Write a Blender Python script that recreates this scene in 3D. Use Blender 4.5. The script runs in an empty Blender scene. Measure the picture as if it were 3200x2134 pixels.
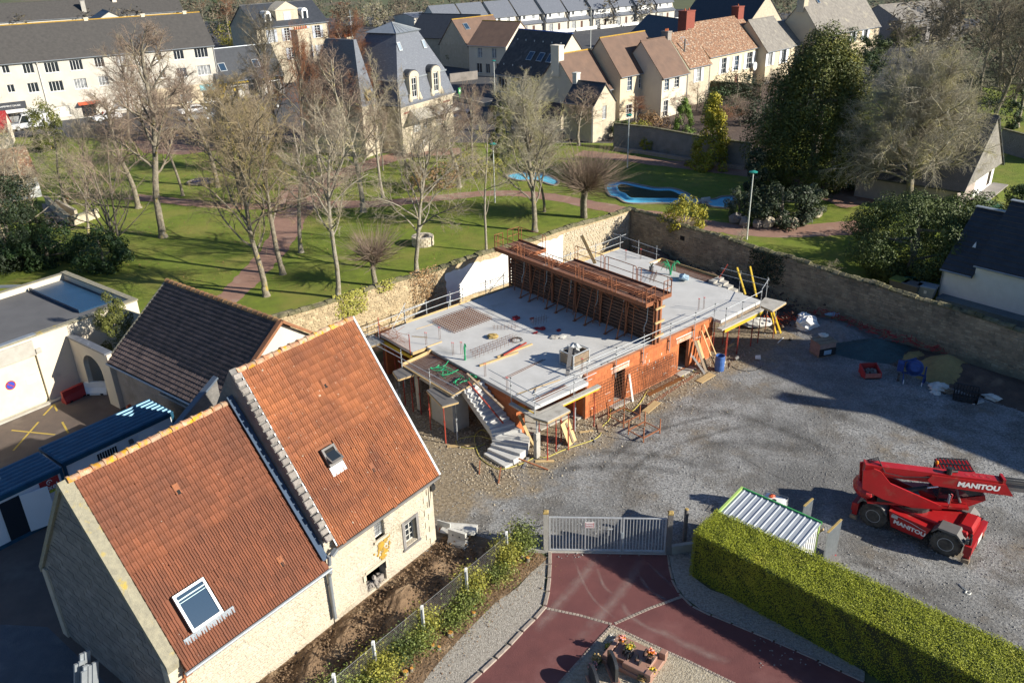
import bpy, math, random
import numpy as np
from mathutils import Vector, Matrix
R=math.radians
random.seed(7); rng=np.random.default_rng(7)
SC=bpy.context.scene; COL=SC.collection
# ------------------------------------------------------------ camera, sky, sun, exposure
CAMH=25.0; FPX=2620.0; PITCH=25.7; ROLL=-1.6
_t,_r=R(PITCH),R(ROLL)
_F=np.array([0,math.cos(_t),-math.sin(_t)]); _X=np.array([1.,0,0]); _Y=np.cross(_X,_F)
_RT=math.cos(_r)*_X+math.sin(_r)*_Y; _UP=-math.sin(_r)*_X+math.cos(_r)*_Y
cam=bpy.data.cameras.new('camera'); camo=bpy.data.objects.new('camera',cam); COL.objects.link(camo)
cam.sensor_width=36; cam.lens=FPX/3200*36; cam.clip_start=.5; cam.clip_end=4000
m=Matrix((( _RT[0],_UP[0],-_F[0],0),(_RT[1],_UP[1],-_F[1],0),(_RT[2],_UP[2],-_F[2],CAMH),(0,0,0,1)))
camo.matrix_world=m; SC.camera=camo
SUN_EL=25.0; SUN_DIR=np.array([.941*math.cos(R(SUN_EL)),-.339*math.cos(R(SUN_EL)),math.sin(R(SUN_EL))])
w=bpy.data.worlds.new('World'); SC.world=w; w.use_nodes=True; nt=w.node_tree
sky=nt.nodes.new('ShaderNodeTexSky'); sky.sky_type='NISHITA'; sky.sun_disc=False
sky.sun_elevation=R(SUN_EL); sky.sun_rotation=math.atan2(SUN_DIR[0],SUN_DIR[1]); sky.air_density=1.0; sky.dust_density=.2; sky.ozone_density=6.0
bg=nt.nodes['Background']; bg.inputs[1].default_value=.068; nt.links.new(sky.outputs[0],bg.inputs[0])
sl=bpy.data.lights.new('sun','SUN'); sl.energy=5.0; sl.angle=R(.5); sl.color=(1,.93,.80)
so=bpy.data.objects.new('sun',sl); COL.objects.link(so); so.location=(60,-20,60)
so.rotation_euler=Vector(SUN_DIR).to_track_quat('Z','Y').to_euler()
SC.view_settings.view_transform='Standard'; SC.view_settings.look='None'; SC.view_settings.exposure=.80; SC.view_settings.gamma=1; SC.view_settings.use_curve_mapping=False
# ------------------------------------------------------------ helpers
def G(px,py,z=0.):            # survey: sight line through a point of the photograph met with height z -> world point
    d=_F*FPX+_RT*(px-1600)-_UP*(py-1067); t=(z-CAMH)/d[2]
    return Vector((d[0]*t,d[1]*t,z))
def Zf(ox,oy,k=2.904):        # same, for readings taken on an enlargement
    return lambda x,y,z=0.: G(ox+x/k,oy+y/k,z)
class Fr:                     # a level frame: origin and heading
    def __init__(s,o,deg): s.o=Vector((o[0],o[1],o[2] if len(o)>2 else 0)); s.a=R(deg); s.U=Vector((math.cos(s.a),math.sin(s.a),0)); s.V=Vector((-math.sin(s.a),math.cos(s.a),0))
    def w(s,u,v,z=0.): return s.o+s.U*u+s.V*v+Vector((0,0,z))
    def l(s,p): d=Vector(p)-s.o; return (d.dot(s.U),d.dot(s.V),d.z)
class MB:
    def __init__(s): s.v=[];s.f=[];s.T=None
    def add(s,vs,fs):
        n=len(s.v)
        if s.T is not None: vs=[s.T@Vector(p) for p in vs]
        s.v.extend([tuple(p) for p in vs]); s.f.extend([tuple(i+n for i in f) for f in fs]); return s
    def box(s,x0,x1,y0,y1,z0,z1):
        return s.add([(x0,y0,z0),(x1,y0,z0),(x1,y1,z0),(x0,y1,z0),(x0,y0,z1),(x1,y0,z1),(x1,y1,z1),(x0,y1,z1)],
          [(3,2,1,0),(4,5,6,7),(0,1,5,4),(1,2,6,5),(2,3,7,6),(3,0,4,7)])
    def cbox(s,x0,x1,y0,y1,z0,z1,b=.02):     # box with chamfered top edges
        v=[(x0,y0,z0),(x1,y0,z0),(x1,y1,z0),(x0,y1,z0),(x0,y0,z1-b),(x1,y0,z1-b),(x1,y1,z1-b),(x0,y1,z1-b),(x0+b,y0+b,z1),(x1-b,y0+b,z1),(x1-b,y1-b,z1),(x0+b,y1-b,z1)]
        return s.add(v,[(3,2,1,0),(8,9,10,11)]+[(i,(i+1)%4,(i+1)%4+4,i+4) for i in range(4)]+[(i+4,(i+1)%4+4,(i+1)%4+8,i+8) for i in range(4)])
    def bar(s,p0,p1,w,h=None,up=(0,0,1)):
        h=w if h is None else h; p0=Vector(p0);p1=Vector(p1); d=(p1-p0).normalized(); u=Vector(up)
        if abs(d.dot(u))>.98: u=Vector((1,0,0))
        x=d.cross(u).normalized(); y=x.cross(d)
        x=x*(w/2); y=y*(h/2)
        return s.add([p0-x-y,p0+x-y,p0+x+y,p0-x+y,p1-x-y,p1+x-y,p1+x+y,p1-x+y],[(3,2,1,0),(4,5,6,7),(0,1,5,4),(1,2,6,5),(2,3,7,6),(3,0,4,7)])
    def tube(s,pts,r,n=6,cap=True,closed=False):
        pts=[Vector(p) for p in pts]; k=len(pts); rs=r if isinstance(r,(list,tuple)) else [r]*k
        vs=[];fs=[]; u=None
        for i,p in enumerate(pts):
            a=pts[(i-1)%k] if (i>0 or closed) else p; b=pts[(i+1)%k] if (i<k-1 or closed) else p
            d=(b-a); d=d.normalized() if d.length>1e-9 else Vector((0,0,1))
            if u is None: u=d.orthogonal().normalized()
            else:
                u=u-d*u.dot(d); u=u.normalized() if u.length>1e-6 else d.orthogonal().normalized()
            x=d.cross(u)
            for j in range(n):
                t=2*math.pi*j/n; vs.append(p+(u*math.cos(t)+x*math.sin(t))*rs[i])
        for i in range(k if closed else k-1):
            for j in range(n):
                a=i*n+j; b=i*n+(j+1)%n; i2=(i+1)%k; fs.append((a,b,i2*n+(j+1)%n,i2*n+j))
        if cap and not closed: fs.append(tuple(range(n-1,-1,-1))); fs.append(tuple((k-1)*n+j for j in range(n)))
        return s.add(vs,fs)
    def prism(s,poly,z0,z1):
        n=len(poly); ar=sum(poly[i][0]*poly[(i+1)%n][1]-poly[(i+1)%n][0]*poly[i][1] for i in range(n))
        if ar<0: poly=poly[::-1]
        return s.add([(p[0],p[1],z0) for p in poly]+[(p[0],p[1],z1) for p in poly],[tuple(range(n-1,-1,-1)),tuple(range(n,2*n))]+[(i,(i+1)%n,n+(i+1)%n,n+i) for i in range(n)])
    def extr(s,poly,vec):
        poly=[Vector(p) for p in poly]; n=len(poly); vec=Vector(vec)
        return s.add(poly+[p+vec for p in poly],[tuple(range(n-1,-1,-1)),tuple(range(n,2*n))]+[(i,(i+1)%n,n+(i+1)%n,n+i) for i in range(n)])
    def poly(s,pts): return s.add(pts,[tuple(range(len(pts)))])
    def lathe(s,prof,n=16,c=(0,0,0)):
        vs=[];fs=[];k=len(prof)
        for r,z in prof:
            for j in range(n): t=2*math.pi*j/n; vs.append((c[0]+r*math.cos(t),c[1]+r*math.sin(t),c[2]+z))
        for i in range(k-1):
            for j in range(n): fs.append((i*n+j,i*n+(j+1)%n,(i+1)*n+(j+1)%n,(i+1)*n+j))
        fs.append(tuple(range(n-1,-1,-1))); fs.append(tuple((k-1)*n+j for j in range(n)))
        return s.add(vs,fs)
    def blob(s,c,r,n=8,m=5,jit=.15,sq=(1,1,1),rg=random):
        vs=[];fs=[]
        for i in range(m+1):
            for j in range(n):
                a=math.pi*i/m; t=2*math.pi*j/n; q=1+rg.uniform(-jit,jit)
                vs.append((c[0]+r*sq[0]*q*math.sin(a)*math.cos(t),c[1]+r*sq[1]*q*math.sin(a)*math.sin(t),c[2]+r*sq[2]*q*math.cos(a)))
        for i in range(m):
            for j in range(n): fs.append((i*n+j,(i+1)*n+j,(i+1)*n+(j+1)%n,i*n+(j+1)%n))
        return s.add(vs,fs)
    def obj(s,name,mat,parent=None,loc=None,rz=0.,label=None,cat=None,group=None,kind=None,smooth=False):
        me=bpy.data.meshes.new(name); me.from_pydata(s.v,[],s.f)
        if smooth: me.polygons.foreach_set('use_smooth',[True]*len(me.polygons))
        return mo(name,me,mat,parent,loc,rz,label,cat,group,kind)
def mo(name,me,mat,parent=None,loc=None,rz=0.,label=None,cat=None,group=None,kind=None):
    if mat is not None and not me.materials: me.materials.append(mat)
    o=bpy.data.objects.new(name,me); COL.objects.link(o)
    if parent is not None: o.parent=parent
    if loc is not None: o.location=loc
    if rz: o.rotation_euler=(0,0,R(rz))
    return tag(o,label,cat,group,kind)
def tag(o,label=None,cat=None,group=None,kind=None):
    if label: o['label']=label
    if cat: o['category']=cat
    if group: o['group']=group
    if kind: o['kind']=kind
    return o
def npmesh(name,v,f):
    me=bpy.data.meshes.new(name); v=np.asarray(v,np.float32); f=np.asarray(f,np.int32); k=f.shape[1]
    me.vertices.add(len(v)); me.vertices.foreach_set('co',v.ravel()); me.loops.add(f.size); me.loops.foreach_set('vertex_index',f.ravel())
    me.polygons.add(len(f)); me.polygons.foreach_set('loop_start',np.arange(len(f),dtype=np.int32)*k)
    me.update(calc_edges=True); return me
def thing(name,label,cat,loc=(0,0,0),rz=0.,group=None):
    o=bpy.data.objects.new(name,None); COL.objects.link(o); o.location=loc; o.rotation_euler=(0,0,R(rz)); o.empty_display_size=.2
    return tag(o,label,cat,group)
def kids(o): return [x for x in COL.objects if x.parent==o]
def dup(root,loc,rz=None,label=None,group=None,sc=None):
    r=root.copy(); COL.objects.link(r); r.location=loc
    if rz is not None: r.rotation_euler=(root.rotation_euler[0],root.rotation_euler[1],R(rz))
    if sc is not None: r.scale=(sc,sc,sc) if not isinstance(sc,tuple) else sc
    if label: r['label']=label
    if group: r['group']=group
    def rec(a,b):
        for ch in a.children:
            c=ch.copy(); COL.objects.link(c); c.parent=b; rec(ch,c)
    rec(root,r); return r
# ------------------------------------------------------------ materials
def mat(name,c1,c2=None,scale=3.,rough=.8,bump=0.,bscale=None,rnd=0.,metal=0.,c3=None,s3=.4,t3=.6,w3=.12,detail=5.,stretch=None,spec=None,coord='P',hue=0.):
    M=bpy.data.materials.new(name); M.use_nodes=True; n=M.node_tree.nodes; l=M.node_tree.links; b=n['Principled BSDF']
    b.inputs['Roughness'].default_value=rough; b.inputs['Metallic'].default_value=metal
    if spec is not None: b.inputs['Specular IOR Level'].default_value=spec
    if coord=='P': src=n.new('ShaderNodeNewGeometry').outputs['Position']
    else: src=n.new('ShaderNodeTexCoord').outputs['Object']
    if stretch:
        mp=n.new('ShaderNodeMapping'); mp.inputs['Scale'].default_value=stretch; l.new(src,mp.inputs[0]); src=mp.outputs[0]
    def noise(sc,det=detail):
        q=n.new('ShaderNodeTexNoise'); q.inputs['Scale'].default_value=sc; q.inputs['Detail'].default_value=det; q.inputs['Roughness'].default_value=.6; l.new(src,q.inputs['Vector']); return q
    def mix(f,a,bb,mode='MIX'):
        x=n.new('ShaderNodeMix'); x.data_type='RGBA'; x.blend_type=mode
        for s_,v in ((x.inputs['Factor'],f),(x.inputs['A'],a),(x.inputs['B'],bb)):
            if hasattr(v,'is_linked'): l.new(v,s_)
            elif isinstance(v,(int,float)): s_.default_value=v
            else: s_.default_value=(*v,1)
        return x.outputs['Result']
    col=tuple(c1); nz=None
    if c2 is not None:
        nz=noise(scale); rp=n.new('ShaderNodeMapRange'); rp.inputs[1].default_value=.33; rp.inputs[2].default_value=.67; l.new(nz.outputs[0],rp.inputs[0])
        col=mix(rp.outputs[0],c1,c2)
    if c3 is not None:
        q=noise(s3,6); rp=n.new('ShaderNodeMapRange'); rp.inputs[1].default_value=t3; rp.inputs[2].default_value=t3+w3; l.new(q.outputs[0],rp.inputs[0])
        col=mix(rp.outputs[0],col,c3)
    if rnd>0:
        oi=n.new('ShaderNodeObjectInfo'); hs=n.new('ShaderNodeHueSaturation'); mr=n.new('ShaderNodeMapRange'); mr.inputs[3].default_value=1-rnd; mr.inputs[4].default_value=1+rnd
        gi=n.new('ShaderNodeNewGeometry'); ad=n.new('ShaderNodeMath'); ad.operation='ADD'; fr=n.new('ShaderNodeMath'); fr.operation='FRACT'
        l.new(oi.outputs['Random'],ad.inputs[0]); l.new(gi.outputs['Random Per Island'],ad.inputs[1]); l.new(ad.outputs[0],fr.inputs[0])
        l.new(fr.outputs[0],mr.inputs[0]); l.new(mr.outputs[0],hs.inputs['Value'])
        if hasattr(col,'is_linked'): l.new(col,hs.inputs['Color'])
        else: hs.inputs['Color'].default_value=(*col,1)
        col=hs.outputs[0]
    if hasattr(col,'is_linked'): l.new(col,b.inputs['Base Color'])
    else: b.inputs['Base Color'].default_value=(*col,1)
    if bump>0:
        q=noise(bscale or scale*4); bp=n.new('ShaderNodeBump'); bp.inputs['Strength'].default_value=min(1,bump*2); bp.inputs['Distance'].default_value=.04 if bump<=.5 else .12
        l.new(q.outputs[0],bp.inputs['Height']); l.new(bp.outputs[0],b.inputs['Normal'])
    return M
def glassmat(name,c,rough=.08):
    return mat(name,c,rough=rough,spec=.8)
K={}
def mk(k,*a,**kw): K[k]=mat(k,*a,**kw)
mk('tile_red',(.205,.068,.031),(.14,.05,.027),.6,.78,.3,30,rnd=.14,c3=(.42,.40,.34),s3=9,t3=.69,w3=.08)
mk('tile_orange',(.34,.12,.045),(.18,.063,.031),.45,.78,.3,30,rnd=.17,c3=(.50,.47,.38),s3=8,t3=.65,w3=.08)
mk('ridge',(.42,.15,.06),(.45,.36,.25),5,.8,.4,25,rnd=.25,c3=(.55,.28,.015),s3=2.6,t3=.52,w3=.08)
mk('lichen_concrete',(.31,.285,.205),(.22,.205,.155),6,.9,.4,30,c3=(.40,.30,.06),s3=2,t3=.6)
mk('tile_dark',(.105,.075,.068),(.06,.046,.046),1.2,.7,.3,40,rnd=.25,c3=(.30,.28,.25),s3=11,t3=.71,w3=.05)
mk('tile_brown',(.17,.105,.075),(.125,.08,.06),.8,.85,.5,14,c3=(.20,.19,.16),s3=3,t3=.66)
mk('tile_old',(.30,.15,.08),(.13,.08,.055),2.2,.85,.8,5,c3=(.46,.37,.27),s3=3.5,t3=.55,w3=.06)
mk('tile_grey',(.26,.24,.21),(.17,.155,.14),1.5,.85,.6,6,c3=(.34,.31,.24),s3=.5,t3=.58)
mk('slate',(.15,.163,.19),(.11,.12,.145),3,.45,.3,8,c3=(.26,.275,.30),s3=2.5,t3=.6,stretch=(1,1,3))
mk('slate_dark',(.045,.05,.06),(.03,.034,.042),2,.5,.3,9)
mk('roof_apt',(.075,.070,.066),(.055,.052,.05),2,.85,.5,12,c3=(.36,.22,.03),s3=.16,t3=.71,w3=.16)
mk('post_roof',(.055,.045,.042),(.10,.085,.075),1.6,.8,.5,14,c3=(.20,.17,.15),s3=.5,t3=.6)
mk('lichen',(.50,.28,.02),(.30,.20,.05),3,.9,.3,20)
mk('stucco',(.72,.64,.52),(.64,.57,.47),.35,.9,.15,40,c3=(.55,.48,.38),s3=.8,t3=.68)
mk('stucco_white',(.57,.535,.465),(.49,.46,.40),.5,.9,.1,30)
mk('stucco_cream',(.66,.59,.47),(.58,.51,.41),.5,.9,.15,30,c3=(.50,.44,.36),s3=.7,t3=.66)
mk('stucco_yellow',(.62,.52,.36),(.55,.46,.33),.5,.9,.1,30)
mk('stone_cream',(.56,.49,.37),(.46,.40,.30),1.8,.9,.6,9,rnd=.1,c3=(.42,.34,.22),s3=.6,t3=.6,w3=.25)
mk('stone_block',(.56,.49,.38),(.48,.42,.32),3,.9,.5,14,rnd=.09)
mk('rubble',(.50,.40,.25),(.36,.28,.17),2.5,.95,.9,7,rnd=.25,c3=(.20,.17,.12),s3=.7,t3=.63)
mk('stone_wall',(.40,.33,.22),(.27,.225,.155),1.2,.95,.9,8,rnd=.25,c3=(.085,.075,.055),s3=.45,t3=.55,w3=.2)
mk('wall_grey',(.30,.27,.245),(.22,.20,.18),.9,.95,.9,7,rnd=.2,c3=(.10,.09,.075),s3=.35,t3=.57,w3=.2)
mk('moss_cap',(.22,.19,.12),(.10,.10,.035),1.6,.95,1,7,c3=(.045,.045,.03),s3=.8,t3=.55)
mk('white_plaster',(.86,.85,.81),(.80,.78,.73),2,.9,.1,20,c3=(.30,.26,.19),s3=1.1,t3=.70,w3=.05)
mk('block_grey',(.22,.205,.19),(.17,.16,.15),3,.95,.5,12,rnd=.17)
mk('mortar',(.30,.28,.255),(.24,.225,.2),5,.95,.3,20)
mk('mortar_cream',(.56,.50,.40),(.49,.43,.34),2,.95,.6,12,c3=(.32,.26,.17),s3=.5,t3=.6,w3=.2)
mk('render_grey',(.20,.19,.18),(.13,.125,.12),2.5,.95,.5,10)
mk('concrete',(.56,.555,.54),(.47,.465,.45),.7,.8,.2,25,c3=(.38,.375,.36),s3=.35,t3=.6,w3=.12)
mk('concrete_raw',(.44,.42,.38),(.36,.34,.30),2,.85,.3,20,c3=(.27,.25,.22),s3=1,t3=.62)
mk('terracotta',(.50,.155,.05),(.40,.12,.042),1.2,.85,.3,25,rnd=.17,c3=(.62,.42,.32),s3=2.0,t3=.70,w3=.06)
mk('terra_mortar',(.52,.24,.13),(.45,.17,.08),3,.9,.2,20)
mk('rust',(.34,.125,.05),(.24,.085,.04),4,.8,.4,30,rnd=.2,c3=(.34,.17,.08),s3=3,t3=.62)
mk('rust_panel',(.17,.09,.055),(.115,.06,.038),3,.75,.3,20,rnd=.25,c3=(.24,.17,.13),s3=2.2,t3=.62)
mk('rust_deck',(.22,.10,.06),(.15,.07,.045),2.5,.8,.4,20,c3=(.36,.28,.23),s3=1.1,t3=.58)
mk('rebar',(.17,.075,.04),(.11,.05,.03),8,.8)
mk('galv',(.50,.52,.53),(.40,.42,.43),5,.45,0,metal=.2,rnd=.1)
mk('galv_dark',(.10,.11,.12),(.07,.075,.08),5,.5,0,metal=.4)
mk('zinc',(.34,.37,.40),(.28,.31,.34),2,.45,.1,10,metal=.4)
mk('wood_new',(.55,.40,.20),(.46,.32,.15),2,.8,.3,30,rnd=.15,stretch=(1,1,1))
mk('wood_old',(.33,.25,.17),(.22,.165,.115),3,.85,.4,25,rnd=.25)
mk('wood_grey',(.26,.245,.235),(.18,.17,.165),3,.85,.4,30,rnd=.25)
mk('yellow',(.62,.42,.02),(.52,.35,.03),3,.6,0,rnd=.1)
mk('yellow_paint',(.50,.36,.05),(.38,.28,.07),4,.85)
mk('red',(.40,.012,.016),(.31,.014,.015),1.3,.38,.03,20,spec=.45,c3=(.27,.085,.06),s3=2.2,t3=.58,w3=.2)
mk('red_dull',(.40,.03,.03),(.32,.025,.03),3,.6,0,rnd=.15)
mk('red_prop',(.38,.045,.025),(.22,.04,.025),5,.6,rnd=.2)
mk('orange_plastic',(.62,.10,.03),(.5,.08,.03),3,.5)
mk('blue_paint',(.02,.06,.24),(.02,.045,.16),4,.45,rnd=.1)
mk('blue_barrel',(.06,.15,.42),(.05,.11,.30),3,.45,c3=(.35,.38,.45),s3=4,t3=.66)
mk('cabin_roof',(.028,.115,.19),(.02,.08,.14),2,.35,0,metal=.3,c3=(.10,.17,.26),s3=3,t3=.66)
mk('cabin_wall',(.74,.76,.78),(.70,.72,.74),1,.5)
mk('black',(.018,.018,.02),(.03,.03,.03),5,.45)
mk('rubber',(.04,.038,.036),(.13,.115,.095),3,.85,.3,20)
mk('grey_plastic',(.15,.14,.135),(.115,.11,.105),2,.6)
mk('grey_bin',(.30,.34,.37),(.25,.29,.32),2,.5)
mk('white',(.80,.80,.78),(.74,.74,.72),2,.5,rnd=.05)
mk('white_dirty',(.66,.65,.60),(.52,.50,.45),3,.7,.2,15)
mk('cream_paint',(.74,.66,.46),(.66,.58,.40),2,.7)
mk('shutter_white',(.66,.68,.72),(.6,.62,.66),3,.6)
mk('shutter_grey',(.40,.43,.48),(.36,.39,.44),3,.6)
mk('green_plastic',(.02,.36,.15),(.02,.28,.12),3,.5)
mk('green_paint',(.06,.34,.10),(.05,.28,.08),3,.5)
mk('green_pale',(.42,.60,.16),(.36,.52,.14),3,.5)
mk('lamp_green',(.02,.24,.20),(.02,.2,.17),3,.5)
mk('lamp_pole',(.62,.64,.60),(.55,.57,.54),3,.5)
mk('hose',(.58,.50,.12),(.48,.42,.10),6,.5)
mk('door_brown',(.10,.04,.02),(.08,.03,.02),4,.6)
mk('timber',(.25,.13,.055),(.19,.095,.04),3,.7)
mk('granite_pink',(.36,.21,.155),(.29,.165,.125),30,.35,0,c3=(.20,.12,.10),s3=40,t3=.6,rnd=.05)
mk('granite_black',(.02,.022,.025),(.04,.042,.045),30,.12)
mk('flower_orange',(.80,.30,.02),(.75,.16,.03),8,.7)
mk('flower_pink',(.75,.22,.24),(.75,.45,.42),8,.7)
mk('flower_yellow',(.70,.50,.02),(.5,.38,.02),8,.7)
mk('ochre',(.42,.30,.10),(.32,.22,.08),5,.9,.3,12)
mk('sand',(.36,.27,.11),(.28,.21,.09),3,.95,.8,6,c3=(.20,.15,.08),s3=1,t3=.6)
mk('glass',(.02,.026,.034),rough=.06,spec=.8)
mk('glass_blue',(.025,.05,.085),rough=.05,spec=.9)
mk('curtain',(.35,.36,.37),(.10,.11,.12),2,.5)
mk('mirror_grey',(.30,.36,.42),(.24,.30,.36),2,.25)
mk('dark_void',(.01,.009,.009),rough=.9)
mk('headstone',(.045,.047,.05),(.03,.032,.036),20,.3)
mk('tarp_blue',(.35,.47,.55),(.28,.40,.50),3,.4)
mk('tarp_green',(.04,.085,.09),(.03,.06,.065),2,.5,.6,4)
mk('bark',(.33,.29,.22),(.17,.145,.11),4,.95,.8,14,c3=(.40,.31,.06),s3=1.6,t3=.60,w3=.1)
mk('bark_pale',(.42,.38,.30),(.24,.21,.165),3,.95,.6,14,c3=(.42,.36,.12),s3=1.5,t3=.58)
mk('twig',(.30,.225,.17),(.20,.145,.11),.8,.9,c3=(.38,.33,.20),s3=.7,t3=.56,w3=.15)
mk('twig_pale',(.40,.34,.25),(.28,.235,.17),.8,.9,c3=(.42,.38,.16),s3=.7,t3=.55)
mk('twig_yellow',(.33,.26,.15),(.22,.17,.11),.8,.9,c3=(.48,.39,.08),s3=.7,t3=.56)
mk('twig_red',(.26,.11,.05),(.20,.10,.06),.8,.9)
mk('twig_dark',(.15,.125,.085),(.10,.085,.065),.8,.9,c3=(.20,.18,.09),s3=.5,t3=.55)
mk('twig_moss',(.44,.40,.31),(.28,.25,.18),.9,.9,c3=(.42,.38,.17),s3=.6,t3=.5)
def leaf(k,a,b,c,sc=1.2):
    mk(k,a,b,sc,.65,0,c3=c,s3=sc*.45,t3=.56,w3=.2)
leaf('yew',(.12,.13,.016),(.045,.065,.014),(.32,.28,.02),.9)
leaf('evergreen',(.035,.075,.015),(.018,.04,.010),(.07,.11,.02))
leaf('evergreen_mid',(.085,.12,.022),(.04,.062,.015),(.15,.165,.03))
leaf('evergreen_dark',(.022,.042,.012),(.012,.022,.008),(.05,.065,.015))
leaf('golden',(.42,.36,.02),(.16,.16,.015),(.55,.45,.03))
leaf('lime_cone',(.16,.26,.03),(.07,.13,.02),(.25,.30,.04))
leaf('hedge_leaf',(.31,.34,.016),(.20,.23,.012),(.40,.38,.03),1.3)
leaf('cypress',(.13,.14,.018),(.05,.062,.012),(.20,.19,.02))
leaf('ivy',(.20,.24,.045),(.11,.14,.03),(.38,.33,.09),2.5)
leaf('ivy_yellow',(.36,.34,.05),(.20,.20,.03),(.46,.40,.08),2.5)
leaf('shrub_red',(.26,.05,.06),(.16,.05,.05),(.3,.1,.1))
leaf('white_bush',(.10,.13,.06),(.05,.07,.03),(.62,.62,.55),4)
leaf('dead_leaf',(.30,.17,.07),(.20,.12,.05),(.38,.24,.10),3)
mk('grass',(.19,.25,.018),(.125,.17,.014),1.1,.95,.9,28,c3=(.25,.24,.045),s3=.22,t3=.46,w3=.25)
mk('path_red',(.32,.185,.135),(.26,.15,.11),1.2,.95,.5,25,c3=(.40,.28,.22),s3=.3,t3=.55)
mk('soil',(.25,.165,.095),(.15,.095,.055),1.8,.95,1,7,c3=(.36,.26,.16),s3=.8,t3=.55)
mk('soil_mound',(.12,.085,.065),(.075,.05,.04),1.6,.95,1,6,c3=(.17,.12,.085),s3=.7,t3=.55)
mk('asphalt',(.075,.075,.08),(.055,.055,.06),1.5,.9,.3,40,c3=(.10,.10,.10),s3=.3,t3=.55)
mk('court_brown',(.14,.105,.088),(.10,.078,.068),.8,.9,.3,40,c3=(.20,.165,.14),s3=.35,t3=.55,w3=.2)
mk('court_grey',(.115,.125,.14),(.085,.095,.11),1.5,.95,.5,25,c3=(.15,.155,.165),s3=.6,t3=.55)
mk('pavement',(.30,.27,.24),(.24,.22,.2),1,.9,.3,30)
mk('pebbles',(.52,.48,.42),(.28,.25,.21),9,.95,.8,22,c3=(.58,.54,.48),s3=14,t3=.56,w3=.08)
mk('grave_gravel',(.52,.46,.35),(.33,.28,.20),7,.95,1,16,c3=(.55,.5,.40),s3=11,t3=.56)
mk('pool',(.17,.60,.80),(.13,.50,.70),1,.6,0,c3=(.34,.66,.76),s3=.5,t3=.6)
mk('groundcover',(.03,.05,.018),(.018,.03,.012),3,.95,1,9)
mk('kerb',(.36,.30,.25),(.27,.225,.19),4,.9,.3,20,rnd=.15)
mk('car_white',(.78,.79,.8),(.74,.75,.76),1,.25); mk('car_blue',(.06,.13,.38),(.05,.11,.32),1,.2); mk('car_grey',(.30,.32,.34),(.26,.28,.3),1,.25); mk('car_red',(.35,.03,.03),(.3,.03,.03),1,.25); mk('car_dark',(.03,.035,.05),(.025,.03,.04),1,.2)
mk('shed_sheet',(.40,.43,.47),(.34,.37,.41),2,.55,c3=(.27,.24,.20),s3=1.3,t3=.66)
mk('steel_bright',(.6,.6,.6),(.5,.5,.5),5,.25,metal=.9); mk('beacon',(.8,.25,.02),rough=.25); mk('chimney_pot',(.50,.14,.05),(.4,.11,.04),4,.8); mk('brick_red',(.26,.065,.04),(.2,.05,.035),4,.85,.4,20)
# ------------------------------------------------------------ ground
NB=Fr((4.0634,41.3543),39.79)          # frame of the new building: u along the brick wall, v towards the park
HF=Fr((-3.80,30.79),52.2)              # frame of the old stone house: u along its ridge, v towards its back
def gravel_mat():
    M=bpy.data.materials.new('yard_gravel'); M.use_nodes=True; n=M.node_tree.nodes; l=M.node_tree.links; b=n['Principled BSDF']; b.inputs['Roughness'].default_value=.95
    P=n.new('ShaderNodeNewGeometry').outputs['Position']
    def noise(sc,d=6,r=.6):
        q=n.new('ShaderNodeTexNoise'); q.inputs['Scale'].default_value=sc; q.inputs['Detail'].default_value=d; q.inputs['Roughness'].default_value=r; l.new(P,q.inputs['Vector']); return q.outputs[0]
    def rng_(v,a,bb):
        q=n.new('ShaderNodeMapRange'); q.inputs[1].default_value=a; q.inputs[2].default_value=bb; l.new(v,q.inputs[0]); return q.outputs[0]
    def mix(f,a,bb):
        x=n.new('ShaderNodeMix'); x.data_type='RGBA'; l.new(f,x.inputs['Factor'])
        for s_,v in ((x.inputs['A'],a),(x.inputs['B'],bb)):
            if hasattr(v,'is_linked'): l.new(v,s_)
            else: s_.default_value=(*v,1)
        return x.outputs['Result']
    fine=mix(rng_(noise(9,9,.78),.38,.62),(.12,.12,.122),(.42,.42,.41))
    c=mix(rng_(noise(.42,7,.7),.46,.60),fine,mix(rng_(noise(9,8,.75),.38,.62),(.085,.08,.072),(.235,.22,.20)))
    c=mix(rng_(noise(.33,6,.65),.57,.70),c,mix(rng_(noise(5,8,.7),.4,.6),(.13,.105,.075),(.25,.205,.15)))
    c=mix(rng_(noise(.09,6,.7),.48,.62),c,mix(rng_(noise(12,8,.8),.4,.6),(.075,.074,.074),(.20,.20,.195)))
    # trodden earth: a band beside the new building, following its own shape on the ground
    mp=n.new('ShaderNodeMapping'); mp.vector_type='TEXTURE'; mp.inputs['Location'].default_value=(*NB.o[:2],0); mp.inputs['Rotation'].default_value=(0,0,NB.a); l.new(P,mp.inputs[0])
    sx=n.new('ShaderNodeSeparateXYZ'); l.new(mp.outputs[0],sx.inputs[0])
    wob=n.new('ShaderNodeMath'); wob.operation='MULTIPLY_ADD'; wob.inputs[1].default_value=7.; l.new(noise(.45,5),wob.inputs[0]); l.new(sx.outputs[1],wob.inputs[2])
    band=rng_(wob.outputs[0],.3,1.9)
    earth=mix(rng_(noise(6,8,.7),.38,.62),(.15,.115,.075),(.36,.29,.195))
    c=mix(band,c,earth)
    l.new(c,b.inputs['Base Color'])
    bp=n.new('ShaderNodeBump'); bp.inputs['Strength'].default_value=1; bp.inputs['Distance'].default_value=.09; l.new(noise(6.5,9,.75),bp.inputs['Height']); l.new(bp.outputs[0],b.inputs['Normal']); return M
K['yard']=gravel_mat()
def drive_mat():
    M=mat('drive_red',(.165,.058,.054),(.125,.044,.043),.9,.9,.25,45,c3=(.215,.095,.088),s3=.35,t3=.52,w3=.2); return M
K['drive']=drive_mat()
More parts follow.
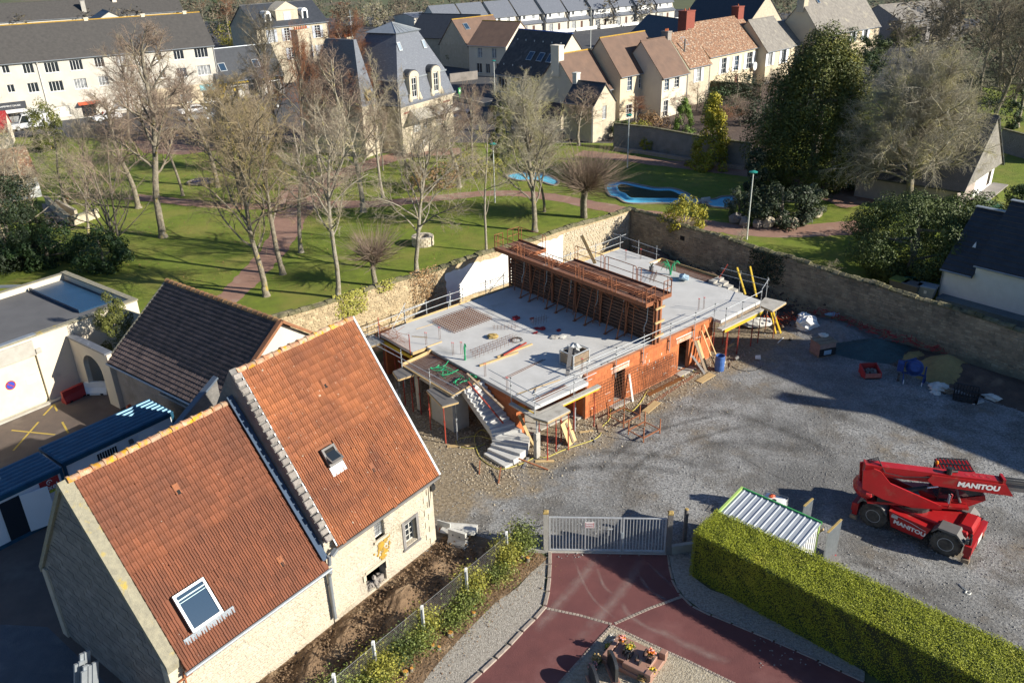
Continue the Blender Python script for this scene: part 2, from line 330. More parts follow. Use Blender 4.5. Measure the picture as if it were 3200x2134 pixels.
def sheet(name,pts,z,m,**kw):
    b=MB(); b.poly([(p[0],p[1],z) for p in pts]); return b.obj(name,m,kind='structure',**kw)
def strip_pts(c,w):
    L=[];Rr=[]
    for i,p in enumerate(c):
        a=Vector(c[max(0,i-1)]);b=Vector(c[min(len(c)-1,i+1)]); d=(b-a); d.z=0; d.normalize(); nrm=Vector((-d.y,d.x,0)); ww=w[i] if isinstance(w,(list,tuple)) else w
        L.append(Vector(p)+nrm*ww/2); Rr.append(Vector(p)-nrm*ww/2)
    return L,Rr
def smooth(pts,k=6,closed=False):
    pts=[Vector(p) for p in pts]; n=len(pts); out=[]
    for i in range(n if closed else n-1):
        p0=pts[(i-1)%n] if closed else pts[max(0,i-1)]; p1=pts[i]; p2=pts[(i+1)%n]; p3=pts[(i+2)%n] if closed else pts[min(n-1,i+2)]
        for j in range(k):
            t=j/k; out.append(.5*((2*p1)+(p2-p0)*t+(2*p0-5*p1+4*p2-p3)*t*t+(3*p1-p0-3*p2+p3)*t**3))
    if not closed: out.append(pts[-1])
    return out
def ribbon(name,c,w,z,m,k=9,kind='structure',**kw):
    c=smooth(c,k); 
    if isinstance(w,(list,tuple)): w=[float(x) for x in np.interp(np.linspace(0,len(w)-1,len(c)),range(len(w)),w)]
    L,Rr=strip_pts(c,w)
    if name=='park_path':
        for q in L+Rr: q.x+=random.uniform(-.16,.16); q.y+=random.uniform(-.16,.16)
    vs=[(p.x,p.y,z) for p in L]+[(p.x,p.y,z) for p in Rr]; n=len(L)
    b=MB(); b.add(vs,[(i+n,i+1+n,i+1,i) for i in range(n-1)]); return b.obj(name,m,kind=kind,**kw)
sheet('ground',[(-1500,-300),(1500,-300),(1500,2600),(-1500,2600)],-.012,mat('far_ground',(.10,.115,.045),(.075,.08,.035),.06,.95,.5,3,c3=(.14,.11,.07),s3=.02,t3=.55))
sheet('town_ground',[(-150,122),(-60,118),(-26,112),(8,108),(30,118),(80,165),(140,260),(60,330),(-200,330)],-.004,K['asphalt'])
sheet('lawn',[(-70,38),(-34,40),(NB.w(-16,17.4)),(NB.w(22.6,17.4)),(NB.w(22.8,-60)),(90,-10),(90,150),(40,128),(14,112),(-30,118),(-75,128)],0.0,K['grass'])
# park paths of reddish stabilised sand
z6=Zf(800,500); z7=Zf(1600,500); z8=Zf(2400,500); z5=Zf(0,500); z16=Zf(1600,0); z24=Zf(2400,0); z0=Zf(0,0); z80=Zf(800,0)
def D(x,y,z=0): return G(x*1.3605,y*1.3605,z)
ribbon('park_path',[D(450,745),D(530,680),D(580,630),D(640,560),D(668,500),D(690,450),D(720,425)],[2.2,2.3,2.4,2.6,3.4,5,6],.004,K['path_red'])
ribbon('park_path',[D(690,470),D(760,470),D(870,468),D(1000,456),D(1130,444),D(1260,452),D(1400,478),D(1480,492),D(1560,502),D(1640,520),D(1740,532),D(1860,530),D(1990,520)],[3.4,2.8,2.4,2.2,2.1,2.3,2.5,2.6,2.8,3.0,3.0,3.4,4],.008,K['path_red'])
ribbon('park_path',[D(700,462),D(600,474),D(480,470),D(380,460),D(300,452)],[3.2,2.2,2.0,2,2],.012,K['path_red'])
ribbon('park_path',[D(715,440),D(770,405),D(830,385),D(900,362),D(960,352),D(1060,348)],[5,4,3.6,3.6,4,4],.016,K['path_red'])
ribbon('park_path',[D(1330,352),D(1420,362),D(1500,372),D(1640,388),D(1760,402),D(1860,428),D(1990,470)],[3.2,3,3,3.4,4.5,5,5.5],.020,K['path_red'])
sheet('red_court',[D(300,318),D(360,300),D(470,318),D(520,342),D(420,356),D(330,352)],.006,K['path_red'])
sheet('street',[(-150,118),(-62,128),(-22,123),(-8,130),(-2,142),(-60,150),(-95,140),(-150,126)],.002,K['asphalt'])
sheet('parking_court',[z16(-60,960),z80(1780,800),z80(1990,730),z16(0,700),z16(-20,860)],.003,K['asphalt'])
sheet('garden_soil',[z16(930,1330),z16(1660,1452),z16(2300,1500),z24(470,520),z16(1800,820),z16(1360,1000)],.010,K['soil_mound'])
# yard
sheet('yard',[NB.w(-15,17),NB.w(22.4,17),NB.w(22.4,-60),(40,8),(17.2,22.7),(8.3,28.6),(7.2,29.66),(1.0,30.0),(-3.9,29.6),(-9.5,34.0)],.016,K['yard'])
# drive of red asphalt
zH=Zf(1600,1594)
edgeL=[zH(345,380),zH(338,600),zH(318,780),zH(282,890),zH(225,965),zH(120,1070),zH(0,1200),zH(-180,1380),zH(-420,1600)]
edgeR=[zH(1412,388),zH(1440,560),zH(1482,690),zH(1560,800),zH(1700,905),zH(2000,1030),zH(2323,1165),zH(2700,1330),zH(3200,1560)]
edgeL=smooth(edgeL,4); edgeR=smooth(edgeR,4)
sheet('drive',list(edgeL)+[Vector((-3,14,0)),Vector((18,14,0))]+list(edgeR)[::-1],.012,K['drive'])
bedL=[zH(905,1048),zH(700,1270),zH(430,1570),zH(150,1900)]; bedR=[zH(905,1048),zH(1200,1190),zH(1600,1370),zH(2010,1570),zH(2500,1820)]
sheet('grave_bed',bedL[::-1]+bedR[1:]+[Vector((10,15,0)),Vector((0,15,0))],.024,K['grave_gravel'])
# pebble verges
pv=[zH(332,470),zH(300,640),zH(300,790),zH(262,880),zH(200,965),zH(90,1075),zH(-30,1190),zH(-260,1430),zH(-430,1600)]
pvo=[zH(325,440),zH(180,560),zH(60,690),zH(-30,760),Zf(800,1594)(2180,830),Zf(800,1594)(2000,1010),Zf(800,1594)(1820,1200),Zf(800,1594)(1600,1450),Zf(800,1594)(1480,1620)]
sheet('pebble_verge',pv+pvo[::-1],.013,K['pebbles'])
pr=[zH(1425,400),zH(1452,560),zH(1495,690),zH(1570,795),zH(1710,898),zH(2000,1020),zH(2323,1155),zH(2700,1320),zH(3200,1550)]
pro=[zH(1640,395),zH(1640,600),zH(1690,640),zH(1800,720),zH(2000,790),zH(2323,920),zH(2700,1090),zH(3200,1330)]
sheet('pebble_verge',pr+pro[::-1],.013,K['pebbles'])
# soil between house and fence
sheet('soil_strip',[HF.w(.6,-.0),HF.w(-16,0),HF.w(-16,-9),pvo[-1],pvo[-2],pvo[-3],pvo[-4],pvo[-5],pvo[-6],zH(180,560),zH(325,440),(1.0,29.9),(-2.5,31.5)],.018,K['soil'])
# kerbs of the drive: single stones
kb=0
def stones_along(name,pts,w,h,L,m,parent,z0=0.0,gap=.01,proto=[None]):
    pts=[Vector(p) for p in pts]; d=[0]
    for a,b in zip(pts,pts[1:]): d.append(d[-1]+(b-a).length)
    n=max(1,int(d[-1]/L)); me=None
    for i in range(n):
        s0=(i+.5)*d[-1]/n
        j=max(k for k in range(len(pts)-1) if d[k]<=s0+1e-6); t=(s0-d[j])/max(1e-6,(d[j+1]-d[j])); p=pts[j].lerp(pts[j+1],t); dr=pts[j+1]-pts[j]
        if me is None:
            b=MB(); b.cbox(-L/2+gap,L/2-gap,-w/2,w/2,0,h,min(.015,h*.4)); me=bpy.data.meshes.new(name); me.from_pydata(b.v,[],b.f)
        o=mo(name,me,m,parent,(p.x-parent.location.x,p.y-parent.location.y,z0+random.uniform(-.004,.004)-parent.location.z),math.degrees(math.atan2(dr.y,dr.x))+random.uniform(-1,1))
kl=thing('kerb','low stone kerb curving along the drive beside the pebble verge','kerb',edgeL[0]); stones_along('kerb_stone',edgeL,.16,.075,.8,K['kerb'],kl)
kl=thing('kerb','low stone kerb of the drive on the hedge side','kerb',edgeR[0]); stones_along('kerb_stone',edgeR,.10,.04,.8,K['kerb'],kl)
kl=thing('cobble_band','double row of small setts edging the grave bed','edging',bedR[0]); stones_along('sett',bedR,.11,.045,.15,K['kerb'],kl); 
kl2=thing('cobble_band','single row of setts edging the grave bed towards the fence','edging',bedL[0]); stones_along('sett',bedL,.11,.045,.15,K['kerb'],kl2)
kl3=thing('cobble_band','row of pale setts crossing the drive from the pebble verge','edging',zH(285,885)); stones_along('sett',[zH(285,885),zH(600,950),zH(905,1035)],.13,.026,.145,K['kerb'],kl3,.004)
kl4=thing('cobble_band','row of pale setts crossing the drive towards the hedge','edging',zH(930,1030)); stones_along('sett',[zH(930,1030),zH(1250,890),zH(1545,782)],.13,.026,.145,K['kerb'],kl4,.004)
# tyre traces: dusty streaks
def dust(col=(.40,.30,.27,1),nm='tyre_dust'):
    M=bpy.data.materials.new(nm); M.use_nodes=True; n=M.node_tree.nodes; l=M.node_tree.links; b=n['Principled BSDF']; b.inputs['Base Color'].default_value=col; b.inputs['Roughness'].default_value=.95
    q=n.new('ShaderNodeTexNoise'); q.inputs['Scale'].default_value=1.6; q.inputs['Detail'].default_value=9; r=n.new('ShaderNodeMapRange'); r.inputs[1].default_value=.25; r.inputs[2].default_value=.8; r.inputs[4].default_value=.62
    l.new(n.new('ShaderNodeNewGeometry').outputs['Position'],q.inputs['Vector']); l.new(q.outputs[0],r.inputs[0])
    at=n.new('ShaderNodeAttribute'); at.attribute_name='fade'; mm=n.new('ShaderNodeMath'); mm.operation='MULTIPLY'; l.new(r.outputs[0],mm.inputs[0]); l.new(at.outputs['Fac'],mm.inputs[1]); l.new(mm.outputs[0],b.inputs['Alpha']); return M
K['dust']=dust()
K['rut']=dust((.075,.07,.066,1),'wheel_rut')
def trace(c,w,z,m='dust'):
    c=smooth(c,6); L,Rr=strip_pts(c,w); n=len(c); vs=[(p.x,p.y,z) for p in L]+[(p.x,p.y,z) for p in c]+[(p.x,p.y,z) for p in Rr]
    b=MB(); b.add(vs,[(i+n,i+1+n,i+1,i) for i in range(n-1)]+[(i+2*n,i+1+2*n,i+1+n,i+n) for i in range(n-1)])
    o=b.obj('tyre_trace',K[m],kind='structure'); at=o.data.attributes.new('fade','FLOAT','POINT')
    e=[min(1,i/(n*.2),(n-1-i)/(n*.2)) for i in range(n)]; at.data.foreach_set('value',[0]*n+e+[0]*n)
for k,(c,w) in enumerate([([zH(800,400),zH(640,600),zH(420,860),zH(200,1100)],.62),([zH(1190,430),zH(1020,700),zH(830,930),zH(560,1210)],.62),([zH(560,420),zH(640,640),zH(760,830),zH(960,1000)],.16),
   ([zH(1130,540),zH(1220,690),zH(1330,780),zH(1450,830)],.22),([zH(1000,830),zH(1060,950),zH(1220,1060),zH(1400,1130)],.3),([zH(770,520),zH(830,680),zH(910,760)],.2),([zH(1300,1060),zH(1600,1230),zH(1980,1390)],.5),([zH(1230,480),zH(1400,640),zH(1470,700)],.2)]): trace(c,w,.0165+.0005*k)
zY=Zf(1600,1000)
for k,(c,w) in enumerate([([zY(700,1600),zY(850,1300),zY(1200,1050),zY(1700,900),zY(2200,780)],.5),([zY(1000,1600),zY(1100,1350),zY(1450,1150),zY(1950,1000),zY(2500,880)],.5),([zY(2070,1230),zY(2300,1370),zY(2700,1560)],.22),([zY(500,1250),zY(900,1200),zY(1400,1250),zY(2000,1400)],.9),([zY(300,1420),zY(700,1330),zY(1200,1340),zY(1700,1420)],.8),([zY(1500,820),zY(2000,860),zY(2600,1060),zY(3000,1300)],1.0),([zY(2900,2300),zY(3300,2500),zY(3900,2900)],.9),([zY(3050,2150),zY(3500,2350),zY(4200,2800)],.6),([zY(2300,600),zY(2700,760),zY(3300,1000)],1.2),([zY(800,950),zY(1100,820),zY(1500,700)],.9),([zY(1700,1150),zY(2200,1120),zY(2800,1200)],1.3)]): trace(c,w,.0185+.0005*k,'rut')
# bottom-left courts
zD=Zf(0,1000)
sheet('court',[(-60,20),(-12,20),(-9,26),HF.w(-13,4),HF.w(-6,10),(-16,45),(-40,52),(-60,40)],.004,K['court_brown'])
sheet('rear_court',[(-40,14),(-8,14),HF.w(-13.5,-2),HF.w(-13.2,9.5),HF.w(-16,14),(-45,27)],.008,K['court_grey'])
for k,(a,b_) in enumerate([((105,1000),(500,1040)),((350,925),(120,1185)),((395,865),(490,765)),((490,765),(518,825)),((565,925),(620,1025))]):
    ribbon('painted_line',[zD(*a),zD(*b_)],.11,.0095+.0005*k,K['yellow_paint'],1)
# pool: blue painted channel with kerbs
def outline(name,pts,z,m,w=.25,h=.12,closed=True,kind='structure',**kw):
    c=smooth(pts,5,closed); n=len(c); b=MB(); L,Rr=[],[]
    for i,p in enumerate(c):
        a=c[(i-1)%n];q=c[(i+1)%n]; d=(q-a).normalized(); nr=Vector((-d.y,d.x,0)); L.append(p+nr*w/2);Rr.append(p-nr*w/2)
    vs=[(p.x,p.y,z) for p in L]+[(p.x,p.y,z+h) for p in L]+[(p.x,p.y,z+h) for p in Rr]+[(p.x,p.y,z) for p in Rr]
    fs=[]
    for i in range(n if closed else n-1):
        j=(i+1)%n
        for k in range(3): fs.append((k*n+i,k*n+j,(k+1)*n+j,(k+1)*n+i))
    b.add(vs,fs); return b.obj(name,m,kind=kind,**kw)
outer=[z7(850,260),z7(870,212),z7(1000,203),z7(1150,230),z7(1300,258),z7(1450,262),z7(1560,295),z7(1650,345),z7(1725,380),z7(1640,404),z7(1450,400),z7(1300,398),z7(1150,402),z7(1030,392),z7(960,350),z7(890,330)]
isl=[z7(950,250),z7(1010,232),z7(1150,262),z7(1300,290),z7(1440,292),z7(1530,330),z7(1590,372),z7(1450,368),z7(1300,368),z7(1150,366),z7(1070,360),z7(1020,322),z7(970,302)]
sheet('pool_floor',smooth(outer,5,True),.022,K['pool']); sheet('pool_island',smooth(isl,5,True),.16,K['groundcover'])
outline('pool_kerb',outer,0.0,K['kerb']); outline('pool_kerb',isl,.02,K['pool'],.2,.2)
pond=[z7(1735,352),z7(1830,362),z7(1905,338),z7(2010,340),z7(2030,400),z7(1980,440),z7(1870,436),z7(1790,420)]
sheet('pool_floor',smooth(pond,5,True),.024,K['pool']); outline('pool_kerb',pond,0.0,K['kerb'])
pond2=[z7(-60,150),z7(60,120),z7(180,112),z7(300,130),z7(420,190),z7(380,235),z7(220,190),z7(60,190)]
sheet('pool_floor',smooth(pond2,5,True),.026,K['pool']); outline('pool_kerb',pond2,0.0,K['kerb'])
b=MB(); p=z7(1755,385); b.box(-.6,.6,-.45,.45,0,.06); b.box(-.5,.5,-.1,.1,.06,.5); b.obj('sluice_grate',K['galv'],loc=p,rz=20,label='small metal sluice between the two blue pools',cat='sluice')
# earth mounds (uneven ground)
def mound(name,c,rx,ry,h,m,rz=0,n=40,seed=1,rough=.18,kind='structure',label=None,cat=None,sharp=1.3):
    rg=np.random.default_rng(seed); xs=np.linspace(-1,1,n); X,Y=np.meshgrid(xs,xs); r=np.sqrt(X**2+Y**2)
    Z=np.clip(1-r,0,1)**sharp; Nz=np.zeros_like(Z)
    for f,a in ((3,.5),(6,.3),(12,.2)):
        ph=rg.uniform(0,6.28,4); Nz+=a*np.sin(f*X+ph[0]+2*np.sin(f*.7*Y+ph[1]))*np.cos(f*Y+ph[2])
    Zz=h*(Z+rough*Nz*np.clip(Z*2.5,0,1))+rg.normal(0,.018,Z.shape)*(Z>0.02)-.03*(Z<=0)
    V=np.stack([X*rx,Y*ry,Zz],-1).reshape(-1,3); i=np.arange(n*n).reshape(n,n)
    F=np.stack([i[:-1,:-1],i[:-1,1:],i[1:,1:],i[1:,:-1]],-1).reshape(-1,4)
    me=npmesh(name,V,F); return mo(name,me,m,None,c,rz,label,cat,None,kind)
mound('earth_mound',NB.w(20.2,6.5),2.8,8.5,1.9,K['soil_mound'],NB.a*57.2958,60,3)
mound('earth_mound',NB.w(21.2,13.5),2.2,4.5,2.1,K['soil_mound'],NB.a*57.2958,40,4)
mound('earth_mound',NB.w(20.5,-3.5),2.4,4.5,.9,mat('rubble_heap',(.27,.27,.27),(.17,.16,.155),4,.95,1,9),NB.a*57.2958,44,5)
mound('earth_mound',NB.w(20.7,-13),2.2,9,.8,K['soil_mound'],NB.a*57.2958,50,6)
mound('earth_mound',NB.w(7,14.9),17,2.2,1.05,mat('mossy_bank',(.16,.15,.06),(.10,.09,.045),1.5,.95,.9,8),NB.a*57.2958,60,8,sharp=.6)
for k,(u,v,rx,ry,h) in enumerate([(-1.3,-1.1,1.2,.8,.5),(-3.6,-1.2,1.6,.9,.75),(-6.2,-.9,1.5,.8,.7),(-8.3,-1.1,1.7,.9,.75),(-10.6,-.9,1.6,.8,.8),(-13,-1.4,1.9,1.1,.8),(-4.8,-2.2,1.4,.9,.4),(-9.4,-2.1,1.6,.9,.45)]):
    mound('spoil_heap',HF.w(u,v),rx*1.15,ry,h*.62,K['soil'],52+k*9,34,20+k,.3)
mound('soil_bank',NB.w(-4.5,15),4,3,.6,K['soil'],30,34,55)
# loose stones
def scatter(name,pts,smin,smax,m,seed=3,kind='stuff',label=None):
    rg=np.random.default_rng(seed); base=np.array([(1,0,0),(-1,0,0),(0,1,0),(0,-1,0),(0,0,1),(0,0,-.6)],float); fc=np.array([(0,2,4),(2,1,4),(1,3,4),(3,0,4),(2,0,5),(1,2,5),(3,1,5),(0,3,5)])
    n=len(pts); s=rg.uniform(smin,smax,(n,1,1))*rg.uniform(.6,1.3,(n,1,3)); V=base[None]*rg.uniform(.7,1.2,(n,6,3))*s; a=rg.uniform(0,6.28,n); ca,sa=np.cos(a)[:,None],np.sin(a)[:,None]
    V=np.stack([V[...,0]*ca-V[...,1]*sa,V[...,0]*sa+V[...,1]*ca,V[...,2]],-1)+np.asarray(pts)[:,None,:]
    F=(fc[None]+6*np.arange(n)[:,None,None]).reshape(-1,3); return mo(name,npmesh(name,V.reshape(-1,3),F),m,None,kind=kind,label=label)
pts=[]
for _ in range(26000):
    u=rng.uniform(-14,22); v=rng.uniform(-32,16.5); p=NB.w(u,v)
    if (-4.6<u<16.2 and -.2<v<13.2) or p.y<29.5 and p.x<9 or p.y<34.6-.7*p.x*.9+4 and p.x>9 and p.y<23: continue
    pts.append((p.x,p.y,.02))
scatter('gravel_stones',pts,.018,.05,mat('gravel_stone',(.34,.34,.335),(.20,.195,.19),1.7,.95,c3=(.46,.42,.36),s3=2.2,t3=.6),3)
pts=[]
for _ in range(2900):
    u=rng.uniform(-9,14); v=-abs(rng.normal(0,1.3))-.05 if rng.random()<.6 else rng.uniform(0,12)
    if u>-4.3 and v>-.02: u=-4.6-abs(rng.normal(0,2.2))
    p=NB.w(u,v); pts.append((p.x,p.y,.025))
scatter('rubble_stones',pts,.02,.07,mat('rubble_stone',(.50,.43,.32),(.33,.28,.21),1.7,.95,c3=(.60,.55,.45),s3=2.2,t3=.6),4)
pts=[]
for _ in range(2600):
    u=rng.uniform(-15,1); v=-abs(rng.normal(0,1.6)); p=HF.w(u,v-.2); pts.append((p.x,p.y,rng.uniform(.0,.4)*max(0,1-abs(v+1)/1.2)))
scatter('soil_clods',pts,.03,.09,K['soil'],5)
pts=[(q:=NB.w(rng.normal(20.2,1.2),rng.normal(6.5,4)))[:2]+(rng.uniform(0,1.2),) for _ in range(1500)]
scatter('rubble_stones',[(p[0],p[1],z) for p,z in zip(pts,[x[2] for x in pts])],.04,.16,K['soil_mound'],6)
# ------------------------------------------------------------ building kit
def wallp(b,o,d,n,W,H,holes=(),th=.3,a0=0.,b0=0.):
    """wall of boxes with openings. o: foot, d: direction along, n: outward normal (horizontal)"""
    o=Vector(o);d=Vector(d);n=Vector(n)
    A=sorted({a0,W,*[x for h in holes for x in h[:2] if a0<x<W]}); Bq=sorted({b0,H,*[x for h in holes for x in h[2:4] if b0<x<H]})
    for i in range(len(A)-1):
        run=None
        for j in range(len(Bq)-1):
            ca,cb=(A[i]+A[i+1])/2,(Bq[j]+Bq[j+1])/2; hole=any(h[0]<ca<h[1] and h[2]<cb<h[3] for h in holes)
            if not hole: run=(run[0],Bq[j+1]) if run else (Bq[j],Bq[j+1])
            if (hole or j==len(Bq)-2) and run:
                p=[o+d*A[i],o+d*A[i+1],o+d*A[i+1]-n*th,o+d*A[i]-n*th]
                vs=[q+Vector((0,0,run[0])) for q in p]+[q+Vector((0,0,run[1])) for q in p]
                b.add(vs,[(3,2,1,0),(4,5,6,7),(0,1,5,4),(1,2,6,5),(2,3,7,6),(3,0,4,7)]); run=None
    return b
_wc={}
def window(par,o,d,n,a,z,w,h,cols=2,rows=1,fm='white',gm='glass',rec=.14,name='window',surround=None,sill='stone_cream',shut=None,fw=.06):
    """a: left edge along d, z: sill height"""
    o=Vector(o);d=Vector(d);n=Vector(n); key=(round(w,2),round(h,2),cols,rows,fw)
    if key not in _wc:
        b=MB(); b.box(0,fw,-.03,.03,0,h); b.box(w-fw,w,-.03,.03,0,h); b.box(fw,w-fw,-.03,.03,0,fw); b.box(fw,w-fw,-.03,.03,h-fw,h)
        for i in range(1,cols): x=w*i/cols; b.box(x-fw*.5,x+fw*.5,-.032,.032,fw,h-fw)
        for j in range(1,rows): zz=h*j/rows; b.box(fw,w-fw,-.018,.018,zz-.02,zz+.02)
        me=bpy.data.meshes.new('window'); me.from_pydata(b.v,[],b.f)
        g=MB(); g.box(fw*.8,w-fw*.8,-.008,.008,fw*.8,h-fw*.8); mg=bpy.data.meshes.new('pane'); mg.from_pydata(g.v,[],g.f); _wc[key]=(me,mg)
    if gm=='glass': gm=random.choice(['glass']*6+['curtain']*3+['glass_blue'])
    me,mg=_wc[key]; k2=key+(fm,gm)
    if k2 not in _wc: 
        m1=me.copy(); m1.materials.append(K[fm]); m2=mg.copy(); m2.materials.append(K[gm]); _wc[k2]=(m1,m2)
    me,mg=_wc[k2]; p=o+d*a-n*rec+Vector((0,0,z)); rz=math.degrees(math.atan2(d.y,d.x))
    f=mo(name,me,None,par,p,rz); mo('pane',mg,None,f,(0,0.004,0))
    if sill:
        b=MB(); q=o+d*(a-.08)+Vector((0,0,z-.1)); b.T=Matrix.Translation(q)@Matrix.Rotation(math.atan2(d.y,d.x),4,'Z'); b.box(0,w+.16,-.07,.2,0,.095); b.obj('sill',K[sill],par)
    if surround:
        b=MB(); t=.15; b.T=Matrix.Translation(o+d*a+Vector((0,0,z)))@Matrix.Rotation(math.atan2(d.y,d.x),4,'Z')
        b.box(-t,0,-.025,.1,0,h+t); b.box(w,w+t,-.025,.1,0,h+t); b.box(0,w,-.025,.1,h,h+t); b.obj('window_surround',K[surround],par)
    if shut:
        for sgn in (0,1):
            b=MB(); sw=w*.52; x0=-sw-.02 if sgn==0 else w+.02; b.T=Matrix.Translation(o+d*a+n*.045+Vector((0,0,z)))@Matrix.Rotation(math.atan2(d.y,d.x),4,'Z')
            b.box(x0,x0+sw,-.02,.02,0,h)
            for zz in (.12,.5,.85): b.box(x0+.04,x0+sw-.04,-.034,-.0205,h*zz-.04,h*zz+.04)
            b.obj('shutter',K[shut],par)
    return f
def roof_slab(b,u0,u1,v0,z0,v1,z1,th=.12):
    b.add([(u0,v0,z0),(u1,v0,z0),(u1,v1,z1),(u0,v1,z1),(u0,v0,z0-th),(u1,v0,z0-th),(u1,v1,z1-th),(u0,v1,z1-th)],[(0,1,2,3),(7,6,5,4),(0,4,5,1),(1,5,6,2),(2,6,7,3),(3,7,4,0)])
def gable_shell(b,L,W,ze,zr,holesF=(),holesR=(),holesL=(),holesB=(),th=.3,vr=None):
    """four walls plus gable triangles in local coordinates (front v=0, gables u=0 and u=L)"""
    vr=W/2 if vr is None else vr
    wallp(b,(0,0,0),(1,0,0),(0,-1,0),L,ze,holesF,th); wallp(b,(L,W,0),(-1,0,0),(0,1,0),L,ze,holesB,th)
    wallp(b,(L,0,0),(0,1,0),(1,0,0),W-th,ze,holesR,th,a0=th); wallp(b,(0,W,0),(0,-1,0),(-1,0,0),W-th,ze,holesL,th,a0=th)
    for u in (0,L-th): b.extr([(u,.001,ze),(u,W-.001,ze),(u,vr,zr)],(th,0,0))
def slopes(u0,u1,W,ze,zr,ov,vr,th=.12,up=.10):
    vr=W/2 if vr is None else vr; s1=(zr-ze)/vr; s2=(zr-ze)/(W-vr); a=MB(); roof_slab(a,u0,u1,-ov,ze-ov*s1+up,vr,zr+up,th); c=MB(); roof_slab(c,u1,u0,W+ov,ze-ov*s2+up,vr,zr+up,th)
    for f in (a,c): pass
    return a,c
def building(name,label,cat,O,ang,L,W,ze,zr,wm,rm,front=(),right=(),left=(),ov=.3,ovg=.15,group=None,vr=None,gutter=True,ridge=None,th=.3,walls=None,surround=None,shut=None,sill='stone_cream',fm='white'):
    t=thing(name,label,cat,(O[0],O[1],0),ang,group)
    H=lambda ws:[(w[0],w[0]+w[2],w[1],w[1]+w[3]) for w in ws]
    b=MB(); gable_shell(b,L,W,ze,zr,H(front),H(right),H(left),th=th,vr=vr); b.obj('wall',K[wm],t)
    a,c=slopes(-ovg,L+ovg,W,ze,zr,ov,vr); r=a.obj('roof',K[rm],t); c.obj('roof',K[rm],t)
    vr_=W/2 if vr is None else vr
    rb=MB(); rb.tube([(-ovg,vr_,zr+.1),(L+ovg,vr_,zr+.1)],.10,8); rb.obj('ridge',K[ridge or rm],t)
    for ws,o,d,n in ((front,(0,0,0),(1,0,0),(0,-1,0)),(right,(L,0,0),(0,1,0),(1,0,0)),(left,(0,W,0),(0,-1,0),(-1,0,0))):
        for w in ws:
            kw=dict(surround=surround,shut=shut,sill=sill,fm=fm); kw.update(w[4] if len(w)>4 else {})
            nm='window'
            if kw.pop('door',False):
                dm=kw.pop('dm','door_brown'); q=Vector(o)+Vector(d)*w[0]-Vector(n)*.12; bb=MB(); bb.T=Matrix.Translation(q+Vector((0,0,w[1])))@Matrix.Rotation(math.atan2(d[1],d[0]),4,'Z'); bb.box(.01,w[2]-.01,-.03,.03,.01,w[3]-.01)
                for zz in (.12,.56): bb.box(.15,w[2]-.15,-.045,-.0305,w[3]*zz,w[3]*(zz+.32))
                dd=bb.obj('door',K[dm],t); hh=MB(); hh.T=bb.T; hh.box(w[2]-.16,w[2]-.1,-.09,-.046,w[3]*.45,w[3]*.5); hh.obj('handle',K['steel_bright'],dd); continue
            window(t,o,d,n,w[0],w[1],w[2],w[3],**kw)
    if gutter:
        s1=(zr-ze)/vr_; b=MB(); b.tube([(-ovg,-ov-.05,ze-ov*s1+.02),(L+ovg,-ov-.05,ze-ov*s1+.02)],.065,6); b.obj('gutter',K['zinc'],t)
        b=MB(); b.tube([(L-.12,-ov-.05,ze-ov*s1),(L-.12,-.08,ze-.45),(L-.12,-.08,.1)],.045,6); b.obj('downpipe',K['zinc'],t)
    return t
def chimney(par,u,v,z0,z1,w=.9,d=.55,m='stone_cream',pots=2,parname='chimney'):
    b=MB(); b.box(u-w/2,u+w/2,v-d/2,v+d/2,z0,z1-.18); b.box(u-w/2-.06,u+w/2+.06,v-d/2-.06,v+d/2+.06,z1-.18,z1); c=b.obj(parname,K[m],par)
    for i in range(pots):
        x=u-w/2+w*(i+.5)/pots; q=MB(); q.lathe([(.10,0),(.12,.06),(.09,.3),(.11,.34)],8,(x,v,z1)); q.obj('chimney_pot',K['chimney_pot'],c)
    return c
def skylight(par,u,v,w,h,slopef,up=.14,open_=False,fm='zinc',gm='glass_blue',name='skylight'):
    """on a roof whose height over v is slopef(v); w along u, h along the slope"""
    z0=slopef(v); dz=slopef(v+1)-z0; k=math.sqrt(1+dz*dz); y=Vector((0,1/k,dz/k)); nn=Vector((0,-dz/k,1/k)); o=Vector((u,v,z0))+nn*up
    T=Matrix(((1,y.x,nn.x,o.x),(0,y.y,nn.y,o.y),(0,y.z,nn.z,o.z),(0,0,0,1)))
    b=MB(); b.T=T; f=.09; b.box(0,w,0,f,-.05,.07); b.box(0,w,h-f,h,-.05,.07); b.box(0,f,f,h-f,-.05,.07); b.box(w-f,w,f,h-f,-.05,.07)
    s=b.obj(name,K[fm],par); g=MB(); g.T=T; g.box(f*.9,w-f*.9,f*.9,h-f*.9,.0,.03); g.obj('pane',K[gm],s)
    return s,T
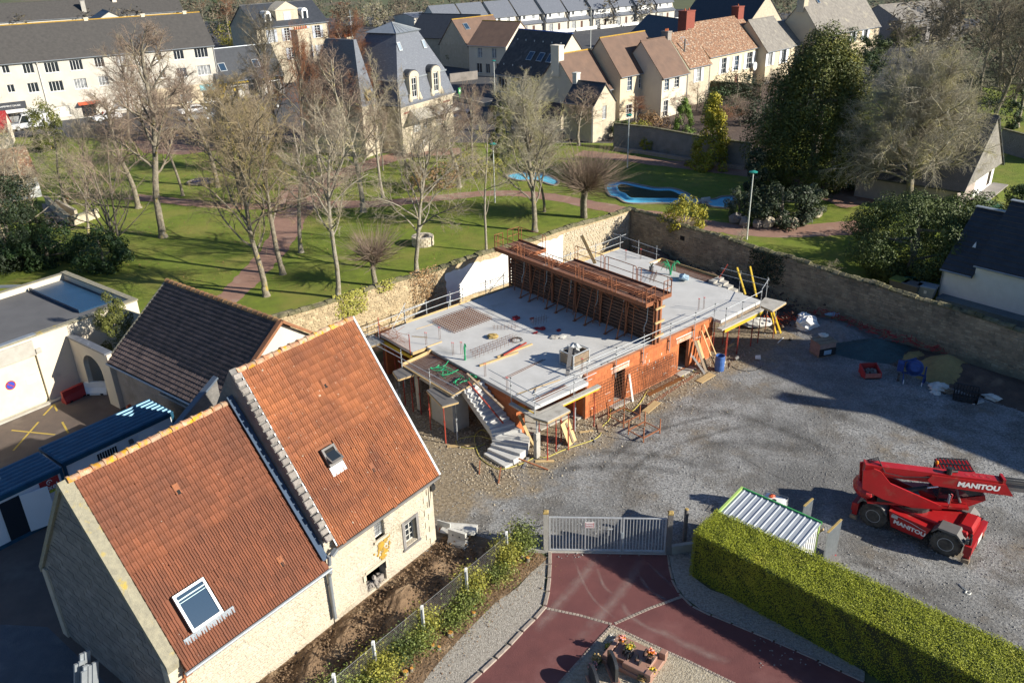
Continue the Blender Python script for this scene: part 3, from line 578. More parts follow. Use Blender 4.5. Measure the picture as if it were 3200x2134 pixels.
def stone_face(par,o,d,n,W,H,rowh=(.085,.135),lw=(.14,.38),holes=(),m='stone_cream',name='stone',proud=(.004,.016),top=None,maxparts=300,seed=1,gap=.018,near=None,b0=0.):
    rg=random.Random(seed); o=Vector(o);d=Vector(d).normalized();n=Vector(n).normalized(); cells=[]; z=b0
    while z<H:
        h=rg.uniform(*rowh); a=-rg.uniform(0,lw[0])
        while a<W:
            w=rg.uniform(*lw); a0=max(a+gap/2,.01);a1=min(a+w-gap/2,W-.01); z1=min(z+h-gap,H)
            ca,cz=(a0+a1)/2,z+h/2
            if a1-a0>.06 and z1-z>.05 and not any(q[0]-.02<a1 and a0<q[1]+.02 and q[2]-.02<z1 and z<q[3]+.02 for q in holes) and (top is None or z1<top(ca)): cells.append((a0,a1,z,z1,rg.uniform(*proud),[rg.uniform(-.012,.012) for _ in range(8)]))
            a+=w
        z+=h
    def geo(c):
        a0,a1,z0,z1,p,j=c; e=min(.025,(z1-z0)*.25)
        P=lambda a,zz,q:o+d*a+n*q+Vector((0,0,zz))
        return [P(a0+j[0],z0,-.01),P(a1+j[1],z0,-.01),P(a1+j[2],z1,-.01),P(a0+j[3],z1,-.01),P(a0+j[0]+e,z0+e,p),P(a1+j[1]-e,z0+e+j[4],p+j[6]*.3),P(a1+j[2]-e,z1-e,p),P(a0+j[3]+e,z1-e+j[5],p+j[7]*.3)],[(4,5,6,7),(0,1,5,4),(1,2,6,5),(2,3,7,6),(3,0,4,7)]
    idx=list(range(len(cells)))
    if len(cells)>maxparts: 
        idx.sort(key=lambda i:-(cells[i][1]-cells[i][0])*(cells[i][3]-cells[i][2])*(1 if near is None else near((cells[i][0]+cells[i][1])/2)))
    for i in idx[:maxparts]:
        v,f=geo(cells[i]); b=MB(); b.add(v,f); b.obj(name,K[m],par)
    if len(idx)>maxparts:
        b=MB()
        for i in idx[maxparts:]: b.add(*geo(cells[i]))
        b.obj(name+'work',K[m],par,kind='stuff')
def tile_mesh(w,h,kind='pan'):
    # x across, y up the slope, z normal
    if kind=='pan': prof=[(-.5,.012),(-.42,.052),(-.28,.052),(-.2,.004),(.02,.0),(.09,.034),(.2,.034),(.28,.002),(.5,.008)]
    else: prof=[(-.5,.010),(-.32,.03),(-.1,.012),(.15,.012),(.34,.03),(.5,.010)]
    vs=[];n=len(prof); lift=.05
    for x,z in prof: vs.append((x*w,-h*.5-.02,z+lift))
    for x,z in prof: vs.append((x*w,h*.5+.02,z))
    for x,z in prof: vs.append((x*w,-h*.5-.02,z+lift-.028))
    return vs,[(i,i+1,n+i+1,n+i) for i in range(n-1)]+[(2*n+i,2*n+i+1,i+1,i) for i in range(n-1)]
def tile_roof(roof,u0,u1,v0,z0,v1,z1,tw,tl,m,name='roof_tile',kind='pan',maxparts=300,holes=(),seed=2,mats=None,up=.015):
    """tiles on the slope from (v0,z0) eave to (v1,z1) ridge"""
    rg=random.Random(seed); S=math.hypot(v1-v0,z1-z0); y=Vector((0,(v1-v0)/S,(z1-z0)/S)); x=Vector((1,0,0)); nn=Vector((0,-(z1-z0)/S,(v1-v0)/S))
    if v1<v0: x=Vector((-1,0,0)); 
    nn=x.cross(y)
    nr=max(1,round(S/tl)); nc=max(1,round((u1-u0)/tw)); tl=S/nr; tw=(u1-u0)/nc
    vs,fs=tile_mesh(tw,tl,kind); me=bpy.data.meshes.new(name); me.from_pydata(vs,[],fs); me.materials.append(K[m])
    cells=[]
    for i in range(nr):
        for j in range(nc):
            u=u0+tw*(j+.5); s=tl*(i+.5)
            if any(h[0]<u<h[1] and h[2]<s<h[3] for h in holes): continue
            c=Vector((u,v0,z0))+y*(s-(rg.uniform(.02,.07) if rg.random()<.025 else 0))+nn*(up+rg.uniform(0,.009)-.03*math.sin(math.pi*(u-u0)/(u1-u0))*(s/S)); yy=(y+x*rg.uniform(-.02,.02)+nn*rg.uniform(-.012,.012)).normalized(); n2=x.cross(yy).normalized(); xx=yy.cross(n2)
            cells.append((i,j,Matrix(((xx.x,yy.x,n2.x,c.x),(xx.y,yy.y,n2.y,c.y),(xx.z,yy.z,n2.z,c.z),(0,0,0,1)))))
    near=cells[:maxparts]
    for _,_,T in near:
        o=mo(name,me,None,roof); o.matrix_local=T
    if len(cells)>maxparts:
        A=np.array([np.array(T) for _,_,T in cells[maxparts:]]); P=np.c_[np.array(vs),np.ones(len(vs))]
        V=np.einsum('nij,kj->nki',A,P)[...,:3].reshape(-1,3); F=(np.array(fs)[None]+len(vs)*np.arange(len(A))[:,None,None]).reshape(-1,4)
        mo(name+'s',npmesh(name+'s',V,F),K[m],roof,kind='stuff')
def ridge_tiles(par,u0,u1,v,z,L=.42,r=.14,m='ridge',name='ridge_tile'):
    n=round((u1-u0)/L); L=(u1-u0)/n; b=MB(); k=8; vs=[];fs=[]
    for a,(x,rr,dz) in enumerate(((-L/2-.02,r*1.12,.015),(-L/2+.07,r*1.12,.015),(-L/2+.08,r,0),(L/2,r*.95,0))):
        for j in range(k+1): t=math.pi*(j/k*1.1-.05); vs.append((x,rr*math.cos(t),rr*math.sin(t)*.95+dz))
    for a in range(3):
        for j in range(k): fs.append((a*(k+1)+j,a*(k+1)+j+1,(a+1)*(k+1)+j+1,(a+1)*(k+1)+j))
    fs.append(tuple(range(k+1))); b.add(vs,fs); me=bpy.data.meshes.new(name); me.from_pydata(b.v,[],b.f); me.materials.append(K[m])
    for i in range(n): o=mo(name,me,None,par,(u0+L*(i+.5),v+random.uniform(-.012,.012),z+random.uniform(-.015,.012))); o.rotation_euler=(random.uniform(-.06,.06),random.uniform(-.03,.03),random.uniform(-.04,.04))
def text(par,s,size,T,m,name='lettering',ext=.004,bold=0.,sx=1.,align='CENTER',sp=1.):
    c=bpy.data.curves.new(name,'FONT'); c.body=s; c.size=size; c.extrude=ext; c.offset=bold; c.align_x=align; c.align_y='CENTER'; c.space_character=sp; c.materials.append(K[m])
    q=bpy.data.objects.new(name,c); COL.objects.link(q); me=bpy.data.meshes.new_from_object(q); bpy.data.objects.remove(q); bpy.data.curves.remove(c)
    if not me.materials: me.materials.append(K[m])
    o=mo(name,me,None,par); o.matrix_local=T@Matrix.Diagonal((sx,1,1,1)); return o
def TM(o,x,y):     # matrix with given origin, x and y axes
    x=Vector(x).normalized(); y=Vector(y); z=x.cross(y).normalized(); y=z.cross(x); o=Vector(o)
    return Matrix(((x.x,y.x,z.x,o.x),(x.y,y.y,z.y,o.y),(x.z,y.z,z.z,o.z),(0,0,0,1)))
# ------------------------------------------------------------ old stone house: two joined houses under red tiles
def stone_house_low():
    t=thing('stone_house','long low stone house under a weathered red tile roof with one large skylight','house',HF.o,HF.a*57.29578)
    u0,u1,W,ze,zr=-13.0,-6.16,8.6,3.45,9.0; s=(zr-ze)/4.3
    b=MB(); wallp(b,(u0,0,0),(1,0,0),(0,-1,0),u1-u0,ze,(),.4); wallp(b,(u1,W,0),(-1,0,0),(0,1,0),u1-u0,ze,(),.4)
    b.obj('wall',K['mortar_cream'],t)
    g=MB(); g.extr([(u0+.1,.01,0),(u0+.1,W-.01,0),(u0+.1,W-.01,ze),(u0+.1,4.3,zr),(u0+.1,.01,ze)],(.3,0,0)); gw=g.obj('gable_wall',K['mortar'],t)
    rows=int((zr+.3)/.26)
    cells=[]; rg=random.Random(4)
    for i in range(36):
        z=.25*i; a=-.25*(i%2)
        while a<W:
            a0,a1=a+.012,a+.5-.012; lim=lambda v: ze+(min(v,W-v))*s
            z1=min(z+.235,9)
            if a0>=-.02 and a1<=W+.02 and lim(max(a0,.01))>z1 and lim(min(a1,W-.01))>z1: cells.append((a0,a1,z,z1))
            a+=.5
    cells.sort(key=lambda c:-c[2])
    for c in cells[:300]:
        b=MB(); p=.012+rg.uniform(0,.016); b.box(u0+.1-p,u0+.12,c[0],c[1],c[2],c[3]); b.obj('block',K['block_grey'],gw)
    b=MB()
    for c in cells[300:]: b.box(u0+.1-.012-rg.uniform(0,.016),u0+.12,c[0],c[1],c[2],c[3])
    b.obj('blockwork',K['block_grey'],gw,kind='stuff')
    stone_face(t,(u0,0,0),(1,0,0),(0,-1,0),u1-u0,ze-.1,m='stone_block',seed=3,b0=.2)
    b=MB(); roof_slab(b,u0+.45,u1-.05,-.28,ze-.28*s+.06,4.3,zr+.06); rf=b.obj('roof',K['tile_red'],t)
    tile_roof(rf,u0+.45,u1-.22,-.30,ze-.30*s+.07,4.25,zr,.205,.335,'tile_red',holes=((-11.85,-10.55,.92,2.42),))
    b=MB(); roof_slab(b,u1-.05,u0+.3,W+.3,ze-.3*s+.06,4.3,zr+.06); b.obj('roof',K['tile_red'],t)
    ridge_tiles(t,u0+.3,u1-.05,4.3,zr+.03)
    b=MB(); roof_slab(b,u0-.02,u0+.45,-.05,ze-.05*s+.13,4.3,zr+.13,.3); b.obj('gable_coping',K['lichen_concrete'],t)
    b=MB(); roof_slab(b,u0+.35,u0-.02,W+.1,ze-.1*s+.13,4.3,zr+.13,.3); b.obj('gable_coping',K['lichen_concrete'],t)
    f=lambda v: ze+v*s
    sk,T=skylight(t,-11.8,.30,1.22,1.42,f,.2,fm='zinc',gm='glass_blue'); 
    g=MB(); g.T=T; g.box(.1,1.12,1.16,1.2,.031,.05); g.box(.1,1.12,1.06,1.08,.031,.045); g.obj('blind_rail',mat('blind',(.45,.62,.62),rough=.5),sk)
    fl=MB(); fl.T=T
    for i in range(16): x=-.35+i*.125; fl.add([(x,-.02,-.06),(x+.06,-.02,-.04),(x+.125,-.02,-.06),(x,-.26,-.10),(x+.06,-.26,-.075),(x+.125,-.26,-.10)],[(0,1,4,3),(1,2,5,4)])
    fl.obj('lead_flashing',K['zinc'],t)
    for (u,v) in ((-9.75,3.05),(-7.8,.45)):
        b=MB(); b.T=TM((u,v,f(v)+.1),(1,0,0),(0,1,s)); b.box(-.11,.11,-.2,.2,0,.07); o=b.obj('vent_tile',K['tile_orange'],t); q=MB(); q.T=b.T; q.box(-.06,.06,-.215,-.05,.02,.075); q.obj('vent_slot',K['dark_void'],o)
    b=MB(); b.tube([(u0+.4,-.36,ze-.36*s+.05),(u1+.02,-.36,ze-.36*s+.03)],.07,8); b.obj('gutter',K['zinc'],t)
    b=MB(); b.tube([(u1-.05,-.36,ze-.55),(u1-.02,-.2,ze-.85),(u1-.02,-.17,.4)],.075,8)
    for z in (.9,2.1): b.lathe([(.09,0),(.09,.06)],8,(u1-.02,-.17,z))
    b.obj('downpipe',K['zinc'],t)
    for u in (u0,):  # corner stones
        z=.1
        for i in range(9): b=MB(); L_=.5 if i%2 else .3; b.cbox(u-.02,u+L_,-.045,.2,z,z+.33,.015); b.obj('quoin',K['stone_block'],t); z+=.345
    b=MB(); b.bar((u0+.2,-.12,ze-.75),(u0+.75,-.12,ze-.75),.05); b.bar((u0+.45,-.12,ze-.5),(u0+.45,-.12,ze-1.15),.05); b.obj('wall_tie',K['rust'],t)
    return t
stone_house_low()
def stone_house_tall():
    t=thing('stone_house','taller stone house under a bright orange tile roof with a small open skylight','house',HF.o,HF.a*57.29578)
    u0,u1,W,ze,zr=-6.1,.02,8.4,4.15,10.15; s=(zr-ze)/4.2; Lw=u1-u0
    H=[(2.62,3.18,2.45,3.85),(4.3,5.02,1.0,2.2),(1.85,3.0,.15,1.15)]
    b=MB(); wallp(b,(u0,0,0),(1,0,0),(0,-1,0),Lw,ze,H,.42); wallp(b,(u1,W,0),(-1,0,0),(0,1,0),Lw,ze,(),.42)
    wallp(b,(u1,.42,0),(0,1,0),(1,0,0),W-.84,ze,(),.42); b.extr([(u1-.42,.01,ze),(u1-.42,W-.01,ze),(u1-.42,4.2,zr)],(.42,0,0)); b.obj('wall',K['mortar_cream'],t)
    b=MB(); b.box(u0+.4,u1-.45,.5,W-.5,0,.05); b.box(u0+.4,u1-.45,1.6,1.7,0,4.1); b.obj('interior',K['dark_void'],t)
    b=MB(); b.extr([(u0,.01,0),(u0,W-.01,0),(u0,W-.01,ze+.25),(u0,4.2,zr+.22),(u0,.01,ze+.25)],(.3,0,0)); pw=b.obj('party_wall',K['render_grey'],t)
    stone_face(t,(u0,0,0),(1,0,0),(0,-1,0),Lw,ze-.1,m='stone_block',seed=9,b0=.25,holes=[(h[0]-.2,h[1]+.2,h[2]-.2,h[3]+.2) for h in H])
    b=MB(); roof_slab(b,u0+.42,u1+.22,-.28,ze-.28*s+.06,4.2,zr+.06); rf=b.obj('roof',K['tile_orange'],t)
    tile_roof(rf,u0+.42,u1+.2,-.30,ze-.3*s+.07,4.15,zr,.205,.335,'tile_orange',seed=6,holes=((-4.42,-3.66,2.75,3.62),))
    b=MB(); roof_slab(b,u1+.2,u0+.3,W+.3,ze-.3*s+.06,4.2,zr+.06); b.obj('roof',K['tile_orange'],t)
    ridge_tiles(t,u0+.3,u1+.22,4.2,zr+.03)
    # stone-capped parapet with metal flashing
    k=math.sqrt(1+s*s)
    for i in range(24):
        v=-.1+i*.178; z=ze+v*s; b=MB(); b.T=TM((u0+.16,v,z+.24),(1,0,0),(0,1,s)); b.cbox(-.19+random.uniform(-.04,.04),.17,-.13,.10+random.uniform(-.03,.03),0,.10+random.uniform(0,.09),.03); b.obj('coping_stone',K['wall_grey'],pw)
    b=MB(); b.bar((u0+.42,-.32,ze-.32*s+.14),(u0+.42,4.2,zr+.14),.1,.03,(0,-s,1)); b.bar((u1+.25,-.34,ze-.34*s+.1),(u1+.25,4.2,zr+.1),.10,.14,(0,-s,1)); b.obj('verge_flashing',K['zinc'],t)
    b=MB(); b.bar((u0-.17,-.25,3.50),(u0-.17,4.25,9.30),.26,.05,(0,-1.29,1)); b.obj('valley_flashing',mat('flashing_shade_blue',(.035,.065,.12),(.025,.05,.09),3,.75),t)  # dark blue is the taller house's shade, put into the flashing's colour
    f=lambda v: ze+v*s
    sk,T=skylight(t,-4.36,1.32,.66,.78,f,.16,fm='grey_plastic',gm='dark_void')
    b=MB(); b.T=T@Matrix.Translation((.33,.40,.08))@Matrix.Rotation(R(-32),4,'X'); b.box(-.3,.3,-.36,.36,-.02,.03); sh=b.obj('sash',K['grey_plastic'],sk); b2=MB(); b2.T=b.T; b2.box(-.23,.23,-.28,.28,.031,.04); b2.obj('pane',K['glass'],sh)
    b=MB(); b.T=T; b.box(-.02,.7,-.4,-.02,-.06,-.03); b.obj('lead_flashing',K['galv'],t)
    for (u,v) in ((-2.65,3.05),(-2.6,.75)):
        b=MB(); b.T=TM((u,v,f(v)+.1),(1,0,0),(0,1,s)); b.box(-.11,.11,-.2,.2,0,.07); o=b.obj('vent_tile',K['tile_orange'],t); q=MB(); q.T=b.T; q.box(-.06,.06,-.215,-.05,.02,.075); q.obj('vent_slot',K['dark_void'],o)
    b=MB(); b.tube([(u0+.3,-.36,ze-.36*s+.05),(u1+.22,-.36,ze-.36*s+.04)],.07,8); b.obj('gutter',K['grey_plastic'],t)
    b=MB(); b.bar((u0+.05,-.36,ze-.55),(u0+.32,-.36,ze-.4),.18,.12); b.tube([(u0-.02,-.3,ze-.55),(u0-.03,-.25,ze-1.0)],.08,8); b.obj('rainwater_head',K['zinc'],t)
    # upper tall window with bars
    window(t,(u0,0,0),(1,0,0),(0,-1,0),2.62,2.45,.56,1.4,1,2,rec=.2,sill=None)
    b=MB()
    for z in (2.75,3.05,3.35): b.tube([(u0+2.58,-.05,z),(u0+3.22,-.05,z)],.012,5)
    for x in (2.8,3.0): b.tube([(u0+x,-.06,2.5),(u0+x,-.06,3.6)],.012,5)
    b.obj('window_bars',K['black'],t)
    b=MB(); b.box(u0+2.5,u0+3.3,-.09,.15,2.33,2.45); b.obj('sill',K['stone_block'],t)
    window(t,(u0,0,0),(1,0,0),(0,-1,0),4.3,1.0,.72,1.2,3,4,fm='white_dirty',rec=.26,sill=None,fw=.04)
    b=MB(); b.box(u0+4.15,u0+4.3,-.04,.1,.95,2.35); b.box(u0+5.02,u0+5.17,-.04,.1,.95,2.35); b.box(u0+4.3,u0+5.02,-.04,.1,2.2,2.35); b.box(u0+4.1,u0+5.2,-.07,.25,.85,.95); b.obj('window_surround',K['wood_grey'],t)
    b=MB(); b.box(u0+1.7,u0+1.85,-.06,.15,.9,1.2); b.box(u0+3.0,u0+3.12,-.06,.15,.75,1.35); b.box(u0+1.85,u0+3.0,-.05,.15,1.15,1.3); b.obj('lintel',K['stone_block'],t)
    b=MB(); b.box(u0+1.9,u0+2.95,.12,.2,.05,.4); 
    for i in range(26): b.blob((u0+random.uniform(1.9,2.95),random.uniform(.0,.4),random.uniform(.1,.4)),random.uniform(.06,.13),6,4,.3)
    b.obj('rubble_fill',K['wall_grey'],t,kind='stuff')
    # lichen stain below the sill: a thin crust with its own outline
    b=MB(); rg=random.Random(5)
    for i in range(70): x=rg.gauss(u0+2.95,.16); z=rg.uniform(1.35,2.3); r=rg.uniform(.02,.07); b.box(x-r,x+r,-.034-rg.uniform(0,.004),-.02,z-r*1.2,z+r*1.2)
    b.obj('lichen_crust',K['lichen'],t,kind='stuff')
    for z0_,side in ((.3,1),):
        z=.2
        for i in range(11): b=MB(); L_=.55 if i%2 else .32; b.cbox(u1-L_,u1+.035,-.04,.3,z,z+.32,.015); b.obj('quoin',K['stone_block'],t); z+=.335
        z=.4
        for i in range(9): b=MB(); L_=.3 if i%2 else .18; b.cbox(u0-.02,u0+L_,-.05,.2,z,z+.33,.015); b.obj('quoin',K['stone_block'],t); z+=.36
    b=MB(); b.box(u1-.1,u1+.12,-.16,-.03,3.0,3.25); b.tube([(u1-.05,-.06,3.0),(u1-.25,-.06,2.2),(u1-.2,-.06,4.0)],.012,5); b.obj('junction_box',K['black'],t)
stone_house_tall()
def dark_house():
    t=thing('stone_house','grey rendered house under a dark tile roof behind the red-roofed houses','house',HF.o,HF.a*57.29578)
    # ridge runs along v; eave towards the yard of the cabins at u=-1.6
    u0,u1,v0,v1,ze,zr=-1.45,7.45,13.4,23.8,3.3,6.62; um=(u0+u1)/2; s=(zr-ze)/(um-u0)
    b=MB(); b.box(u0,u0+.35,v0,v1,0,ze); b.box(u1-.35,u1,v0,v1,0,ze); 
    b.extr([(u0+.36,v1-.35,0),(u1-.36,v1-.35,0),(u1-.36,v1-.35,ze),(um,v1-.35,zr-.1),(u0+.36,v1-.35,ze)],(0,.34,0)); b.obj('wall',K['wall_grey'],t)
    b=MB(); b.extr([(u0+.36,v0,0),(u1-.36,v0,0),(u1-.36,v0,ze),(um,v0,zr-.05),(u0+.36,v0,ze)],(0,.34,0)); b.obj('gable_wall',K['stucco_white'],t)
    def rot(b): b.T=Matrix(((0,-1,0,0),(1,0,0,0),(0,0,1,0),(0,0,0,1)))
    # local slope along u: use a rotated child frame (x->v, y->-u)
    rf=bpy.data.objects.new('roof',None)
    b=MB(); b.add([(u0-.25,v0-.1,ze-.25*s+.06),(um,v0-.1,zr+.06),(um,v1+.2,zr+.06),(u0-.25,v1+.2,ze-.25*s+.06),(u0-.25,v0-.1,ze-.25*s-.06),(um,v0-.1,zr-.06),(um,v1+.2,zr-.06),(u0-.25,v1+.2,ze-.25*s-.06)],[(3,2,1,0),(4,5,6,7),(0,1,5,4),(1,2,6,5),(2,3,7,6),(3,0,4,7)])
    rf=b.obj('roof',K['tile_dark'],t)
    b=MB(); b.add([(u1+.25,v0-.1,ze-.25*s+.06),(um,v0-.1,zr+.06),(um,v1+.2,zr+.06),(u1+.25,v1+.2,ze-.25*s+.06)],[(0,1,2,3)]); b.obj('roof',K['tile_dark'],t)
    # tiles in v-rows
    tw,tl=.235,.26; S=math.hypot(um-u0+.25,zr-ze+.25*s); nr=round(S/tl); nc=round((v1-v0+.3)/tw); tl=S/nr; tw=(v1-v0+.3)/nc
    vs,fs=tile_mesh(tw,tl,'flat'); me=bpy.data.meshes.new('roof_tile'); me.from_pydata(vs,[],fs); me.materials.append(K['tile_dark'])
    y=Vector((um-u0+.25,0,zr-ze+.25*s)).normalized(); x=Vector((0,-1,0)); cells=[]
    for i in range(nr):
        for j in range(nc):
            c=Vector((u0-.25,v1+.2-tw*(j+.5),ze-.25*s+.075))+y*tl*(i+.5); n2=x.cross(y).normalized(); c+=n2*random.uniform(0,.008)
            cells.append(Matrix(((x.x,y.x,n2.x,c.x),(x.y,y.y,n2.y,c.y),(x.z,y.z,n2.z,c.z),(0,0,0,1))))
    for T in cells[:300]: o=mo('roof_tile',me,None,rf); o.matrix_local=T
    A=np.array([np.array(T) for T in cells[300:]]); P=np.c_[np.array(vs),np.ones(len(vs))]; V=np.einsum('nij,kj->nki',A,P)[...,:3].reshape(-1,3); F=(np.array(fs)[None]+len(vs)*np.arange(len(A))[:,None,None]).reshape(-1,4)
    mo('roof_tiles',npmesh('roof_tiles',V,F),K['tile_dark'],rf,kind='stuff')
    n=24
    for i in range(n):
        v=v0-.1+(v1-v0+.3)*(i+.5)/n; b=MB(); L=(v1-v0+.3)/n; b.tube([(um,v-L/2,zr+.08),(um,v+L/2-.05,zr+.08),(um,v+L/2-.05,zr+.09),(um,v+L/2,zr+.09)],[.15,.145,.17,.17],10); b.obj('ridge_tile',mat('ridge_b',(.26,.12,.06),(.34,.22,.10),3,.8,.3,20,rnd=.2) if i==0 else bpy.data.materials['ridge_b'],t)
    b=MB(); b.bar((u0-.3,v0-.2,ze-.3*s+.1),(um,v0-.2,zr+.14),.3,.16,(-s,0,1)); b.bar((u1+.3,v0-.2,ze-.3*s+.1),(um,v0-.2,zr+.14),.3,.16,(s,0,1)); b.obj('verge_tile',mat('verge_b',(.30,.13,.06),(.22,.10,.05),3,.8,.3,20),t)
    b=MB(); b.bar((u0-.2,v1+.22,ze-.2*s+.1),(um,v1+.22,zr+.1),.12,.1,(-s,0,1)); b.obj('verge_mortar',K['lichen_concrete'],t)
    for i in range(22): b=MB(); f=(i+.5)/22; b.box(u0+(um-u0)*f-.09,u0+(um-u0)*f+.09,v1+.28,v1+.40,ze+(zr-ze)*f-.16,ze+(zr-ze)*f+.02); b.obj('verge_stone',K['stone_block'],t)
    b=MB(); b.tube([(u0-.33,v0-.1,ze-.32*s),(u0-.33,v1+.2,ze-.32*s)],.07,6); b.tube([(u0-.12,v0+2.6,ze-.4),(u0-.12,v0+2.6,.1)],.05,6); b.obj('gutter',K['zinc'],t)
    b=MB(); b.box(u0-.22,u0-.02,15.5,18.9,2.55,2.68); b.obj('wall_shelf',K['zinc'],t)
    # lower link wall towards the cream-walled court with grey flashing
    b=MB(); b.box(-4.6,-1.5,13.0,13.3,0,3.4); b.extr([(-4.6,13.0,3.4),(-1.5,13.0,3.4),(-1.5,13.0,5.2)],(0,.3,0)); b.obj('link_wall',K['render_grey'],t)
    b=MB(); b.bar((-4.75,13.1,3.42),(-1.45,13.1,5.35),.36,.1); b.obj('link_coping',mat('coping_slate',(.10,.13,.17),(.08,.10,.14),2,.5),t)
dark_house()
def arch_wall():
    t=thing('arch_wall','cream wall with an arched opening between garage and dark-roofed house','wall',HF.o,HF.a*57.29578)
    b=MB(); u=-1.55; n=10
    # wall along v from 23.9 to 28.3 with arch 25.2..27.4
    b.box(u-.15,u+.15,23.9,25.0,0,3.6); b.box(u-.15,u+.15,27.2,28.35,0,3.6); 
    pts=[(25.0,2.0)]+[(26.1-1.1*math.cos(math.pi*i/n),2.0+.95*math.sin(math.pi*i/n)) for i in range(1,n)]+[(27.2,2.0)]
    for a,c in zip(pts,pts[1:]): b.add([(u-.15,a[0],a[1]),(u-.15,c[0],c[1]),(u-.15,c[0],3.6),(u-.15,a[0],3.6),(u+.15,a[0],a[1]),(u+.15,c[0],c[1]),(u+.15,c[0],3.6),(u+.15,a[0],3.6)],[(3,2,1,0),(4,5,6,7),(0,1,5,4),(2,3,7,6)])
    b.obj('wall',K['stucco_cream'],t); q=MB(); q.box(u-.24,u+.24,23.95,28.3,3.6,3.72); q.obj('coping',K['slate'],t)
arch_wall()
def garage():
    t=thing('garage','cream flat-roofed garage with wide white sliding doors','garage',HF.o,HF.a*57.29578)
    v0=28.4; b=MB(); wallp(b,(-26,v0,0),(1,0,0),(0,-1,0),29.1,4.35,[(11.8,22.3,0,3.2)],.3); wallp(b,(3.1,v0+.3,0),(0,1,0),(1,0,0),9,4.35,(),.3); b.box(-26,2.8,37.4,37.7,0,4.35); b.obj('wall',K['stucco_cream'],t)
    for i in range(3): d=MB(); d.box(-14.2+3.5*i+.02,-14.2+3.5*i+3.44,v0+.16+.05*(i%2),v0+.21+.05*(i%2),.02,3.18); dd=d.obj('sliding_door',K['cream_paint'],t)
    b=MB(); b.box(-26,2.8,v0+.3,37.4,3.9,3.95); b.obj('flat_roof',mat('roof_felt',(.125,.125,.13),(.10,.10,.105),.6,.9,.2,30,c3=(.07,.075,.08),s3=.25,t3=.6),t)
    b=MB(); b.box(-26,3.16,v0-.06,v0+.36,4.35,4.45); b.box(2.76,3.16,v0+.36,37.7,4.35,4.45); b.box(-26,2.76,37.36,37.7,4.35,4.4); b.obj('parapet_coping',K['lichen_concrete'],t)
    b=MB(); b.box(-26,-3.4,v0-.02,v0+.34,4.452,4.49); b.obj('roof_edge',K['zinc'],t)
    w=MB(); w.box(.3,2.5,30.5,37.2,3.96,4.04); w.box(.25,.35,30.5,37.2,3.96,4.2); w.obj('roof_gutter',mat('wet_felt',(.02,.06,.12),(.015,.045,.09),1,.25),t)
    b=MB(); b.box(-9,-3.75,v0-.10,v0-.003,3.25,4.2); b.box(-3.7,-3.4,v0-.12,v0-.003,3.3,3.6); b.obj('door_track_box',K['concrete_raw'],t)
    # round no-parking sign and a paper notice on the doors
    T=TM((-5.5,v0+.155,1.9),(1,0,0),(0,0,1))
    q=MB(); q.T=T; q.lathe([(.29,0),(.29,.01)],24); s=q.obj('no_parking_sign',K['red_dull'],t); q=MB(); q.T=T@Matrix.Translation((0,0,.0105)); q.lathe([(.225,0),(.225,.004)],24); q.obj('sign_disc',mat('sign_blue',(.03,.06,.40),rough=.5),s)
    q=MB(); q.T=T@Matrix.Translation((0,0,.015))@Matrix.Rotation(R(-45),4,'Z'); q.box(-.24,.24,-.03,.03,0,.003); q.obj('sign_bar',K['red_dull'],s)
    q=MB(); q.box(-4.6,-4.1,v0+.14,v0+.155,1.55,1.95); n=q.obj('notice',K['white'],t); 
    text(n,'P',.11,TM((-4.35,v0+.138,1.88),(1,0,0),(0,0,1)),'car_blue'); 
    for i in range(3): q=MB(); q.box(-4.55,-4.15,v0+.136,v0+.14,1.62+.06*i,1.64+.06*i); q.obj('notice_line',K['car_blue'],n)
    b=MB(); b.box(-26,-1.8,v0-.35,v0-.02,0,.1); b.obj('door_sill',K['concrete_raw'],t)
    # second lower roof to the back left
    t2=thing('annexe','low flat-roofed annexe with dark mossy felt behind the garage','building',HF.o,HF.a*57.29578)
    b=MB(); b.box(-26,-2.5,37.9,46,0,3.1); b.obj('wall',K['stucco_cream'],t2); b=MB(); b.box(-26,-2.45,37.8,46.1,3.1,3.22); b.obj('flat_roof',mat('felt_moss',(.08,.075,.07),(.05,.05,.05),.7,.95,.3,20,c3=(.15,.13,.10),s3=.5,t3=.58),t2)
    b=MB(); b.bar((-2.4,38,3.3),(-2.4,44.5,3.3),.25,.2); b.bar((2.8,37.9,3.4),(-2.2,44.5,3.4),.2,.16); b.obj('roof_edge',K['zinc'],t2)
garage()
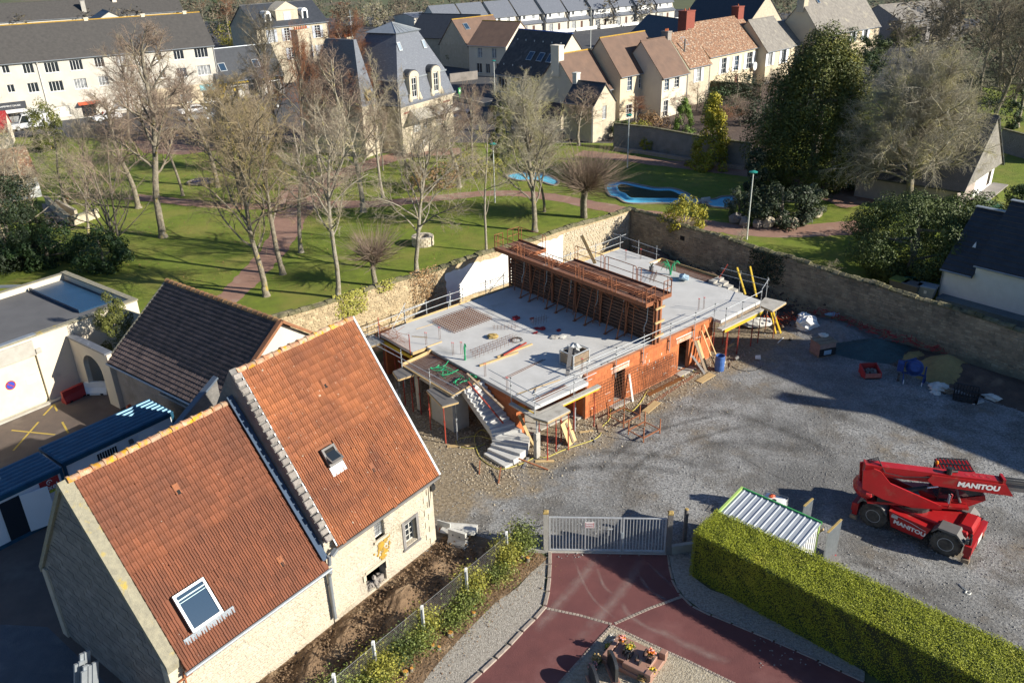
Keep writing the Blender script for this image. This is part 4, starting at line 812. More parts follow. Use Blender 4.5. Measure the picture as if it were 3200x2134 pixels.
def cabin(label,u,v,rz,door,g='blue site cabins in the court'):
    p=HF.w(u,v); t=thing('site_cabin',label,'cabin',p,HF.a*57.29578+rz,g)
    L,W,H=6.0,2.42,2.6; b=MB(); b.box(.05,L-.05,.05,W-.05,.15,H-.1); b.obj('wall',K['cabin_wall'],t)
    b=MB()
    for x in (0,L-.14):
        for y in (0,W-.14): b.box(x,x+.14,y,y+.14,0,H)
    b.box(.14,L-.14,0,.1,0,.18); b.box(.14,L-.14,W-.1,W,0,.18); b.box(.14,L-.14,-.02,.1,H-.2,H-.02); b.box(.14,L-.14,W-.1,W+.02,H-.2,H-.02); b.box(-.01,.1,.14,W-.14,H-.2,H-.02); b.box(L-.1,L+.01,.14,W-.14,H-.2,H-.02); b.box(0,.1,.14,W-.14,0,.16); b.box(L-.1,L,.14,W-.14,0,.16); b.obj('frame',K['cabin_roof'],t)
    b=MB(); n=7
    b.box(-.02,L+.02,.02,W-.02,H-.02,H+.02); r=b.obj('roof',K['cabin_roof'],t)
    for i in range(n):
        y=.2+(W-.4)*i/(n-1); b=MB(); b.add([(.05,y-.09,H+.02),(.05,y-.045,H+.09),(.05,y+.045,H+.09),(.05,y+.09,H+.02),(L-.05,y-.09,H+.02),(L-.05,y-.045,H+.09),(L-.05,y+.045,H+.09),(L-.05,y+.09,H+.02)],[(0,4,5,1),(1,5,6,2),(2,6,7,3),(0,1,2,3),(7,6,5,4)]); b.obj('roof_rib',K['cabin_roof'],r)
    if door:
        b=MB(); b.box(3.0,3.9,.01,.045,.2,2.25); b.obj('doorway',K['glass'],t); b=MB(); b.T=Matrix.Translation((3.9,0,.2))@Matrix.Rotation(R(-15),4,'Z'); b.box(0,1.2,-.06,-.02,0,2.05); b.obj('door',K['cabin_wall'],t)
        b=MB(); b.box(4.85,5.75,.02,.046,1.6,2.35); s=b.obj('sign',K['red_dull'],t)
        text(s,'Axel',.40,TM((5.28,.015,1.88),(1,0,0),(0,0,1)),'white',bold=.006); q=MB(); q.box(5.2,5.75,.01,.018,1.6,1.74); y=q.obj('sign_strip',mat('sign_lime',(.55,.62,.05),rough=.5),s); text(y,'LOC',.16,TM((5.5,.006,1.67),(1,0,0),(0,0,1)),'black')
        q=MB(); q.T=TM((5.3,.012,2.17),(1,0,0),(0,0,1)); q.tube([(math.cos(a)*.12,math.sin(a)*.12,0) for a in [i*.5 for i in range(10)]],.02,5); q.lathe([(.035,0),(.035,.01)],10); q.obj('sign_emblem',K['white'],s)
        text(t,'02 31 81 1',.12,TM((5.0,.0,2.44),(1,0,0),(0,0,1)),'white')
    else:
        b=MB(); b.box(1.55,2.75,.0,.047,1.2,2.3); w_=b.obj('window',K['white'],t); q=MB(); q.box(1.62,2.68,-.012,-.001,1.27,2.23); q.obj('pane',K['glass'],w_)
        b=MB()
        for i in range(9): x=1.62+i*1.06/8; b.tube([(x,-.04,1.24),(x,-.04,2.28)],.014,5)
        b.obj('window_bars',K['white'],w_)
        b=MB(); b.box(3.9,4.8,.012,.046,.2,2.25); b.obj('door',K['white'],t); b=MB(); b.box(4.15,4.55,-.0,.011,1.55,1.6); b.obj('door_sign',K['wood_old'],t)
        text(t,'202',.2,TM((3.5,.04,1.95),(1,0,0),(0,0,1)),'wood_old')
        b=MB(); b.box(3.35,3.55,-.1,.04,2.0,2.2); b.obj('floodlight',K['grey_plastic'],t)
cabin('white site cabin with ribbed blue roof and barred window, half in sun',-8.35,16.5,-.5,False)
cabin('white site cabin with ribbed blue roof, open door and red rental sign',-14.55,16.2,-.5,True)
# barriers, cone and plant in the court
def barrier(label,m,p,rz,cut):
    t=thing('road_barrier',label,'barrier',p,rz,'plastic road barriers'); b=MB()
    pr=[(-.25,0),(-.25,.15),(-.10,.45),(-.10,.8),(.10,.8),(.10,.45),(.25,.15),(.25,0)]
    b.extr([(0,y,z) for y,z in pr],(1.5,0,0)); b.obj('body',K[m],t)
    b=MB(); 
    for x in (.25,1.1): b.box(x,x+.18,-.256,.256,.0,.10)
    b.obj('foot_slot',K['dark_void'],t)
    b=MB(); b.tube([(1.5,0,.1),(1.5,0,.75)],.05,6); b.obj('coupling',K[m],t)
barrier('red plastic road barrier against the garage wall','red_dull',HF.w(-3.35,27.4),HF.a*57.3+5,0)
barrier('upright white plastic road barrier in the garage corner','white',HF.w(-1.95,27.6)+Vector((0,0,0)),HF.a*57.3-52,1)
t=thing('traffic_marker','leaning red plastic marker panel by the arch wall','marker',HF.w(-1.95,22.2),60); b=MB(); b.add([(-.35,-.2,0),(.35,-.2,0),(.35,.2,0),(-.35,.2,0),(-.1,-.05,.95),(.12,-.05,.95),(.12,.05,.95),(-.1,.05,.95)],[(3,2,1,0),(4,5,6,7),(0,1,5,4),(1,2,6,5),(2,3,7,6),(3,0,4,7)]); b.obj('body',K['orange_plastic'],t); b=MB(); b.box(-.14,.16,-.13,-.1,.45,.6); b.obj('slot',K['dark_void'],t)
# stacked aluminium boards leaning at the gable
t=thing('formwork_stack','bundle of grey ribbed metal boards leaning upright at the block gable','boards',HF.w(-13.9,3.6),HF.a*57.3)
for i in range(8):
    b=MB(); x=-.1-.14*(i%4); y=-.5+.38*(i//4)+.05*(i%3); z1=2.5+.35*random.random()
    b.bar((x-.65,y,0),(x+.05,y+.1,z1),.20,.09,(0,1,0)); o=b.obj('board',K['zinc'],t)
t=thing('formwork_stack','low heap of dark timber boards beside the grey metal boards','boards',HF.w(-13.6,1.4),HF.a*57.3)
for i in range(7): b=MB(); b.bar((-.5-.1*i,-1.6,.1+.06*i),(.1-.05*i,1.3,.2+.12*i),.16,.05); b.obj('board',K['wood_old'],t)
# ------------------------------------------------------------ new building under construction (local: u along brick wall, v to the park)
NA=NB.a*57.29578
def nbthing(name,label,cat,u=0,v=0,z=0,rz=0,group=None): return thing(name,label,cat,NB.w(u,v,z),NA+rz,group)
SZ=2.85
bt=nbthing('new_building','half-built terracotta block building with bare concrete floor slab','building')
b=MB(); b.prism([(-4.4,-.63),(-.42,-.63),(-.42,.205),(11.43,.205),(11.43,-.6),(16.0,-.45),(16.0,4.05),(16.1,9.25),(16.95,9.3),(16.95,13.1),(-3.4,12.9),(-5.42,12.75),(-5.42,9.15),(-4.4,9.15)],SZ-.2,SZ); b.obj('slab',K['concrete'],bt)
b=MB(); b.box(-.41,11.42,.206,12.6,.02,.12); b.box(-4.2,-.42,.8,3.2,.02,.10); b.obj('ground_slab',K['concrete_raw'],bt)
b=MB(); b.bar((-3.3,12.99,SZ-.05),(16.9,13.19,SZ-.05),.04,.26); b.obj('edge_board',K['wood_new'],bt)
rg=random.Random(3)
def block_wall(par,o,d,n,W,H,holes=(),th=.2,bl=.5,bh=.25,z0=.1,m='terracotta',seed=1):
    w=MB(); wallp(w,o,d,n,W,H,holes,th,b0=0.); wo=w.obj('brick_wall',K['terra_mortar'],par); o=Vector(o);d=Vector(d);n=Vector(n); rg=random.Random(seed)
    nr=math.ceil((H-z0)/bh)
    for i in range(nr):
        za=z0+bh*i; zb=min(za+bh-.012,H-.002); a=-bl*.5*(i%2)
        while a<W:
            a0,a1=max(a,0)+.005,min(a+bl,W)-.005; segs=[(a0,a1)]
            for h in holes:
                if h[2]<zb-.03 and h[3]>za+.03:
                    ns=[]
                    for s0,s1 in segs:
                        if h[1]<=s0 or h[0]>=s1: ns.append((s0,s1)); continue
                        if s0<h[0]: ns.append((s0,h[0]))
                        if h[1]<s1: ns.append((h[1],s1))
                    segs=ns
            for s0,s1 in segs:
                if s1-s0<.05 or zb-za<.05: continue
                q=MB(); p=.008+rg.uniform(0,.006); P=lambda x,zz,k:o+d*x+n*k+Vector((0,0,zz))
                q.add([P(s0,za,-.003),P(s1,za,-.003),P(s1,zb,-.003),P(s0,zb,-.003),P(s0,za,p),P(s1,za,p),P(s1,zb,p),P(s0,zb,p)],[(4,5,6,7),(0,1,5,4),(1,2,6,5),(2,3,7,6),(3,0,4,7)])
                q.obj('brick',K[m],wo)
            a+=bl
    return wo
HO=[(2.36,3.27,.08,2.18),(8.16,9.16,.08,2.15)]
block_wall(bt,(0,0,0),(1,0,0),(0,-1,0),11.5,SZ,HO,seed=1)
block_wall(bt,(-4.36,4.0,0),(0,-1,0),(-1,0,0),3.05,SZ-.2,(),seed=2)
block_wall(bt,(-4.36,.95,0),(1,0,0),(0,-1,0),.62,SZ-.2,(),seed=3)
block_wall(bt,(0,3.2,0),(0,-1,0),(-1,0,0),3.0,SZ-.2,(),seed=4)
block_wall(bt,(-4.16,3.2,0),(1,0,0),(0,-1,0),4.1,SZ-.2,[(1.2,2.2,.1,2.1)],seed=5)
block_wall(bt,(11.5,.21,0),(0,1,0),(1,0,0),3.5,SZ-.2,(),seed=6)
b=MB(); wallp(b,(-5.3,12.6,0),(1,0,0),(0,1,0),16.8,SZ-.2,(),.2); wallp(b,(-4.2,8.9,0),(0,-1,0),(-1,0,0),4.8,SZ-.2,(),.2); wallp(b,(11.7,3.9,0),(1,0,0),(0,-1,0),4.2,SZ-.2,(),.2); wallp(b,(15.9,4,0),(0,1,0),(1,0,0),8.5,SZ-.2,(),.2); b.obj('brick_wall',K['terracotta'],bt)
b=MB(); b.box(2.1,3.55,-.02,.1,2.18,2.42); b.box(7.9,9.45,-.02,.1,2.15,2.42); b.obj('lintel',mat('lintel',(.55,.20,.08),(.66,.50,.42),3,.9,.3,12),bt)
for (u,a) in ((2.36,0),(8.16,0)):
    b=MB(); b.box(u-.35,u+1.25,-.024,-.021,2.5,2.58); b.box(u+1.15,u+1.22,-.024,-.021,2.2,2.5); b.obj('mortar_smear',K['white_dirty'],bt)
for i in range(46):
    u=rg.uniform(.3,11.2); z=rg.uniform(.4,2.6)
    if any(h[0]-.1<u<h[1]+.1 for h in HO) and z<2.3: continue
    b=MB(); w_=rg.uniform(.015,.03) if rg.random()<.7 else rg.uniform(.06,.16); h_=rg.uniform(.06,.26) if w_<.04 else rg.uniform(.02,.05); b.box(u-w_,u+w_,-.019,-.0155,z-h_/2,z+h_/2); b.obj('mortar_smear',K['white_dirty'],bt)
for s,u,sc in (('A MAINTENIR',2.83,.11),('A MAINTENIR',8.66,.11)): pass
b=MB(); b.box(2.0,3.5,-.4,-.01,.0,.10); b.box(7.9,9.5,-.45,-.01,.0,.10); b.obj('door_sill',K['concrete_raw'],bt)
# balconies: ledges, shuttering platforms, beams
def slabpart(name,poly,z0,z1,m='concrete_raw'): q=MB(); q.prism(poly,z0,z1); return q.obj(name,K[m],bt)
slabpart('ledge',[(-4.45,-.92),(.3,-.92),(.3,-.635),(-4.45,-.635)],2.36,2.46); slabpart('ledge',[(-4.72,-.92),(-4.46,-.92),(-4.46,1.1),(-4.72,1.1)],2.36,2.46)
slabpart('ledge',[(11.1,-1.0),(15.7,-.95),(15.7,-.61),(11.1,-.61)],2.36,2.46); slabpart('shutter_board',[(11.3,-.63),(15.9,-.5),(15.9,-.47),(11.3,-.60)],2.46,2.64,'wood_old')
def platform(label,pts,z,m='concrete_raw'):
    c=sum((Vector((p[0],p[1],0)) for p in pts),Vector())/len(pts); t=nbthing('platform',label,'platform',c.x,c.y,z); q=MB(); q.prism([(p[0]-c.x,p[1]-c.y) for p in pts],0,.06); q.obj('board',K[m],t)
    q=MB(); 
    for i in range(len(pts)): a=pts[i];d=pts[(i+1)%len(pts)]; q.bar((a[0]-c.x,a[1]-c.y,-.04),(d[0]-c.x,d[1]-c.y,-.04),.05,.08)
    q.obj('rim',K['wood_new'],t); return t
platform('grey shuttering platform jutting out by the staircase corner',[(-4.5,-1.75),(-2.85,-1.7),(-2.8,-.93),(-4.75,-.93)],2.44)
platform('grey shuttering platform at the far right corner of the slab',[(15.72,-1.55),(17.6,-1.35),(17.3,.1),(15.9,-.3)],2.47)
platform('dusty shuttering platform at the left corner of the slab by the garden wall',[(-6.5,12.2),(-5.5,12.2),(-5.5,13.5),(-6.5,13.3)],2.5)
platform('grey plywood platform beside the landing, next to the tile roof',[(-7.7,7.3),(-6.65,7.2),(-6.65,8.35),(-7.4,8.3)],2.55,'grey_plastic')
platform('grey plywood platform at the head of the staircase',[(-7.6,3.2),(-6.68,3.0),(-6.68,5.2),(-7.2,5.2)],2.5,'grey_plastic')
def beam(label,p,q,m='yellow',w=.08,h=.2,name='formwork_beam',cat='beam',group=None):
    p=Vector(p);q=Vector(q); t=MB(); t.bar((0,0,0),q-p,w,h); return t.obj(name,K[m],None,NB.w(*p),NA,label,cat,group)
beam('yellow shuttering beam under the near balcony ledge',(-4.4,-.86,2.3),(.2,-.86,2.3),w=.06,h=.1)
beam('broad yellow shuttering beam under the far right balcony',(11.4,-.98,2.26),(15.6,-.92,2.26),w=.08,h=.22)
beam('yellow shuttering beam under the slab edge facing the tile roof',(-5.4,9.2,2.42),(-5.45,12.7,2.42),w=.08,h=.2)
beam('short yellow shuttering beam under the near balcony, seen from its end',(-4.2,-.5,2.2),(-4.2,.9,2.2),w=.08,h=.16)
# landing with reinforcing steel
lt=nbthing('landing_formwork','shuttered landing full of rusty reinforcing bars at the head of the stairs','formwork'); b=MB(); b.prism([(-6.6,3.5),(-4.5,3.9),(-4.5,8.6),(-6.6,8.3)],2.58,2.64); b.obj('deck',K['wood_grey'],lt)
b=MB(); b.bar((-6.7,8.33,2.75),(-4.4,8.66,2.75),.05,.26); b.bar((-6.65,3.5,2.70),(-4.5,3.85,2.70),.05,.06); b.bar((-6.65,3.5,2.68),(-6.65,8.35,2.68),.05,.08); b.obj('edge_board',K['wood_new'],lt)
b=MB(); b.extr([(-5.42,9.16,2.66),(-5.42,9.16,2.85),(-4.4,9.16,2.85),(-4.4,9.16,2.66)],(0,-.03,0)); b.bar((-4.38,9.1,2.75),(-4.38,8.66,2.75),.03,.2); b.obj('edge_board',K['wood_new'],lt)
b=MB(); b.bar((-4.43,8.5,2.75),(-4.43,4.0,2.75),.02,.2); b.obj('rough_edge',mat('rough_conc',(.50,.49,.47),(.30,.29,.28),9,.95,1,14),lt)
for i in range(38): v=3.75+4.6*i/37; b=MB(); b.tube([(-6.55,v,2.70),(-4.5,v+.3+rg.uniform(-.05,.05),2.70+rg.uniform(0,.03))],.011,4); b.obj('rebar',K['rebar'],lt)
for i in range(15): u=-6.5+2.0*i/14; b=MB(); b.tube([(u,3.6,2.725),(u+rg.uniform(-.05,.05),8.4,2.725)],.009,4); b.obj('rebar',K['rebar'],lt)
lt2=nbthing('landing_formwork','second rebar-filled strip along the far edge of the slab','formwork'); b=MB(); b.box(16.1,17.45,4.0,9.3,2.6,2.66); b.obj('deck',K['wood_grey'],lt2)
b=MB(); b.bar((17.5,3.95,2.78),(17.5,9.4,2.78),.05,.22); b.bar((16.1,9.4,2.78),(17.5,9.4,2.78),.05,.2); b.obj('edge_board',K['wood_new'],lt2)
for i in range(44): v=4.1+5.1*i/43; b=MB(); b.tube([(16.0,v+rg.uniform(-.03,.03),2.76),(17.45,v,2.74)],.012,4); b.obj('rebar',K['rebar'],lt2)
b=MB()
for i in range(5): b.tube([(16.2+.28*i,4.1,2.72),(16.2+.28*i,9.2,2.72)],.009,4)
b.obj('long_rebar',K['rebar'],lt2)
# little precast stair at the far edge
st=nbthing('concrete_stair','small concrete stair flight at the far edge of the slab','stairs')
for i in range(5): b=MB(); b.box(16.1,17.3,3.95-.42*i-.42,3.95-.42*i,2.2-.17*i,3.0-.17*i); b.obj('step',K['concrete_raw'],st)
# main precast staircase with winders
st=nbthing('concrete_staircase','pale precast concrete staircase winding down from the landing','stairs')
L=[((-5.85,3.78-.26*i),(-4.42,3.78-.26*i)) for i in range(10)]+[((-5.86,1.30),(-4.42,.98)),((-5.87,1.22),(-4.42,.42)),((-5.9,1.15),(-4.45,-.25)),((-5.96,1.10),(-4.95,-.62)),((-6.1,1.06),(-5.55,-.70)),((-6.36,1.03),(-6.08,-.72)),((-6.64,1.0),(-6.6,-.72))]
nst=len(L)-1
for i in range(nst):
    z1=SZ-.17-(SZ-.17)/nst*i; (a,c),(a2,c2)=L[i],L[i+1]; lo=max(.0,z1-.17-.20 if i<nst-1 else 0.); lo2=max(0,lo-.16)
    b=MB(); vs=[(a[0],a[1],lo),(c[0],c[1],lo),(c2[0],c2[1],lo2),(a2[0],a2[1],lo2),(a[0],a[1],z1),(c[0],c[1],z1),(c2[0],c2[1],z1),(a2[0],a2[1],z1)]
    b.add(vs,[(0,1,2,3),(7,6,5,4),(4,5,1,0),(5,6,2,1),(6,7,3,2),(7,4,0,3)]); b.obj('step',K['concrete'],st)
# concrete frame below the landing
ct=nbthing('concrete_wall','raw concrete wall with a tall opening below the landing','wall'); b=MB(); wallp(b,(-6.4,7.6,0),(0,-1,0),(-1,0,0),3.6,2.5,[(.35,1.5,.0,2.2)],.2); wallp(b,(-6.2,4.0,0),(1,0,0),(0,-1,0),.9,2.5,(),.2); b.obj('wall',K['concrete_raw'],ct); q=MB(); q.box(-6.39,-6.2,7.25,7.3,.0,2.2); q.box(-6.42,-6.2,6.08,6.12,0,2.2); q.obj('shutter_edge',K['wood_new'],ct)
# props
def prop(label,u,v,h,m='red_prop',g='steel props under the slab',z=0.):
    t=nbthing('steel_prop',label,'prop',u,v,z,rg.uniform(0,90),g); b=MB(); b.tube([(0,0,0.01),(0,0,h*.58)],.038,7); b.obj('outer_tube',K[m],t)
    b=MB(); b.tube([(0,0,h*.55),(0,0,h)],.028,7); b.obj('inner_tube',K['galv' if m!='galv' else 'galv_dark'] if m!='red_prop' else K[m],t)
    b=MB(); b.box(-.08,.08,-.08,.08,0,.012); b.box(-.08,.08,-.08,.08,h,h+.012); b.obj('base_plate',K[m],t)
    b=MB(); b.lathe([(.055,0),(.055,.08)],8,(0,0,h*.55)); b.tube([(-.14,0,h*.57),(.14,0,h*.57)],.012,5); b.obj('collar',K[m],t); return t
gp='rusty props under the near balcony platform'
for u,v in ((-4.45,-1.65),(-2.9,-1.62),(-3.5,-1.3),(-4.3,-.85),(-2.7,-.85)): prop('rust red steel prop under the jutting platform by the staircase',u,v,2.42,'red_prop',gp)
for u,v in ((-1.75,-.86),(-.2,-.9)): prop('rust red steel prop under the near balcony ledge by the brick wall',u,v,2.2,'red_prop','props under the near ledge')
prop('grey galvanised prop between the near balcony and the porch wall',-1.3,-.5,2.6,'galv')
gp='red props under the far balcony'
for u,v in ((11.9,-.85),(12.35,-.6),(13.1,-.9),(14.7,-.85),(15.5,-.85),(12.4,.5),(13.6,.6)): prop('red steel prop under the far right balcony',u,v,2.2,'red_prop',gp)
for u,v in ((16.9,-1.1),(17.3,-.2)): prop('dark steel prop under the far corner platform',u,v,2.45,'rust',' '.join(['props under the far corner platform']))
gp='props under the slab edge facing the tile roof'
for i,(u,v) in enumerate(((-5.4,9.4),(-5.45,10.3),(-5.4,11.3),(-5.5,12.4),(-4.9,10.0),(-4.9,11.6))): prop('steel prop under the slab edge facing the tile roof',u,v,2.3,'galv' if i in (1,4) else 'red_prop',gp)
gp='props around the landing'
for i,(u,v) in enumerate(((-7.5,7.6),(-6.75,7.5),(-7.3,8.2),(-6.7,8.4),(-7.4,3.4),(-6.75,3.2),(-7.2,5.1),(-6.6,6.9))): prop('steel prop carrying the landing and its side platforms',u,v,2.45,'galv' if i in (0,2,5) else 'red_prop',gp)
# guard rails of galvanised tube
def rail(label,posts,rails,z0=1.95,z1=3.95,m='galv',r=.024,bracket=None,group=None,extra=()):
    o=Vector((posts[0][0],posts[0][1],0)); t=nbthing('guard_rail',label,'guard rail',o.x,o.y,0,0,group)
    for p in posts:
        b=MB(); u,v=p[0]-o.x,p[1]-o.y; lo=p[2] if len(p)>2 else z0; hi=p[3] if len(p)>3 else z1; b.tube([(u,v,lo),(u,v,hi)],r,6); q=b.obj('post',K[m],t)
        if bracket:
            bx,by=bracket; b=MB(); b.bar((u,v,SZ-.15),(u+bx,v+by,SZ-.15),.05,.05); b.bar((u,v,SZ-.75),(u+bx,v+by,SZ-.75),.04,.04); b.tube([(u+bx,v+by,SZ-.75),(u+bx,v+by,SZ+.06)],.018,5); b.obj('bracket',K['galv_dark'],t)
        b=MB()
        for zz in (hi-.12,hi-.58): b.lathe([(r*1.9,0),(r*1.9,.06)],6,(u,v,zz))
        b.obj('coupler',K['galv_dark'],t)
    for a,c in rails:
        b=MB(); b.tube([(a[0]-o.x,a[1]-o.y,a[2]),(c[0]-o.x,c[1]-o.y,c[2])],r*.85,6); b.obj('rail',K[m],t)
    return t
P=[(u,-.16) for u in (-.05,2.3,4.65,7.05,9.4,11.35)]
rail('galvanised guard rail with clamped posts along the top of the brick wall',P,[((a[0]-.3,-.19,z),(c[0]+.35,-.19,z+dz)) for a,c in zip(P,P[1:]) for z,dz in ((3.8,.02),(3.35,.02))]+[((2.2,-.22,3.55),(5.1,-.22,3.6))],bracket=(0,.13))
rail('guard rail round the near balcony above the staircase',[(-4.5,1.15,2.3,4.0),(-4.5,-.75,2.3,3.9),(-1.7,-.8,2.3,3.9)],[((-4.55,3.0,3.75),(-4.55,-1.3,3.75)),((-4.55,2.9,3.25),(-4.55,-1.3,3.25)),((-4.7,-.82,3.8),(-.0,-.82,3.82)),((-4.7,-.82,3.35),(.0,-.82,3.36))],m='galv')
rail('guard rail round the far right balcony',[(11.6,-.85,2.3,3.8),(13.4,-.8,2.3,3.7),(15.5,-.75,2.3,3.9),(17.4,.1,2.4,3.95),(17.0,2.0,2.3,4.0)],[((11.6,-.87,3.7),(15.5,-.77,3.75)),((15.3,-.75,3.72),(17.6,.15,3.8)),((17.45,0,3.75),(16.95,3.6,3.8)),((17.45,0,3.3),(16.95,3.6,3.35))])
PL=[(-3.3,13.05),(-1.6,13.07),(.35,13.09),(1.4,13.1),(3.4,13.1),(5.0,13.1)]
rail('long guard rail on the slab edge in front of the garden wall',PL,[((-6.4,13.0,3.45),(-1.4,13.07,3.72)),((-6.4,13.0,2.95),(-1.4,13.07,3.25)),((-3.6,13.08,3.7),(.6,13.12,3.75)),((-3.6,13.08,3.22),(.6,13.12,3.25)),((.1,13.14,3.72),(5.4,13.14,3.75)),((.1,13.14,3.2),(5.4,13.14,3.24)),((-5.0,12.4,2.75),(-3.1,13.2,4.1)),((2.5,12.4,2.9),(5.3,13.2,4.0)),((.0,12.9,2.8),(.4,13.1,3.6))],z0=2.6,z1=3.95)
rail('guard rail at the far corner of the slab by the stone wall',[(9.2,13.1),(11.5,13.1),(14.2,13.12),(17.0,13.2),(17.0,11.3),(17.0,7.9+1.6)],[((8,13.15,3.7),(14.4,13.18,3.75)),((8,13.15,3.2),(14.4,13.18,3.25)),((13.9,13.2,3.72),(17.7,13.25,3.8)),((13.9,13.2,3.2),(17.4,13.25,3.25)),((17.05,14.0,3.85),(17.05,9.2,3.7)),((17.05,12,3.3),(17.05,9.3,3.25))],z0=2.6,z1=3.95)
rail('low guard rail posts along the landing above the tile roof',[(-6.75,8.3,2.2,3.8),(-6.75,5.5,2.2,3.6),(-5.6,12.6,2.2,3.5)],[((-7.2,13.2,3.4),(-6.6,3.0,3.3)),((-6.8,8.6,2.95),(-6.7,3.0,2.9)),((-6.85,12.5,3.5),(-6.75,8.2,3.5))],m='galv')
# ------------------------------------------------------------ steel wall formwork standing on the slab
ft=nbthing('wall_formwork','long rusty steel wall formwork with walkways, ladders and guard rails','formwork')
zt,zd=5.62,5.55; V0,V1=.06,13.3
for side,(u0,u1) in enumerate(((5.80,5.92),(6.14,6.26))):
    npn=6
    for k in range(npn):
        va=V0+(V1-V0)*k/npn; vb=V0+(V1-V0)*(k+1)/npn-.03; b=MB()
        if side==0: b.box(u1-.02,u1,va,vb,SZ,zt)
        else: b.box(u0,u0+.02,va,vb,SZ,zt)
        pn=b.obj('panel',K['rust_panel'],ft)
        n=13
        for j in range(n):
            z=SZ+.06+(zt-SZ-.15)*j/(n-1); b=MB()
            if side==0: b.extr([(u1-.02,va,z-.06),(u0,va,z-.035),(u0,va,z+.045),(u1-.02,va,z+.07)],(0,vb-va,0))
            else: b.extr([(u0+.02,va,z-.06),(u1,va,z-.035),(u1,va,z+.045),(u0+.02,va,z+.07)],(0,vb-va,0))
            b.obj('rib',K['rust_panel'],pn)
for k in range(7):
    v=V0+(V1-V0)*k/6; b=MB()
    b.box(5.68,5.79,v-.09 if k else v,v+.05,SZ,zt-.1); b.obj('soldier',K['rust'],ft)
for u in (5.85,6.2): b=MB(); b.box(u-.08,u+.06,V0-.12,V0-.01,SZ,zt); b.obj('end_post',K['rust'],ft)
for z in (3.4,4.3,5.2): b=MB(); b.bar((5.62,V0-.18,z),(6.4,V0-.18,z+.03),.09,.11); b.obj('tie_timber',K['wood_new'],ft)
# walkways
def walkway(u0,u1,v0,v1,inner,nm='walkway'):
    b=MB(); n=6; d=MB()
    for k in range(n):
        a=v0+(v1-v0)*k/n; c=v0+(v1-v0)*(k+1)/n-.02; q=MB(); q.box(u0+.03,u1,a,c,zd-.04,zd); o=q.obj(nm,K['rust_deck'],ft)
    e=u0 if u0<inner else u1
    q=MB(); q.box(e-.02,e+.02,v0,v1,zd-.14,zd+.12); q.box(min(u0,u1),max(u0,u1),v0-.03,v0,zd-.14,zd+.12); q.obj('toe_board',K['rust'],ft)
walkway(5.03,5.78,.15,14.0,5.9); walkway(6.3,7.42,.25,8.6,6.2); walkway(6.3,7.42,11.3,14.2,6.2)
b=MB(); b.box(5.93,6.13,V0,V1,SZ,zt-.25); b.obj('fresh_concrete',K['concrete_raw'],ft)
for i in range(26):
    v=rg.uniform(.4,13); b=MB(); b.bar((rg.uniform(5.7,5.95),v,zt+.03),(rg.uniform(6.1,6.4),v+rg.uniform(-.3,.3),zt+.04),.05,.05); b.obj('clamp',K['rust'],ft)
b=MB()
for u in (5.72,5.96,6.1,6.32): b.bar((u,V0,zt+.01),(u,V1,zt+.01),.06,.07)
b.obj('top_waler',K['rust'],ft)
def gate_rail(u,v0,v1,z=zd,h=1.02,end=None,r=.028):
    """one rounded guard frame in the plane u"""
    b=MB(); c=.12
    b.tube([(u,v0,z),(u,v0,z+h-c),(u,v0+c*.3,z+h-c*.3),(u,v0+c,z+h),(u,v1-c,z+h),(u,v1-c*.3,z+h-c*.3),(u,v1,z+h-c),(u,v1,z)],r,6); b.tube([(u,v0,z+h*.5),(u,v1,z+h*.5)],r*.8,6); b.obj('guard_frame',K['rust'],ft)
    b=MB(); 
    for v in (v0+.28,v1-.28): b.tube([(u,v,z),(u,v,z+h)],r*.9,6)
    b.obj('guard_post',K['rust'],ft)
for k in range(5): gate_rail(5.05,.17+2.78*k,.17+2.78*k+2.66)
for k in range(3): gate_rail(7.40,.28+2.76*k,.28+2.76*k+2.66)
gate_rail(7.40,11.35,14.15)
def end_rail(v,u0,u1,z=zd,h=1.0,r=.028):
    b=MB(); b.tube([(u0,v,z),(u0,v,z+h),(u1,v,z+h),(u1,v,z)],r,6); b.tube([(u0,v,z+h*.5),(u1,v,z+h*.5)],r*.8,6); b.tube([((u0+u1)/2,v,z),((u0+u1)/2,v,z+h)],r*.8,6); b.obj('guard_frame',K['rust'],ft)
end_rail(.16,5.06,5.8); end_rail(.26,6.7,7.4); end_rail(14.0,5.06,5.8); end_rail(14.2,6.4,7.4)
# raking braces and ladders
for v in (11.0,10.1,8.4,7.48,5.74,4.8,3.04,2.07): b=MB(); b.bar((4.72,v,SZ+.02),(5.68,v+.25,zd-.25),.06); b.bar((4.72,v,SZ+.04),(5.7,v+.05,SZ+.1),.05); b.box(4.62,4.82,v-.1,v+.1,SZ,SZ+.02); b.obj('brace',K['rust'],ft)
for v in (12.6,9.63,6.78,4.39,1.71):
    b=MB()
    for dv in (-.2,.2): b.bar((5.32,v+dv*1.5,SZ),(5.62,v+dv,zd),.05,.03)
    for j in range(9): t=j/8; b.tube([(5.32+.3*t,v-.3+.1*t,SZ+.15+(zd-SZ-.3)*t),(5.32+.3*t,v+.3-.1*t,SZ+.15+(zd-SZ-.3)*t)],.014,5)
    b.obj('ladder',K['rust'],ft)
for v in (11.6,9.3,7.0,4.6,2.4,.5): b=MB(); b.tube([(5.66,v,zd-.2),(5.62,v+.02,4.3),(5.5,v+.1,3.9),(5.52,v+.12,3.55)],.02,5); b.obj('vibrator_hose',K['lamp_pole'],ft)
for k in range(6): b=MB(); v=1.3+2.2*k; b.bar((5.04,v,zd-.15),(5.8,v,4.7),.06); b.obj('walkway_bracket',K['rust'],ft)
